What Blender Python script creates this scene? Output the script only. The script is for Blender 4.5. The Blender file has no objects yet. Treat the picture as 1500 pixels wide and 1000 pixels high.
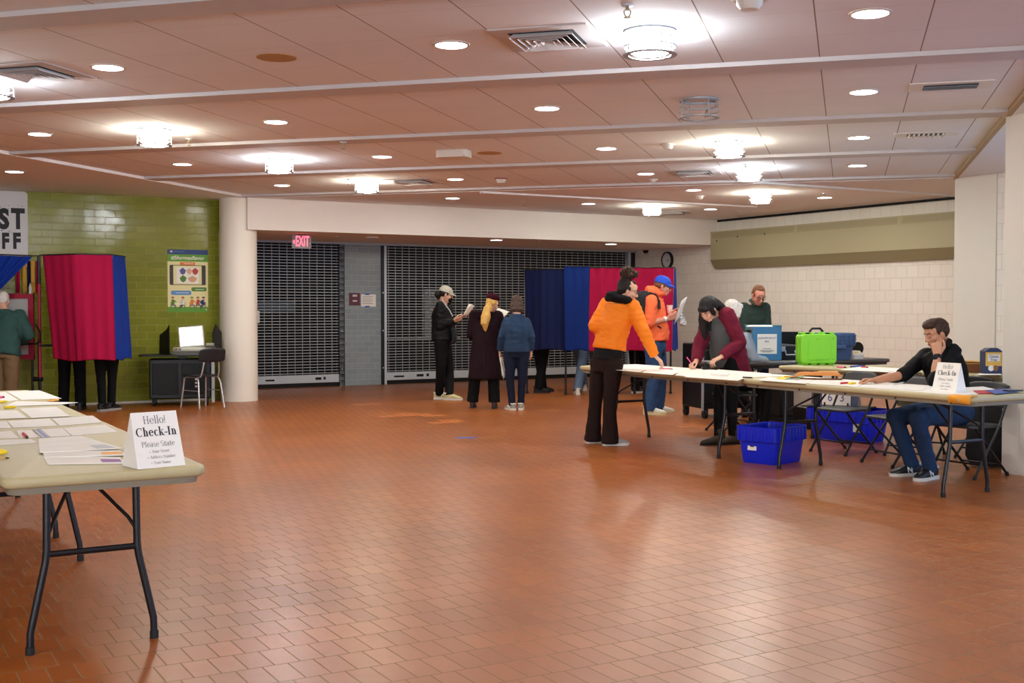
import bpy, bmesh, math, random
import numpy as np
from mathutils import Vector, Matrix, noise

random.seed(7)
SC = bpy.context.scene
COL = SC.collection
PI = math.pi
R = math.radians
F = 1713.0                 # focal length in pixels of the 1500 x 1000 frame
EYE = 1.40                 # camera height
PITCH = math.atan(51 / F)
CEIL = 3.03
SOFF = 2.53
TZ = .765                  # table height
U = Vector((math.cos(R(30)), math.sin(R(30)), 0))      # along the tiled wall
D = Vector((math.sin(R(30)), -math.cos(R(30)), 0))     # along the block wall, towards the camera
RZ_U, RZ_D = R(30), R(-60)

cam_d = bpy.data.cameras.new('camera')
cam = bpy.data.objects.new('camera', cam_d)
COL.objects.link(cam)
cam.location = (0, 0, EYE)
cam.rotation_euler = (PI / 2 - PITCH, 0, 0)
cam_d.sensor_width = 36
cam_d.lens = 36 * F / 1500
cam_d.clip_end = 200
SC.camera = cam
SC.view_settings.view_transform = 'Standard'
SC.view_settings.look = 'None'
SC.view_settings.gamma = 1
SC.view_settings.use_curve_mapping = False


# ---------------------------------------------------------------- reading places off the photograph
def ray(px, py):
    a, b = (px - 750) / F, (500 - py) / F
    return Vector((a, math.cos(PITCH) + math.sin(PITCH) * b, -math.sin(PITCH) + math.cos(PITCH) * b))


def P(px, py, Y):
    r = ray(px, py)
    return Vector((0, 0, EYE)) + r * (Y / r.y)


def Fl(px, py, z=0.0):
    r = ray(px, py)
    return Vector((0, 0, EYE)) + r * ((z - EYE) / r.z)


def onwall(px, py, p0, d):
    """where the ray through a pixel meets the upright plane through p0 along d"""
    r = ray(px, py)
    n = Vector((-d.y, d.x, 0))
    t = n.dot(Vector((p0[0], p0[1], 0))) / n.dot(r)
    return Vector((0, 0, EYE)) + r * t


# ---------------------------------------------------------------- materials
def srgb(*c):
    if len(c) == 1:
        h = c[0].lstrip('#')
        c = [int(h[i:i + 2], 16) / 255 for i in (0, 2, 4)]
    return tuple((x / 12.92 if x <= .04045 else ((x + .055) / 1.055) ** 2.4) for x in c)


def mat(name, col, rough=.6, metal=0.0, var=.0, vscale=8.0, bump=0.0, bscale=60.0, coat=0.0, sheen=0.0, emit=None, estr=1.0, stretch=None, spec=None):
    m = bpy.data.materials.new(name)
    m.use_nodes = True
    nt = m.node_tree
    b = nt.nodes['Principled BSDF']
    c = srgb(col) if isinstance(col, str) else col
    b.inputs['Base Color'].default_value = (*c, 1)
    b.inputs['Roughness'].default_value = rough
    b.inputs['Metallic'].default_value = metal
    if coat: b.inputs['Coat Weight'].default_value = coat
    if spec is not None: b.inputs['Specular IOR Level'].default_value = spec
    if sheen:
        b.inputs['Sheen Weight'].default_value = sheen
        b.inputs['Sheen Roughness'].default_value = .5
    if emit:
        b.inputs['Emission Color'].default_value = (*(srgb(emit) if isinstance(emit, str) else emit), 1)
        b.inputs['Emission Strength'].default_value = estr
    if var or bump:
        tc = nt.nodes.new('ShaderNodeTexCoord')
        mp = nt.nodes.new('ShaderNodeMapping')
        if stretch: mp.inputs['Scale'].default_value = stretch
        nt.links.new(tc.outputs['Object'], mp.inputs['Vector'])
    if var:
        n = nt.nodes.new('ShaderNodeTexNoise')
        n.inputs['Scale'].default_value = vscale
        n.inputs['Detail'].default_value = 4
        nt.links.new(mp.outputs['Vector'], n.inputs['Vector'])
        mx = nt.nodes.new('ShaderNodeMix')
        mx.data_type = 'RGBA'
        mx.inputs[6].default_value = (*[max(0, x * (1 - var)) for x in c], 1)
        mx.inputs[7].default_value = (*[min(1, x * (1 + var)) for x in c], 1)
        nt.links.new(n.outputs['Fac'], mx.inputs[0])
        nt.links.new(mx.outputs[2], b.inputs['Base Color'])
    if bump:
        n2 = nt.nodes.new('ShaderNodeTexNoise')
        n2.inputs['Scale'].default_value = bscale
        n2.inputs['Detail'].default_value = 3
        nt.links.new(mp.outputs['Vector'], n2.inputs['Vector'])
        bp = nt.nodes.new('ShaderNodeBump')
        bp.inputs['Strength'].default_value = bump
        bp.inputs['Distance'].default_value = .01
        nt.links.new(n2.outputs['Fac'], bp.inputs['Height'])
        nt.links.new(bp.outputs['Normal'], b.inputs['Normal'])
    return m


def brickmat(name, c1, c2, mortar, bw, bh, ms, rough, rot=0.0, plane='xz', off=.5, bump=.3, coat=0.0, rough_var=0.0, mrough=.8, msmooth=.1, phase=(0, 0), wob=0.0, stain=0.0, wobscale=9.0):
    """running-bond units; plane xz for walls (object space), xy for the floor"""
    m = bpy.data.materials.new(name)
    m.use_nodes = True
    nt = m.node_tree
    L = nt.links.new
    b = nt.nodes['Principled BSDF']
    tc = nt.nodes.new('ShaderNodeTexCoord')
    sx = nt.nodes.new('ShaderNodeSeparateXYZ')
    cx = nt.nodes.new('ShaderNodeCombineXYZ')
    mp = nt.nodes.new('ShaderNodeMapping')
    mp.vector_type = 'POINT'
    L(tc.outputs['Object'], sx.inputs[0])
    L(sx.outputs['X'], cx.inputs['X'])
    L(sx.outputs['Z' if plane == 'xz' else 'Y'], cx.inputs['Y'])
    mp.inputs['Rotation'].default_value = (0, 0, rot)
    mp.inputs['Location'].default_value = (phase[0], phase[1], 0)
    L(cx.outputs[0], mp.inputs['Vector'])
    br = nt.nodes.new('ShaderNodeTexBrick')
    br.offset = off
    br.inputs['Scale'].default_value = 1
    br.inputs['Brick Width'].default_value = bw
    br.inputs['Row Height'].default_value = bh
    br.inputs['Mortar Size'].default_value = ms
    br.inputs['Mortar Smooth'].default_value = msmooth
    br.inputs['Color1'].default_value = (*srgb(c1), 1)
    br.inputs['Color2'].default_value = (*srgb(c2), 1)
    br.inputs['Mortar'].default_value = (*srgb(mortar), 1)
    L(mp.outputs[0], br.inputs['Vector'])
    col = br.outputs['Color']
    if stain:
        n = nt.nodes.new('ShaderNodeTexNoise')
        n.inputs['Scale'].default_value = .8
        n.inputs['Detail'].default_value = 5
        L(tc.outputs['Object'], n.inputs['Vector'])
        rp = nt.nodes.new('ShaderNodeMapRange')
        rp.inputs['From Min'].default_value = .3
        rp.inputs['From Max'].default_value = .7
        rp.inputs['To Min'].default_value = 1 - stain
        rp.inputs['To Max'].default_value = 1 + stain * .5
        L(n.outputs['Fac'], rp.inputs['Value'])
        mx = nt.nodes.new('ShaderNodeMix')
        mx.data_type = 'RGBA'
        mx.blend_type = 'MULTIPLY'
        mx.inputs[0].default_value = 1
        L(col, mx.inputs[6])
        L(rp.outputs[0], mx.inputs[7])
        col = mx.outputs[2]
    L(col, b.inputs['Base Color'])
    mr = nt.nodes.new('ShaderNodeMapRange')
    mr.inputs['To Min'].default_value = rough
    mr.inputs['To Max'].default_value = mrough
    L(br.outputs['Fac'], mr.inputs['Value'])
    ro = mr.outputs[0]
    if rough_var:
        n3 = nt.nodes.new('ShaderNodeTexNoise')
        n3.inputs['Scale'].default_value = .7
        n3.inputs['Detail'].default_value = 4
        L(tc.outputs['Object'], n3.inputs['Vector'])
        ad = nt.nodes.new('ShaderNodeMath')
        ad.operation = 'MULTIPLY_ADD'
        ad.inputs[1].default_value = rough_var
        L(n3.outputs['Fac'], ad.inputs[0])
        L(ro, ad.inputs[2])
        ro = ad.outputs[0]
    L(ro, b.inputs['Roughness'])
    if coat: b.inputs['Coat Weight'].default_value = coat
    bp = nt.nodes.new('ShaderNodeBump')
    bp.inputs['Strength'].default_value = bump
    bp.inputs['Distance'].default_value = .004
    inv = nt.nodes.new('ShaderNodeMath')
    inv.operation = 'SUBTRACT'
    inv.inputs[0].default_value = 1
    L(br.outputs['Fac'], inv.inputs[1])
    h = inv.outputs[0]
    if wob:
        n4 = nt.nodes.new('ShaderNodeTexNoise')
        n4.inputs['Scale'].default_value = wobscale
        n4.inputs['Detail'].default_value = 2
        L(mp.outputs[0], n4.inputs['Vector'])
        a2 = nt.nodes.new('ShaderNodeMath')
        a2.operation = 'MULTIPLY_ADD'
        a2.inputs[1].default_value = wob
        L(n4.outputs['Fac'], a2.inputs[0])
        L(h, a2.inputs[2])
        h = a2.outputs[0]
    L(h, bp.inputs['Height'])
    L(bp.outputs['Normal'], b.inputs['Normal'])
    return m


# ---------------------------------------------------------------- mesh builder
class MB:
    def __init__(s):
        s.v, s.f = [], []

    def add(s, vs, fs):
        b = len(s.v)
        s.v += [Vector(v) for v in vs]
        s.f += [tuple(b + i for i in f) for f in fs]
        return s

    def box(s, c, size, rot=None):
        c = Vector(c)
        h = Vector(size) / 2
        vs = []
        for x in (-1, 1):
            for y in (-1, 1):
                for z in (-1, 1):
                    p = Vector((x * h.x, y * h.y, z * h.z))
                    if rot is not None: p = rot @ p
                    vs.append(c + p)
        return s.add(vs, [(0, 1, 3, 2), (4, 6, 7, 5), (0, 4, 5, 1), (2, 3, 7, 6), (0, 2, 6, 4), (1, 5, 7, 3)])

    def bx(s, x0, x1, y0, y1, z0, z1):
        return s.box(((x0 + x1) / 2, (y0 + y1) / 2, (z0 + z1) / 2), (x1 - x0, y1 - y0, z1 - z0))

    def tube(s, pts, r, n=10, cap=True, round_=False):
        pts = [Vector(p) for p in pts]
        if not isinstance(r, (list, tuple)): r = [r] * len(pts)
        r = list(r)
        if round_:
            d0 = (pts[0] - pts[1]).normalized()
            d1 = (pts[-1] - pts[-2]).normalized()
            p0, r0, p1, r1 = pts[0], r[0], pts[-1], r[-1]
            pre = [(p0 + d0 * r0 * math.sin(a), r0 * math.cos(a)) for a in (R(80), R(55), R(28))]
            post = [(p1 + d1 * r1 * math.sin(a), r1 * math.cos(a)) for a in (R(28), R(55), R(80))]
            pts = [q[0] for q in pre] + pts + [q[0] for q in post]
            r = [q[1] for q in pre] + r + [q[1] for q in post]
        tan = []
        for i in range(len(pts)):
            a = pts[max(0, i - 1)]
            b = pts[min(len(pts) - 1, i + 1)]
            t = (b - a)
            tan.append(t.normalized() if t.length > 1e-9 else Vector((0, 0, 1)))
        ref = Vector((0, 0, 1)) if abs(tan[0].z) < .9 else Vector((0, 1, 0))
        x = (ref - tan[0] * ref.dot(tan[0])).normalized()
        vs, fs = [], []
        for i, p in enumerate(pts):
            x = (x - tan[i] * x.dot(tan[i]))
            x = x.normalized() if x.length > 1e-6 else tan[i].orthogonal().normalized()
            y = tan[i].cross(x)
            for k in range(n):
                a = 2 * PI * k / n
                vs.append(p + (x * math.cos(a) + y * math.sin(a)) * r[i])
        for i in range(len(pts) - 1):
            for k in range(n):
                k2 = (k + 1) % n
                fs.append((i * n + k, i * n + k2, (i + 1) * n + k2, (i + 1) * n + k))
        if cap:
            fs.append(tuple(range(n - 1, -1, -1)))
            fs.append(tuple((len(pts) - 1) * n + k for k in range(n)))
        return s.add(vs, fs)

    def cap(s, p0, r0, p1, r1, n=14):
        return s.tube([p0, p1], [r0, r1], n=n, round_=True)

    def cyl(s, p0, p1, r0, r1=None, n=20):
        return s.tube([p0, p1], [r0, r0 if r1 is None else r1], n=n)

    def ell(s, c, r, rot=None, nu=18, nv=12):
        c = Vector(c)
        if not isinstance(r, (list, tuple, Vector)): r = (r, r, r)
        vs, fs = [], []
        def tr(p):
            p = Vector((p[0] * r[0], p[1] * r[1], p[2] * r[2]))
            return c + (rot @ p if rot is not None else p)
        vs.append(tr((0, 0, -1)))
        for j in range(1, nv):
            t = -PI / 2 + PI * j / nv
            for i in range(nu):
                a = 2 * PI * i / nu
                vs.append(tr((math.cos(t) * math.cos(a), math.cos(t) * math.sin(a), math.sin(t))))
        vs.append(tr((0, 0, 1)))
        for i in range(nu):
            fs.append((0, 1 + (i + 1) % nu, 1 + i))
            for j in range(nv - 2):
                a = 1 + j * nu
                fs.append((a + i, a + (i + 1) % nu, a + nu + (i + 1) % nu, a + nu + i))
            a = 1 + (nv - 2) * nu
            fs.append((a + i, a + (i + 1) % nu, len(vs) - 1))
        return s.add(vs, fs)

    def loft(s, secs, n=24, p=2.3, cap=True):
        """secs: (centre, half axis a, half axis b) vectors; superellipse sections"""
        vs, fs = [], []
        for c, a, b in secs:
            c, a, b = Vector(c), Vector(a), Vector(b)
            for k in range(n):
                t = 2 * PI * k / n
                ct, st = math.cos(t), math.sin(t)
                vs.append(c + a * (math.copysign(abs(ct) ** (2 / p), ct)) + b * (math.copysign(abs(st) ** (2 / p), st)))
        for i in range(len(secs) - 1):
            for k in range(n):
                k2 = (k + 1) % n
                fs.append((i * n + k, i * n + k2, (i + 1) * n + k2, (i + 1) * n + k))
        if cap:
            fs.append(tuple(range(n - 1, -1, -1)))
            fs.append(tuple((len(secs) - 1) * n + k for k in range(n)))
        return s.add(vs, fs)

    def lathe(s, prof, c=(0, 0, 0), n=32, M=None, cap=True):
        c = Vector(c)
        vs, fs = [], []
        for (r, z) in prof:
            for k in range(n):
                a = 2 * PI * k / n
                p = Vector((r * math.cos(a), r * math.sin(a), z))
                vs.append(c + (M @ p if M is not None else p))
        m = len(prof)
        for i in range(m - 1):
            for k in range(n):
                k2 = (k + 1) % n
                fs.append((i * n + k, i * n + k2, (i + 1) * n + k2, (i + 1) * n + k))
        if cap:
            fs.append(tuple(range(n - 1, -1, -1)))
            fs.append(tuple((m - 1) * n + k for k in range(n)))
        return s.add(vs, fs)

    def prism(s, poly, z0, z1, M=None):
        n = len(poly)
        vs = [Vector((p[0], p[1], z0)) for p in poly] + [Vector((p[0], p[1], z1)) for p in poly]
        if M is not None: vs = [M @ v for v in vs]
        fs = [tuple(range(n - 1, -1, -1)), tuple(range(n, 2 * n))]
        for i in range(n):
            j = (i + 1) % n
            fs.append((i, j, n + j, n + i))
        return s.add(vs, fs)

    def sheet(s, grid):
        """grid[i][j] of points -> quads"""
        h, w = len(grid), len(grid[0])
        vs = [p for row in grid for p in row]
        fs = [(i * w + j, i * w + j + 1, (i + 1) * w + j + 1, (i + 1) * w + j) for i in range(h - 1) for j in range(w - 1)]
        return s.add(vs, fs)

    def mesh(s, name):
        me = bpy.data.meshes.new(name)
        me.from_pydata([tuple(v) for v in s.v], [], s.f)
        bm = bmesh.new()
        bm.from_mesh(me)
        bmesh.ops.recalc_face_normals(bm, faces=bm.faces)
        bm.to_mesh(me)
        bm.free()
        return me

    def build(s, name, m, parent=None, world=False, smooth=True, bevel=0.0, solid=0.0, sub=0, angle=40):
        if world and parent is not None:
            L = parent.location
            s.v = [v - L for v in s.v]
        me = s.mesh(name)
        if smooth:
            for p in me.polygons: p.use_smooth = True
            me.set_sharp_from_angle(angle=R(angle))
        o = bpy.data.objects.new(name, me)
        COL.objects.link(o)
        if m is not None: me.materials.append(m)
        if parent is not None: o.parent = parent
        if solid:
            md = o.modifiers.new('solid', 'SOLIDIFY')
            md.thickness = solid
            md.offset = 0
        if sub:
            md = o.modifiers.new('sub', 'SUBSURF')
            md.levels = md.render_levels = sub
        if bevel:
            md = o.modifiers.new('bevel', 'BEVEL')
            md.width = bevel
            md.segments = 2
            md.limit_method = 'ANGLE'
            md.angle_limit = R(35)
        return o


def rrect(x0, x1, y0, y1, r, n=5):
    pts = []
    for cx, cy, a0 in ((x1 - r, y1 - r, 0), (x0 + r, y1 - r, 90), (x0 + r, y0 + r, 180), (x1 - r, y0 + r, 270)):
        for k in range(n + 1):
            a = R(a0 + 90 * k / n)
            pts.append((cx + r * math.cos(a), cy + r * math.sin(a)))
    return pts


def rotm(x=0, y=0, z=0):
    return (Matrix.Rotation(z, 3, 'Z') @ Matrix.Rotation(y, 3, 'Y') @ Matrix.Rotation(x, 3, 'X'))


def tag(o, label=None, cat=None, group=None, kind=None):
    if label: o['label'] = label
    if cat: o['category'] = cat
    if group: o['group'] = group
    if kind: o['kind'] = kind
    return o


def thing(name, label, cat, loc=(0, 0, 0), rz=0.0, group=None, kind=None):
    o = bpy.data.objects.new(name, None)
    o.empty_display_size = .1
    COL.objects.link(o)
    o.location = loc
    o.rotation_euler = (0, 0, rz)
    return tag(o, label, cat, group, kind)


def copy_tree(o, loc=None, rz=None, label=None, group=None):
    def rec(a, parent):
        c = a.copy()
        COL.objects.link(c)
        if parent is not None: c.parent = parent
        for ch in list(a.children): rec(ch, c)
        return c
    c = rec(o, None)
    if loc is not None: c.location = loc
    if rz is not None: c.rotation_euler = (0, 0, rz)
    if label: c['label'] = label
    if group: c['group'] = group
    return c


def text(name, s, size, m, parent, M, depth=.0006, align='CENTER', bold=0.0, xs=1.0):
    """flat lettering; M maps the text plane (x right, y up) to the parent's space"""
    cu = bpy.data.curves.new(name, 'FONT')
    cu.body = s
    cu.size = size
    cu.align_x = align
    cu.align_y = 'CENTER'
    cu.extrude = depth
    cu.offset = bold
    cu.resolution_u = 3
    tmp = bpy.data.objects.new(name + '_t', cu)
    COL.objects.link(tmp)
    dg = bpy.context.evaluated_depsgraph_get()
    me = bpy.data.meshes.new_from_object(tmp.evaluated_get(dg))
    bpy.data.objects.remove(tmp)
    me.name = name
    me.transform(M @ Matrix.Diagonal((xs, 1, 1, 1)))
    me.materials.clear()
    me.materials.append(m)
    o = bpy.data.objects.new(name, me)
    COL.objects.link(o)
    if parent is not None: o.parent = parent
    return o


def plane_m(o, x, y):
    """4x4: text x axis -> x, y axis -> y, at o"""
    x, y = Vector(x).normalized(), Vector(y).normalized()
    z = x.cross(y)
    return Matrix(((x.x, y.x, z.x, o[0]), (x.y, y.y, z.y, o[1]), (x.z, y.z, z.z, o[2]), (0, 0, 0, 1)))
# ================================================================ materials
M = {}
def dm(k, *a, **kw):
    M[k] = mat(k, *a, **kw)
dm('plaster', '#e6e0da', .85, var=.03, vscale=3, bump=.15, bscale=120)
dm('ceiling_plain', '#e9ebef', .9, var=.02, vscale=2)
dm('band', '#c9c6c7', .8, var=.03, vscale=4)
dm('column_paint', '#ece8de', .5, var=.02, vscale=3, bump=.05, bscale=80)
dm('pillar_paint', '#dfdbd0', .75, var=.03, vscale=3, bump=.25, bscale=150)
dm('black_metal', '#1c1d22', .38, .3)
dm('black_matte', '#0a0b0d', .55, spec=.3)
dm('black_plastic', '#0e0f12', .45, spec=.35)
dm('steel', '#c9d2da', .4, .25)
dm('dull_steel', '#a5adb4', .5, .4)
dm('chrome', '#cdd2d6', .2, .55)
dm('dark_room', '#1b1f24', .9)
dm('slat', '#a7adb2', .45, .5)
dm('white_plastic', '#dcdad4', .45)
dm('beige_metal', '#aaa483', .5, var=.03, vscale=2)
dm('beige_metal_dark', '#8d8667', .55)
dm('lamp_glow', '#ffffff', .5, emit=(1, .97, .92), estr=7)
dm('drum_warm', '#ffffff', .5, emit=(1, .93, .74), estr=80)
dm('drum_cool', '#ffffff', .5, emit=(.93, .97, 1), estr=80)
dm('drum_off', '#c9c2b8', .35)
dm('paper', '#f1efe8', .8, var=.02, vscale=6)
dm('ink', '#26262c', .7)
dm('grey_ink', '#77787c', .8)
dm('tan_speaker', '#b48d5c', .8, var=.1, vscale=60)
dm('red_plastic', '#8c2a22', .5)
dm('glass_dark', '#20262c', .15)

FLOOR = brickmat('quarry_tile', '#a65d24', '#99511b', '#8a6238', .1045, .209, .0036, .29, rot=R(-30), plane='xy', bump=.14, mrough=.6, rough_var=.10, stain=.22, wob=.25, wobscale=5)
BLOCK = brickmat('painted_block', '#ebe8e0', '#e6e3da', '#d3cfc4', .212, .184, .0035, .6, bump=.7, mrough=.7, wob=.25, wobscale=60, phase=(.07, .0))
GREEN = brickmat('green_glazed_block', '#878c2a', '#7b8024', '#999c4c', .285, .103, .0035, .10, bump=.8, mrough=.5, wob=2.6, wobscale=2.2, rough_var=.12)
GREYB = brickmat('grey_glazed_block', '#93a0a4', '#8b999f', '#a9b2b5', .22, .098, .003, .2, bump=.5, mrough=.5, wob=.6, wobscale=3)


def ceilmat():
    m = bpy.data.materials.new('ceiling_panels')
    m.use_nodes = True
    nt = m.node_tree
    L = nt.links.new
    b = nt.nodes['Principled BSDF']
    tc = nt.nodes.new('ShaderNodeTexCoord')
    outs = []
    for bw, bh, ms, colr, ph in ((.622, 400, .0042, '#8f8279', (-.434 + .0, 200)), (400, .615, .0022, '#d3cbc6', (200, -.57))):
        mp = nt.nodes.new('ShaderNodeMapping')
        mp.inputs['Location'].default_value = (ph[0], ph[1], 0)
        L(tc.outputs['Object'], mp.inputs[0])
        br = nt.nodes.new('ShaderNodeTexBrick')
        br.offset = 0
        br.inputs['Scale'].default_value = 1
        br.inputs['Brick Width'].default_value = bw
        br.inputs['Row Height'].default_value = bh
        br.inputs['Mortar Size'].default_value = ms
        br.inputs['Mortar Smooth'].default_value = .1
        for i in ('Color1', 'Color2'): br.inputs[i].default_value = (*srgb('#e9ecf0'), 1)
        br.inputs['Mortar'].default_value = (*srgb(colr), 1)
        L(mp.outputs[0], br.inputs['Vector'])
        outs.append(br)
    mx = nt.nodes.new('ShaderNodeMix')
    mx.data_type = 'RGBA'
    mx.blend_type = 'DARKEN'
    mx.inputs[0].default_value = 1
    L(outs[0].outputs['Color'], mx.inputs[6])
    L(outs[1].outputs['Color'], mx.inputs[7])
    n = nt.nodes.new('ShaderNodeTexNoise')
    n.inputs['Scale'].default_value = 1.4
    L(tc.outputs['Object'], n.inputs['Vector'])
    rp = nt.nodes.new('ShaderNodeMapRange')
    rp.inputs['To Min'].default_value = .93
    rp.inputs['To Max'].default_value = 1.03
    L(n.outputs['Fac'], rp.inputs['Value'])
    m2 = nt.nodes.new('ShaderNodeMix')
    m2.data_type = 'RGBA'
    m2.blend_type = 'MULTIPLY'
    m2.inputs[0].default_value = 1
    L(mx.outputs[2], m2.inputs[6])
    L(rp.outputs[0], m2.inputs[7])
    L(m2.outputs[2], b.inputs['Base Color'])
    b.inputs['Roughness'].default_value = .9
    return m


M['ceil'] = ceilmat()

# ================================================================ the room
def struct(name, mb, m, loc=(0, 0, 0), rz=0.0, **kw):
    o = mb.build(name, m, None, smooth=kw.pop('smooth', False), **kw)
    o.location = loc
    o.rotation_euler = (0, 0, rz)
    o['kind'] = 'structure'
    return o


CORNER = Vector((2.48, 23.87, 0))
GW = Vector((-5.82, 16.77, 0))
struct('floor', MB().bx(-20, 22, -10, 34, -.12, 0), FLOOR)
RZ_C = R(-16)
struct('ceiling', MB().bx(-26, 22, -12, 34, CEIL, CEIL + .2), M['ceil'], rz=RZ_C)
tn = [0]
def trim(mb, m, loc=(0, 0, 0), rz=0.0, **kw):
    tn[0] += 1
    return struct('trim_%d' % tn[0], mb, m, loc, rz, **kw)
for k in range(-3, 7):
    s0 = .57 + 2.46 * k
    trim(MB().bx(-8.49, 1.27, s0, s0 + .27, CEIL - .030, CEIL + .01), M['band'], rz=RZ_C)
struct('ceiling', MB().bx(-26, -8.49, -12, 34, CEIL - .035, CEIL + .02), M['ceiling_plain'], rz=RZ_C)
struct('ceiling', MB().bx(1.29, 22, -12, 34, CEIL - .035, CEIL + .02), M['ceiling_plain'], rz=RZ_C)
struct('ceiling', MB().bx(-8.49, 1.29, 15.5, 34, CEIL - .035, CEIL + .02), M['ceiling_plain'], rz=RZ_C)
# two slim ribs across the plain ceiling, parallel to the shutter wall
for (px, py), l in (((733, 282), 4.6), ((1133, 268), 3.4)):
    q = Fl(px, py, CEIL - .035)
    trim(MB().bx(-.3, l, -.05, .05, CEIL - .06, CEIL), M['ceiling_plain'], loc=(q.x, q.y, 0), rz=R(29))

struct('wall_left', MB().bx(-11, 1.88, 0, .2, 0, CEIL + .05), GREEN, GW, RZ_U)
struct('baseboard_left', MB().bx(-11, 1.45, -.012, 0, 0, .03), M['pillar_paint'], GW, RZ_U)
cc = Fl(344.3, 588.5)
COLUMN = Vector((cc.x, cc.y + .27, 0))
struct('pillar', MB().lathe([(.272, -.01), (.272, CEIL + .02)], (0, 0, 0), 48), M['column_paint'], COLUMN, smooth=True, angle=60)
# bulkhead over the shutters and the low ceiling under it
struct('wall_bulkhead', MB().bx(-8.85, 0, -2.62, 0, SOFF, CEIL + .02), M['plaster'], CORNER, RZ_U)
struct('wall_alcove', MB().bx(-9.1, -8.95, -2.1, .2, 0, SOFF), M['plaster'], CORNER, RZ_U)


def bw_t(px):
    q = onwall(px, 500, CORNER, U)
    return (q - CORNER).dot(U)


tA0, tA1 = -8.9, bw_t(496)
tp0, tp1 = bw_t(503.5), bw_t(557.5)
tB0, tB1 = bw_t(565), bw_t(918)
struct('wall_pier', MB().bx(tp0, tp1, -.02, .35, 0, SOFF + .02), GREYB, CORNER, RZ_U)
struct('wall_back', MB().bx(-10, 1, 3.2, 3.4, 0, SOFF + .6), M['dark_room'], CORNER, RZ_U)
struct('wall_back', MB().bx(-10.2, -10, 0, 3.4, 0, SOFF + .6), M['dark_room'], CORNER, RZ_U)
struct('wall_back', MB().bx(.02, .2, .12, 3.4, 0, SOFF + .6), M['dark_room'], CORNER, RZ_U)
struct('ceiling', MB().bx(-10, 1, .2, 3.4, SOFF + .5, SOFF + .6), M['dark_room'], CORNER, RZ_U)
struct('wall_back', MB().bx(-10, 0, .12, .3, SOFF, SOFF + .6), M['dark_room'], CORNER, RZ_U)
trim(MB().bx(-8.95, 0, -.1, .1, SOFF - .035, SOFF), M['dull_steel'], CORNER, RZ_U)


def shutter(name, t0, t1, z0, marks):
    root = thing(name, None, None, CORNER, RZ_U, kind='structure')
    g = MB()
    step = .0505
    z = z0 + .16
    while z < SOFF - .03:
        g.bx(t0, t1, -.012, .012, z, z + .0135)
        z += step
    x = t0 + .06
    while x < t1:
        g.bx(x - .0035, x + .0035, -.006, .006, z0 + .1, SOFF - .03)
        x += .136
    g.build('grille', M['slat'], root, smooth=False)
    MB().bx(t0, t1, -.03, .03, z0, z0 + .14).build('bottom_bar', M['steel'], root, smooth=False, bevel=.006)
    MB().bx(t0, t1, -.02, .02, .0, z0).build('floor_seal', M['black_matte'], root, smooth=False)
    k = MB()
    for (x, w, h) in marks:
        k.bx(x, x + w, -.0325, -.03, z0 + .05, z0 + .05 + h)
    k.build('lock_plate', M['black_matte'], root, smooth=False)
    return root


shutter('door_1', tA0, tA1, .07, [(-7.75, .16, .03), (-6.85, .11, .045), (-6.7, .04, .05)])
shutter('door_2', tB0, tB1, .07, [(tB0 + .15, .2, .03), (tB0 + .6, .14, .045), (tB0 + .8, .05, .05), (tB0 + 1.9, .2, .03)])
for a, b, m in ((tA1, tA1 + .085, 'steel'), (tp0 - .1, tp0, 'black_metal'), (tp1, tp1 + .055, 'black_metal'), (tp1 + .055, tB0, 'steel'), (tB1, tB1 + .06, 'steel'), (tB1 + .06, -.0, 'black_metal')):
    trim(MB().bx(a, b, -.05, .06, 0, SOFF), M[m], CORNER, RZ_U)
bolts = MB()
for x in (tp0 - .05, tp1 + .03):
    for z in (.3, .97, 1.65):
        bolts.cyl((x, -.055, z), (x, -.05, z), .013, n=8)
trim(bolts, M['steel'], CORNER, RZ_U)

# patches of paler tiles in the floor
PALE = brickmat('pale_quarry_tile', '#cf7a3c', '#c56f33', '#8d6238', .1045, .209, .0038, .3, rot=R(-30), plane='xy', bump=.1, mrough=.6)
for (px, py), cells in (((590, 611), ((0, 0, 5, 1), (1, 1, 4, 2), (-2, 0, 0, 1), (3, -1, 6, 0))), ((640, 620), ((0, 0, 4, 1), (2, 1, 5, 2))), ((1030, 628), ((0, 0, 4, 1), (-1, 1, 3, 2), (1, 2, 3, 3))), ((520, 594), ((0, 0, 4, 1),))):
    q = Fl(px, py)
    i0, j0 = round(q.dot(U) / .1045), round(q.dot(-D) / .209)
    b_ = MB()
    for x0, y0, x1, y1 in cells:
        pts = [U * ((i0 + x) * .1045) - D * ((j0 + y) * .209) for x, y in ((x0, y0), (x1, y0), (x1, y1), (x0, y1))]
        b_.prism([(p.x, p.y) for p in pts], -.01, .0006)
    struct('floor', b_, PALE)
# a few things in the dark canteen behind the shutters
bk = MB().bx(-8.3, -7.75, 1.2, 1.6, 1.35, 1.7).bx(-7.6, -6.7, 1.4, 1.7, 1.3, 1.5)
struct('wall_back', bk, mat('canteen_blue', srgb('#5f7484'), .6), CORNER, RZ_U)
bk = MB().bx(-3.95, -3.45, 1.6, 1.7, .8, 1.75).bx(-5.6, -4.9, 1.8, 1.9, .5, .56).bx(-5.0, -3.2, 1.5, 1.6, .74, .8)
struct('wall_back', bk, mat('canteen_pale', srgb('#99a1a6'), .6), CORNER, RZ_U)

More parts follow.
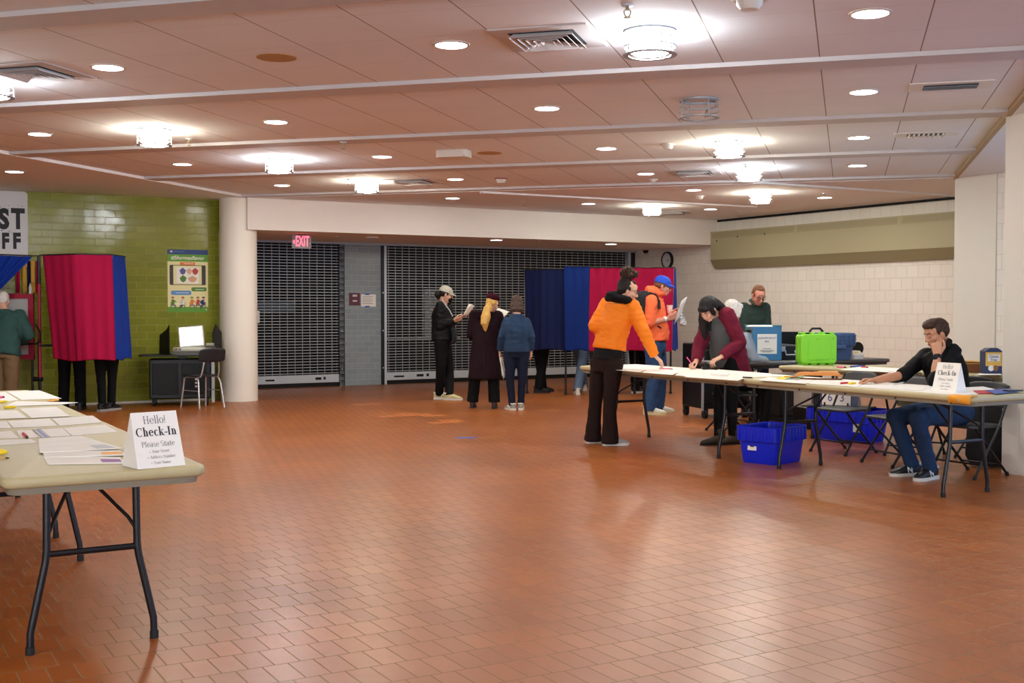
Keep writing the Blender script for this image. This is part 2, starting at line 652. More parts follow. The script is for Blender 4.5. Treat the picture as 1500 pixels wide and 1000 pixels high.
# block wall on the right, with its stepped-out lengths nearer the camera
struct('wall_right', MB().bx(-.3, 13, 0, .25, 0, CEIL + .02), BLOCK, CORNER, RZ_D)
trim(MB().bx(-.2, 9, -.012, .02, CEIL - .075, CEIL - .03), M['black_matte'], CORNER, RZ_D)
trim(MB().bx(1.255, 1.30, -8, 15.6, CEIL - .045, CEIL), mat('tan_edge', srgb('#a8906c'), .7), rz=RZ_C)
S2 = Vector((5.50, 14.57, 0))
q2 = (onwall(1458, 400, S2, D) - S2).dot(D)
struct('wall_right', MB().bx(0, q2, 0, 2.2, 0, CEIL + .02), M['pillar_paint'], S2, RZ_D)
struct('wall_right', MB().bx(q2, 3.6, .02, .3, 0, CEIL + .02).bx(3.6, 14, .02, .3, 0, .5).bx(3.6, 14, .02, .3, 2.75, CEIL + .02).bx(14, 18, .02, .3, 0, CEIL + .02), BLOCK, S2, RZ_D)
S3 = Vector((4.13, 9.83, 0))
struct('pillar', MB().bx(0, .8, 0, 1.0, 0, CEIL + .02), M['pillar_paint'], S3, RZ_D)
win = thing('window_1', None, None, S2, RZ_D, kind='structure')
wf = MB()
for k in range(6):
    x = 3.6 + k * 2.08
    wf.bx(x - .03, x + .03, .1, .2, .5, 2.75)
wf.bx(3.6, 14, .1, .2, .5, .56).bx(3.6, 14, .1, .2, 2.69, 2.75)
wf.build('window_frame', M['dull_steel'], win, smooth=False)
gl = bpy.data.materials.new('window_glass')
gl.use_nodes = True
gl.node_tree.nodes['Principled BSDF'].inputs['Transmission Weight'].default_value = 1
gl.node_tree.nodes['Principled BSDF'].inputs['Roughness'].default_value = 0
MB().bx(3.6, 14, .145, .152, .53, 2.72).build('pane', gl, win, smooth=False)
# walls out of the photograph, closing the room
lw = GW - U * 10.9
struct('wall_side', MB().bx(-.2, 22, 0, .2, 0, CEIL + .02), M['pillar_paint'], lw, R(-82))
struct('wall_rear', MB().bx(-12, -8, -.2, 0, 0, CEIL + .02).bx(8, 18, -.2, 0, 0, CEIL + .02).bx(-8, 8, -.2, 0, 0, .4).bx(-8, 8, -.2, 0, 2.8, CEIL + .02), M['pillar_paint'], (0, -6.0, 0), 0)
win = thing('window_added', None, None, (0, -6.0, 0), 0, kind='structure')  # unseen rear window, added to bring more light to the ceiling
wf = MB().bx(-8, 8, -.15, -.05, .4, .47).bx(-8, 8, -.15, -.05, 2.73, 2.8)
for k in range(9): wf.bx(-8.03 + 2 * k, -7.97 + 2 * k, -.15, -.05, .4, 2.8)
wf.build('window_frame', M['dull_steel'], win, smooth=False)
MB().bx(-8, 8, -.103, -.096, .45, 2.75).build('pane', gl, win, smooth=False)

# ================================================================ lamps
def area(name, loc, size, power, col, rot=(0, 0, 0), shape='DISK', spread=None, sy=None, parent=None):
    l = bpy.data.lights.new(name, 'AREA')
    l.shape = shape
    l.size = size
    if sy: l.size_y = sy
    l.energy = power
    l.color = col
    if spread: l.spread = spread
    o = bpy.data.objects.new(name, l)
    COL.objects.link(o)
    if parent is not None: o.parent = parent
    o.location = loc
    o.rotation_euler = rot
    return o


def downlight_proto():
    t = thing('downlight', None, None)
    MB().lathe([(.118, .006), (.118, -.004), (.100, -.008), (.100, .006)], n=32).build('trim_ring', M['white_plastic'], t)
    MB().cyl((0, 0, .004), (0, 0, -.0085), .099, n=32).build('diffuser', M['lamp_glow'], t)
    return t


DL_W = 10.5
REAR_W = 285.0

WARM, COOL = (1, .965, .875), (1, .995, .985)
dl0 = downlight_proto()
DL = [  # pixel, where it stands
    (661, 65, 'downlight in the near bay between the big grille and the tan disc'),
    (158, 98, 'downlight near the left frame edge, beside the square grille'),
    (1275, 19, 'largest downlight, at the upper right of the ceiling'),
    (1265, 134, 'downlight in the second right-hand bay, level with the long slot grille'),
    (801, 158, 'downlight in the bay left of the unlit caged lamp'),
    (404, 178, 'downlight between the two left caged lamps, in the nearer bay'),
    (58, 196, 'downlight at the far left, left of the warm caged lamp'),
    (888, 217, 'downlight left of the small white detector dome in the middle bays'),
    (560, 229, 'downlight left of the white ceiling box'),
    (267, 240, 'downlight between the warm and the cool caged lamps on the left'),
    (21, 251, 'downlight low at the left edge above the white banner'),
    (1258, 201, 'downlight left of the short louvred slot grille on the right'),
    (1256, 242, 'downlight in the farthest panelled bay on the right'),
    (413, 271, 'downlight just right of the round column top'),
    (667, 262, 'downlight between the far square grille and the red alarm base'),
    (946, 254, 'downlight left of the far middle grille'),
    (663, 290, 'downlight on the plain ceiling edge directly above the cap wearer'),
    (862, 298, 'downlight on the plain ceiling above the blue curtains'),
    (1016, 278, 'downlight beside the tiny dome detector near the ceiling rib'),
    (1041, 306, 'downlight in the corner above the wall heater end'),
    (1208, 289, 'downlight above the middle of the wall heater'),
]
for i, (px, py, lab) in enumerate(DL):
    o = dl0 if i == 0 else copy_tree(dl0)
    q = Fl(px, py, CEIL)
    plain = py > 275 and i not in (13,)
    z = CEIL - (.035 if i in (10, 16, 17, 18, 19, 20) else 0)
    q = Fl(px, py, z)
    o.location = (q.x, q.y, z)
    tag(o, 'round lit ' + lab, 'ceiling light', 'round downlights in the ceiling')
    area('lamp', (q.x, q.y, z - .012), .18, DL_W, COOL if i in (1, 5, 9) else WARM)
for i, (px, py, lab) in enumerate(((727, 351, 'round lit downlight under the bulkhead above the three queueing people'), (895, 357, 'round lit downlight under the bulkhead above the red curtain'))):
    o = copy_tree(dl0)
    q = Fl(px, py, SOFF)
    o.location = (q.x, q.y, SOFF)
    tag(o, lab, 'ceiling light', 'downlights under the bulkhead')
    area('lamp', (q.x, q.y, SOFF - .012), .18, DL_W * .25, COOL)
# lamps behind the camera that light the near floor
for (x, y) in ((-3.2, 3.2), (-.2, 4.6), (2.8, 3.4), (-2.2, .2), (1.2, -.4), (4.6, .2), (-1.5, -3.2), (2.4, -3.0), (5.6, 4.4), (-6.5, 5.5), (-7.5, 10)):
    area('lamp', (x, y, CEIL - .012), .18, DL_W, WARM)
for k in range(5):
    p = S2 + D * (4.6 + 2.08 * k) - U * .05
    area('window_fill', (p.x, p.y, 1.6), 1.9, 40 if k < 2 else 75, (.36, .60, 1.0), rot=(R(125 if k < 2 else 98), 0, R(-60) + PI), shape='RECTANGLE', sy=2.1)
for k in range(4):  # added area lights at the rear window, tilted up to brighten the ceiling
    area('window_fill', (-6 + 4 * k, -5.9, 1.6), 3.8, REAR_W, (.86, .93, 1.0), rot=(R(134), 0, 0), shape='RECTANGLE', sy=2.2)


def caged(lit):
    t = thing('ceiling_lamp', None, None)
    MB().lathe([(.155, .005), (.155, -.012), (.13, -.02), (.13, .005)], n=32).build('base_plate', M['dull_steel'], t)
    if lit != 'drum_off':
        MB().lathe([(.02, -.012), (.115, -.02), (.12, -.05), (.12, -.115), (.105, -.135), (.02, -.142)], n=32).build('glass_drum', M[lit], t)
    for z, r in ((-.05, .15), (-.095, .152), ):
        g = MB()
        g.tube([(r * math.cos(a), r * math.sin(a), z) for a in np.linspace(0, 2 * PI, 33)], .0045, n=6, cap=False)
        g.build('ring', M['dull_steel'], t)
    g = MB()
    g.lathe([(.125, -.14), (.16, -.14), (.16, -.146), (.125, -.146), (.125, -.14)], n=32, cap=False)
    g.build('bottom_ring', M['dull_steel'], t)
    for k in range(4):
        a = R(20 + 90 * k)
        g = MB()
        g.tube([(.15 * math.cos(a), .15 * math.sin(a), -.005), (.152 * math.cos(a), .152 * math.sin(a), -.143), (.09 * math.cos(a), .09 * math.sin(a), -.152)], .0045, n=6)
        g.build('cage_bar', M['dull_steel'], t)
    return t


CG = [(952, 45, 'drum_cool', 'brightest and nearest caged drum lamp, beside the big square grille'),
      (226, 190, 'drum_warm', 'caged drum lamp glowing warm above the green wall'),
      (409, 233, 'drum_cool', 'caged drum lamp glowing white right of the green wall'),
      (537, 265, 'drum_warm', 'caged drum lamp glowing warm left of the far square grille'),
      (1068, 208, 'drum_warm', 'caged drum lamp right of the small white dome detector'),
      (1097, 246, 'drum_cool', 'caged drum lamp with a sprinkler hanging just in front of it'),
      (1114, 282, 'drum_warm', 'caged drum lamp on the plain ceiling above the heater end'),
      (955, 301, 'drum_warm', 'caged drum lamp by the bulkhead above the wall clock'),
      (1024, 146, 'drum_off', 'unlit caged drum lamp with bare wire cage'),
      (-14, 112, 'drum_cool', 'caged drum lamp at the left edge of the photo')]
protos = {}
for px, py, k, lab in CG:
    if k not in protos:
        o = protos[k] = caged(k)
    else:
        o = copy_tree(protos[k])
    z = CEIL - (.035 if py > 270 else 0)
    q = Fl(px, py, z)
    o.location = (q.x, q.y, z)
    tag(o, lab, 'ceiling lamp', 'caged drum lamps')

# ================================================================ ceiling fittings
def louvre_grille(name, kind):
    t = thing(name, None, None)
    if kind == 'square':
        MB().bx(-.3, .3, -.3, .3, -.008, .004).build('panel', M['beige_metal'] if 0 else M['band'], t, smooth=False)
        MB().bx(-.20, .20, -.20, .20, -.009, -.006).build('throat', M['black_matte'], t, smooth=False)
        for k, r in enumerate((.195, .155, .115, .075, .038)):
            w = MB()
            h = .022
            for a in range(4):
                rm = Matrix.Rotation(a * PI / 2, 3, 'Z')
                p = [rm @ Vector(v) for v in ((-r, -r, -.034), (r, -r, -.034), (r - h, -r + h, -.01), (-r + h, -r + h, -.01))]
                w.add(p, [(0, 1, 2, 3)])
            w.build('louvre', M['band'], t, smooth=False, solid=.003)
    elif kind == 'slot':
        MB().bx(-.29, .29, -.16, .16, -.008, .004).build('panel', M['white_plastic'], t, smooth=False)
        MB().bx(-.19, .19, -.09, .09, -.0095, -.006).build('throat', M['grey_ink'], t, smooth=False)
        for k in range(3):
            y = -.06 + .06 * k
            MB().box((0, y, -.014), (.38, .035, .004), rotm(x=.5)).build('louvre', M['dull_steel'], t, smooth=False)
    else:
        MB().bx(-.29, .29, -.13, .13, -.008, .004).build('panel', M['white_plastic'], t, smooth=False)
        MB().bx(-.17, .17, -.08, .08, -.0095, -.006).build('throat', M['grey_ink'], t, smooth=False)
        for k in range(8):
            x = -.15 + .043 * k
            MB().box((x, 0, -.018), (.016, .16, .02), rotm(y=.5)).build('louvre', M['white_plastic'], t, smooth=False)
    return t


gs = louvre_grille('ceiling_grille', 'square')
for i, (px, py, lab) in enumerate(((803, 55, 'big square louvred grille beside the brightest caged lamp'), (48, 105, 'square louvred grille at the left edge of the ceiling'), (1018, 252, 'far square grille left of the sprinkler lamp'), (605, 265, 'far square grille right of the warm caged lamp'), (985, 311, 'dark low grille by the bulkhead, right of the clock-side lamp'))):
    o = gs if i == 0 else copy_tree(gs)
    q = Fl(px, py, CEIL - (.035 if i == 4 else 0))
    o.location = q
    o.rotation_euler = (0, 0, RZ_C)
    tag(o, lab, 'ceiling grille', 'square ceiling grilles')
for kind, px, py, lab in (('slot', 1392, 125, 'long slot grille with blades in a white panel, upper right'), ('teeth', 1356, 196, 'short white grille with slanted teeth, right of a downlight')):
    o = louvre_grille('ceiling_grille', kind)
    q = Fl(px, py, CEIL)
    o.location = q
    o.rotation_euler = (0, 0, RZ_C)
    tag(o, lab, 'ceiling grille')


def sprinkler():
    t = thing('ceiling_sprinkler', None, None)
    MB().lathe([(.034, .003), (.03, -.008), (.012, -.012), (.012, .003)], n=18).build('escutcheon', M['steel'], t)
    w = MB()
    w.tube([(0, 0, -.01), (0, 0, -.03)], .01, n=8)
    for s in (-1, 1):
        w.tube([(s * .008, 0, -.025), (s * .018, 0, -.035), (s * .016, 0, -.052), (s * .004, 0, -.066)], .0035, n=6)
    w.build('yoke', M['beige_metal_dark'], t)
    MB().lathe([(.02, -.067), (.02, -.070), (.004, -.072)], n=14).build('deflector', M['beige_metal_dark'], t)
    return t


sp = sprinkler()
SPR = [(919, 7, 'sprinkler head above the brightest caged lamp'), (1036, 158, 'sprinkler head hanging in front of the unlit cage'), (277, 203, 'sprinkler head right of the warm caged lamp on the left'),
       (511, 262, 'sprinkler head left of the far warm caged lamp'), (766, 295, 'sprinkler head on the plain ceiling above the blue curtains'), (1092, 241, 'sprinkler head in front of the white caged lamp'),
       (1207, 283, 'sprinkler head just above a downlight over the heater'), (1082, 310, 'sprinkler head near the heater end in the corner'), (503, 208, 'sprinkler head on the long ceiling band left of the white box')]
for i, (px, py, lab) in enumerate(SPR):
    o = sp if i == 0 else copy_tree(sp)
    z = CEIL - (.035 if i in (4, 6, 7) else (.038 if i == 8 else 0))
    o.location = Fl(px, py, z)
    tag(o, lab, 'sprinkler', 'ceiling sprinklers')
    o.rotation_euler = (0, 0, .4 * i)


def dome(name, px, py, lab, r, h, m, base=None, zz=CEIL):
    t = thing(name, lab, 'detector', Fl(px, py, zz))
    MB().lathe([(r * 1.1, .003), (r * 1.1, -.012), (r * .9, -.014), (r * .9, .003)], n=28).build('base', M[base or m], t)
    MB().lathe([(r * .85, -.01), (r * .8, -h * .6), (r * .55, -h), (r * .1, -h * 1.03)], n=28).build('dome', M[m], t)
    return t


dome('smoke_detector', 734, 261, 'white detector on a dark red base', .075, .06, 'white_plastic', 'red_plastic')
dome('smoke_detector', 978, 211, 'small white dome detector left of a warm caged lamp', .07, .05, 'white_plastic')
dome('smoke_detector', 957, 262.5, 'faint flat detector just under a far downlight', .05, .03, 'white_plastic')
dome('smoke_detector', 1025, 287, 'tiny dome detector near the ceiling rib', .06, .05, 'white_plastic', zz=CEIL - .035)
dome('smoke_detector', 1098, -2, 'white dome detector cut by the top edge of the photo', .085, .06, 'white_plastic')
for px, py, lab in ((405, 84, 'round tan speaker disc in the near left ceiling'), (717, 224, 'round tan speaker disc right of the white ceiling box')):
    t = thing('ceiling_speaker', lab, 'speaker', Fl(px, py, CEIL))
    MB().lathe([(.13, .002), (.13, -.004), (.02, -.006)], n=36).build('speaker_disc', M['tan_speaker'], t)
t = thing('ceiling_box', 'white angular box fixed to the ceiling beside the tan speaker disc', 'wireless box', Fl(665, 221, CEIL), RZ_C)
MB().prism(rrect(-.17, .17, -.12, .12, .05), -.075, .003).build('body', M['white_plastic'], t)
MB().box((.14, -.08, -.06), (.02, .14, .012), rotm(z=.4)).build('side_rail', M['steel'], t)
t = thing('ceiling_box', 'flat white fitting under the bulkhead above the grey pier', 'smoke detector', Fl(545, 347, SOFF))
MB().lathe([(.11, .002), (.11, -.02), (.06, -.028)], n=24).build('body', M['white_plastic'], t)
o = copy_tree(sp)
o.location = Fl(493, 346, SOFF)
tag(o, 'sprinkler head under the bulkhead right of the exit sign', 'sprinkler')
o = copy_tree(sp)
o.location = Fl(789, 353, SOFF)
tag(o, 'sprinkler head under the bulkhead right of a downlight', 'sprinkler')
# ================================================================ tables
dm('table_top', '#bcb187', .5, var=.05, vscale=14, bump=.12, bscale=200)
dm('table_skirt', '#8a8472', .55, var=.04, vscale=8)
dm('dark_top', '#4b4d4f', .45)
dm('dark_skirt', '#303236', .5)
dm('leg_black', '#15161b', .35, .2)
dm('leg_grey', '#8c8f90', .4, .5)
dm('chair_plastic', '#34363a', .42)
dm('rubber', '#0d0d0f', .7)


def folding_table(label, loc, rz, top='table_top', skirt='table_skirt', legm='leg_black', L=2.44, W=.76, group='folding tables'):
    t = thing('folding_table', label, 'table', (loc[0], loc[1], 0), rz, group)
    t.scale = (1, 1, TZ / .74)
    hl, hw = L / 2, W / 2
    m = MB()
    prof = [(.012, .698), (.004, .704), (0, .712), (0, .728), (.004, .736), (.014, .740)]
    rings = []
    for ins, z in prof:
        rings.append([Vector((x, y, z)) for x, y in rrect(-hl + ins, hl - ins, -hw + ins, hw - ins, .055 - min(ins, .02), 6)])
    n = len(rings[0])
    for r in rings: m.v += r
    for i in range(len(rings) - 1):
        for k in range(n):
            k2 = (k + 1) % n
            m.f.append((i * n + k, i * n + k2, (i + 1) * n + k2, (i + 1) * n + k))
    m.f.append(tuple(range(n - 1, -1, -1)))
    m.f.append(tuple((len(rings) - 1) * n + k for k in range(n)))
    m.build('tabletop', M[top], t, angle=50)
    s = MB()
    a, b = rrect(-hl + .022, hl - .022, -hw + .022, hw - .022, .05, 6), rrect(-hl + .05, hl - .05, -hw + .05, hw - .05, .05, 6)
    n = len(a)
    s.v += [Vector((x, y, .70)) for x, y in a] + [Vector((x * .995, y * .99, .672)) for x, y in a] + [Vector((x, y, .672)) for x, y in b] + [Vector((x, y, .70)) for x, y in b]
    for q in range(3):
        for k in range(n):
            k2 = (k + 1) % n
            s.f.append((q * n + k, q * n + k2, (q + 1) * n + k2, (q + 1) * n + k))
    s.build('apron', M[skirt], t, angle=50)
    if top == 'table_top':
        for k in range(5):
            x = -hl + .2 + k * (L - .4) / 4
            b_ = MB()
            for sy in (-1, 1):
                b_.cyl((x, sy * (hw - .018), .688), (x, sy * (hw - .026), .688), .007, n=8)
            b_.build('rivet', M['rubber'], t)
    for sx in (-1, 1):
        x = sx * .865
        for sy in (-1, 1):
            g = MB()
            g.tube([(x, sy * .175, .70), (x, sy * .178, .40), (x, sy * .183, .355), (x, sy * .235, .12), (x, sy * .243, .085), (x, sy * .245, .012)], .0155, n=10)
            lg = g.build('leg', M[legm], t)
            MB().cyl((x, sy * .245, 0), (x, sy * .245, .03), .0185, n=12).build('foot_cap', M['rubber'], lg)
        MB().tube([(x, -.178, .385), (x, .178, .385)], .013, n=8).build('crossbar', M[legm], t)
        xi = x - sx * .42
        for sy in (-1, 1):
            MB().tube([(x, sy * .172, .46), (x - sx * .03, sy * .15, .50), (x - sx * .30, sy * .02, .655), (xi, sy * .015, .69)], .008, n=8).build('brace', M[legm], t)
    return t


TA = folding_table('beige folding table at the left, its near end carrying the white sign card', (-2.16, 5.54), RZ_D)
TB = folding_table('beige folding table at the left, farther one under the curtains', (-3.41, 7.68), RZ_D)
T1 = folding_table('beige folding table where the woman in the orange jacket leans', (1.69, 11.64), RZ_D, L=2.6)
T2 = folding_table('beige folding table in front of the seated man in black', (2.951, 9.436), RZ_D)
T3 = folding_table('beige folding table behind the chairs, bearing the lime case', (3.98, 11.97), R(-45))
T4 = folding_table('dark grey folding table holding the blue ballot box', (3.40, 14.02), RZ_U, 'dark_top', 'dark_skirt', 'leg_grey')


def ontable(px, py, z=TZ + .0005):
    return Fl(px, py, z)


# ================================================================ chairs
def folding_chair():
    t = thing('folding_chair', None, None)
    t.scale = (1, 1, .93)
    # frame A: from the top of the back down to the front feet; frame B: from under the seat to the rear feet
    for s in (-1, 1):
        x = s * .215
        g = MB()
        g.tube([(x * .9, -.245, .80), (x, -.225, .72), (x, -.10, .46), (x, .20, .03), (x, .215, .0)], .0115, n=8)
        a = g.build('leg', M['leg_black'], t)
        MB().cyl((x, .214, 0), (x, .205, .03), .016, n=10).build('foot_cap', M['rubber'], a)
        x2 = s * .19
        g = MB()
        g.tube([(x2, .17, .44), (x2, .10, .36), (x2, -.23, .03), (x2, -.25, .0)], .0115, n=8)
        b = g.build('leg', M['leg_black'], t)
        MB().cyl((x2, -.25, 0), (x2, -.238, .03), .016, n=10).build('foot_cap', M['rubber'], b)
    MB().tube([(-.215, .13, .125), (.215, .13, .125)], .009, n=8).build('crossbar', M['leg_black'], t)
    MB().tube([(-.19, -.16, .10), (.19, -.16, .10)], .009, n=8).build('crossbar', M['leg_black'], t)
    s = MB()
    s.prism(rrect(-.20, .20, -.19, .21, .06), .437, .462)
    s.build('seat', M['chair_plastic'], t, bevel=.008)
    g = []
    for i in range(9):
        a = -1 + 2 * i / 8
        row = []
        for j in range(9):
            zz = j / 8
            y = -.19 - .055 * zz - .03 * (1 - a * a)
            top = .83 - .03 * abs(a) ** 4
            z = .60 + (top - .60) * zz
            row.append(Vector((a * .215 * (1 - .04 * zz), y, z)))
        g.append(row)
    MB().sheet(g).build('backrest', M['chair_plastic'], t, solid=.02, sub=1)
    return t


fc = folding_chair()
# the chair faces local +y; chairs behind the front tables face -U
def face(v):          # rz so that local +y points along v
    return math.atan2(-v.x, v.y)
FACE = face(-U)
CH = [((3.18, 11.2), FACE + .05, 'empty black folding chair nearest the open blue bin, back seen past the padded envelope'),
      ((3.42, 10.36), FACE - .18, 'empty black folding chair next to the seated man, behind his outstretched arm'),
      ((3.80, 9.70), FACE + .04, 'black folding chair the man in the black shirt sits on'),
      ((4.42, 10.78), face(Vector((.707, .707, 0))) - .2, 'black folding chair beside the right pillar, behind the seated man'),
      ((3.80, 11.02), face(Vector((.62, .78, 0))), 'black folding chair drawn up behind the seated man at the back table')]
chairs = []
for i, (p, rz, lab) in enumerate(CH):
    o = fc if i == 0 else copy_tree(fc)
    o.location = (p[0], p[1], 0)
    o.rotation_euler = (0, 0, rz)
    tag(o, lab, 'chair', 'black folding chairs')
    chairs.append(o)

# ---- school chair at the voting machine, seen from behind
dm('navy_plastic', '#17191f', .4)
sc_ = thing('school_chair', 'chrome-legged school chair with dark seat, facing the voting machine', 'chair', (-4.30, 16.22, 0), R(48))
for s in (-1, 1):
    g = MB()
    g.tube([(s * .20, -.23, 0), (s * .175, -.17, .36), (s * .165, -.14, .415), (s * .15, -.08, .43), (s * .15, .14, .43), (s * .17, .18, .41), (s * .20, .23, 0)], .0125, n=10)
    g.build('leg', M['chrome'], sc_)
    MB().tube([(s * .17, -.155, .24), (s * .176, .185, .24)], .006, n=8).build('crossbar', M['chrome'], sc_)
g = MB()
g.tube([(-.14, .1, .432), (-.14, -.17, .44), (-.135, -.2, .50), (-.10, -.245, .78), (-.06, -.25, .82), (.06, -.25, .82), (.10, -.245, .78), (.135, -.2, .50), (.14, -.17, .44), (.14, .1, .432)], .0115, n=10)
g.build('back_frame', M['chrome'], sc_)
MB().prism(rrect(-.2, .2, -.17, .21, .07), .44, .458).build('seat', M['navy_plastic'], sc_, bevel=.006)
gr = []
for i in range(9):
    a = -1 + 2 * i / 8
    gr.append([Vector((a * .215, -.225 - .03 * k / 4 - .03 * (1 - a * a), (.635 + .02 * a ** 4) + (.20 - .05 * a ** 4) * k / 4)) for k in range(5)])
MB().sheet(gr).build('backrest', M['navy_plastic'], sc_, solid=.018, sub=1)

# ================================================================ voting machine, its cart and the privacy screens
dm('machine_beige', '#a8a590', .5)
dm('machine_dark', '#4d4d48', .5)
dm('screen_glow', '#ffffff', .3, emit=(.86, .93, 1), estr=1.6)
dm('glow_blue', '#8fa4d8', .4, emit=(.35, .45, .8), estr=.6)
RC = R(14)
ct = thing('machine_cart', 'black wheeled cart with a wide desk leaf under the voting machine', 'cart', (-4.72, 16.72, 0), RC)
MB().bx(-.44, .40, -.22, .24, .10, .66).build('body', M['black_plastic'], ct, bevel=.015)
MB().bx(-.40, -.05, -.232, -.218, .16, .60).build('panel', M['black_matte'], ct, bevel=.006)
MB().bx(0, .34, -.232, -.218, .16, .60).build('panel', M['black_matte'], ct, bevel=.006)
MB().bx(.405, .45, -.26, -.22, .04, .70).build('upright', M['dull_steel'], ct, bevel=.004)
MB().prism(rrect(-.58, .60, -.30, .26, .05), .70, .722).build('desk_leaf', M['black_plastic'], ct, bevel=.004)
MB().bx(-.06, .06, -.1, .1, .60, .70).build('neck', M['black_plastic'], ct)
w = MB()
for k in range(4):
    w.bx(.18 + .0, .21, -.236, -.231, .26 + .05 * k, .285 + .05 * k)
w.build('label_strip', M['white_plastic'], ct, smooth=False)
for x in (-.38, .34):
    for y in (-.18, .2):
        c = MB()
        c.cyl((x - .018, y, .05), (x + .018, y, .05), .05, n=16)
        cw = c.build('caster', M['rubber'], ct)
        MB().bx(x - .026, x + .026, y - .02, y + .03, .05, .11).build('fork', M['black_metal'], cw)
vm = thing('voting_machine', 'beige voting machine with a glowing white tilted screen', 'voting machine', (-4.57, 16.73, .722), RC)
MB().loft([((0.02, .02, 0), (.30, 0, 0), (0, .20, 0)), ((0.02, .02, .07), (.30, 0, 0), (0, .20, 0)), ((0.02, .05, .10), (.285, 0, 0), (0, .16, 0))], 32, p=8).build('base', M['machine_beige'], vm)
MB().bx(-.28, .31, -.185, -.175, .008, .05).build('front_slot', M['machine_dark'], vm, smooth=False)
sr = rotm(x=-.32) @ rotm(y=-.08)
scr = MB().box((-.02, .02, .245), (.36, .035, .33), sr).build('screen', M['machine_beige'], vm, bevel=.012)
q = Vector((-.02, .02, .245)) + sr @ Vector((0, -.0185, .004))
MB().box(q, (.315, .004, .275), sr).build('display', M['screen_glow'], scr, smooth=False)
q2_ = Vector((-.02, .02, .245)) + sr @ Vector((-.03, -.0212, .123))
MB().box(q2_, (.2, .002, .012), sr).build('title_bar', M['glow_blue'], scr, smooth=False)
MB().box((.24, -.06, .115), (.13, .14, .05), rotm(x=.35)).build('printer', M['machine_dark'], vm, bevel=.008)
MB().box((.24, -.07, .142), (.10, .09, .006), rotm(x=.35)).build('printer_lid', M['machine_beige'], vm, smooth=False)
for x in (-.22, -.17):
    MB().cyl((x, -.17, .075), (x, -.183, .075), .014, n=10).build('button', M['machine_dark'], vm)
for s, lab in ((-1, 'black privacy wing left of the voting machine screen'), (1, 'black privacy wing right of the voting machine screen')):
    pv = thing('privacy_screen', lab, 'privacy screen', (-4.57, 16.73, .722), RC, 'privacy wings')
    if s < 0:
        poly = [(-.02, 0), (.30, 0), (.30, .42), (.22, .35), (.08, .30), (-.0, .27)]
    else:
        poly = [(0, 0), (.26, 0), (.26, .30), (.17, .43), (.0, .30)]
    mm = Matrix.Translation((-.46, .24, 0)) @ Matrix.Rotation(R(-62), 4, 'Z') @ Matrix.Rotation(PI / 2, 4, 'X')
    if s > 0: mm = Matrix.Translation((.40, .24, 0)) @ Matrix.Rotation(R(-118), 4, 'Z') @ Matrix.Rotation(PI / 2, 4, 'X')
    MB().prism(poly, -.006, .006, mm).build('wing', M['black_matte'], pv, smooth=False)

# ================================================================ left: poster and banner on the glazed wall
def onGW(px, py, off=.0):
    q = onwall(px, py, GW, U)
    v = q - GW
    return Vector((v.dot(U), -off, q.z))


dm('poster_cream', '#e8e0a8', .6)
dm('poster_blue', '#27407e', .6)
dm('poster_green', '#5f9a2e', .6)
dm('poster_green2', '#4c7f2c', .6)
dm('poster_orange', '#e07a2c', .6)
dm('poster_lblue', '#5a8fc8', .6)
dm('poster_black', '#2e2c2a', .5)
dm('poster_white', '#efece2', .6)
dm('poster_red', '#b04438', .6)
dm('poster_tan', '#d9a988', .6)
dm('poster_purple', '#5b5c9c', .6)
dm('poster_brown', '#8e5a34', .6)
a, b = onGW(245, 365), onGW(305, 457)
PW, PH = b.x - a.x, a.z - b.z
po = thing('poster', 'tall cream and green school food poster on the green wall', 'poster', GW + U * a.x - Vector((0, 0, 0)) + Vector((0, 0, b.z)), RZ_U)
def pr(name, x0, x1, y0, y1, m, lay=1, rad=0.0, parent=None):
    """patch of the poster; fractions of its width/height, y up"""
    z = -.004 - .0008 * lay
    w_ = MB()
    pts = rrect(x0 * PW, x1 * PW, y0 * PH, y1 * PH, rad * PW, 4) if rad else [(x0 * PW, y0 * PH), (x1 * PW, y0 * PH), (x1 * PW, y1 * PH), (x0 * PW, y1 * PH)]
    mm = Matrix(((1, 0, 0, 0), (0, 0, 1, 0), (0, 1, 0, 0), (0, 0, 0, 1)))
    w_.prism(pts, z - .0008, z, mm)
    return w_.build(name, M[m], parent or po, smooth=False)
pr('sheet', 0, 1, 0, 1, 'poster_cream', 0)
pr('header_band', 0, 1, .925, 1, 'poster_blue')
pr('title_band', 0, 1, .81, .925, 'poster_green')
pr('grass_band', 0, 1, 0, .085, 'poster_green')
pr('tag_band', .3, .68, .755, .80, 'poster_orange', 1, .02)
pr('phone_body', .05, .94, .435, .755, 'poster_black', 1, .03)
pr('phone_screen', .14, .84, .445, .745, 'poster_cream', 2)
pr('food_card', .22, .77, .46, .72, 'poster_white', 3, .02)
for x, y, m, rx, ry in ((.37, .655, 'poster_purple', .075, .05), (.53, .655, 'poster_tan', .065, .045), (.68, .655, 'poster_red', .075, .05), (.38, .535, 'poster_green2', .08, .05), (.61, .53, 'poster_tan', .11, .045)):
    w_ = MB()
    mm = Matrix(((1, 0, 0, 0), (0, 0, 1, 0), (0, 1, 0, 0), (0, 0, 0, 1)))
    w_.prism([(x * PW + rx * PW * math.cos(t) * (1 + .12 * math.sin(5 * t)), y * PH + ry * PH * math.sin(t) * (1 + .12 * math.cos(4 * t))) for t in np.linspace(0, 2 * PI, 20)[:-1]], -.0080, -.0072, mm)
    w_.build('food_picture', M[m], po, smooth=False)
pr('speech_bubble', .08, .58, .275, .345, 'poster_lblue', 1, .04)
pr('speech_bubble', .58, .96, .335, .40, 'poster_green2', 1, .04)
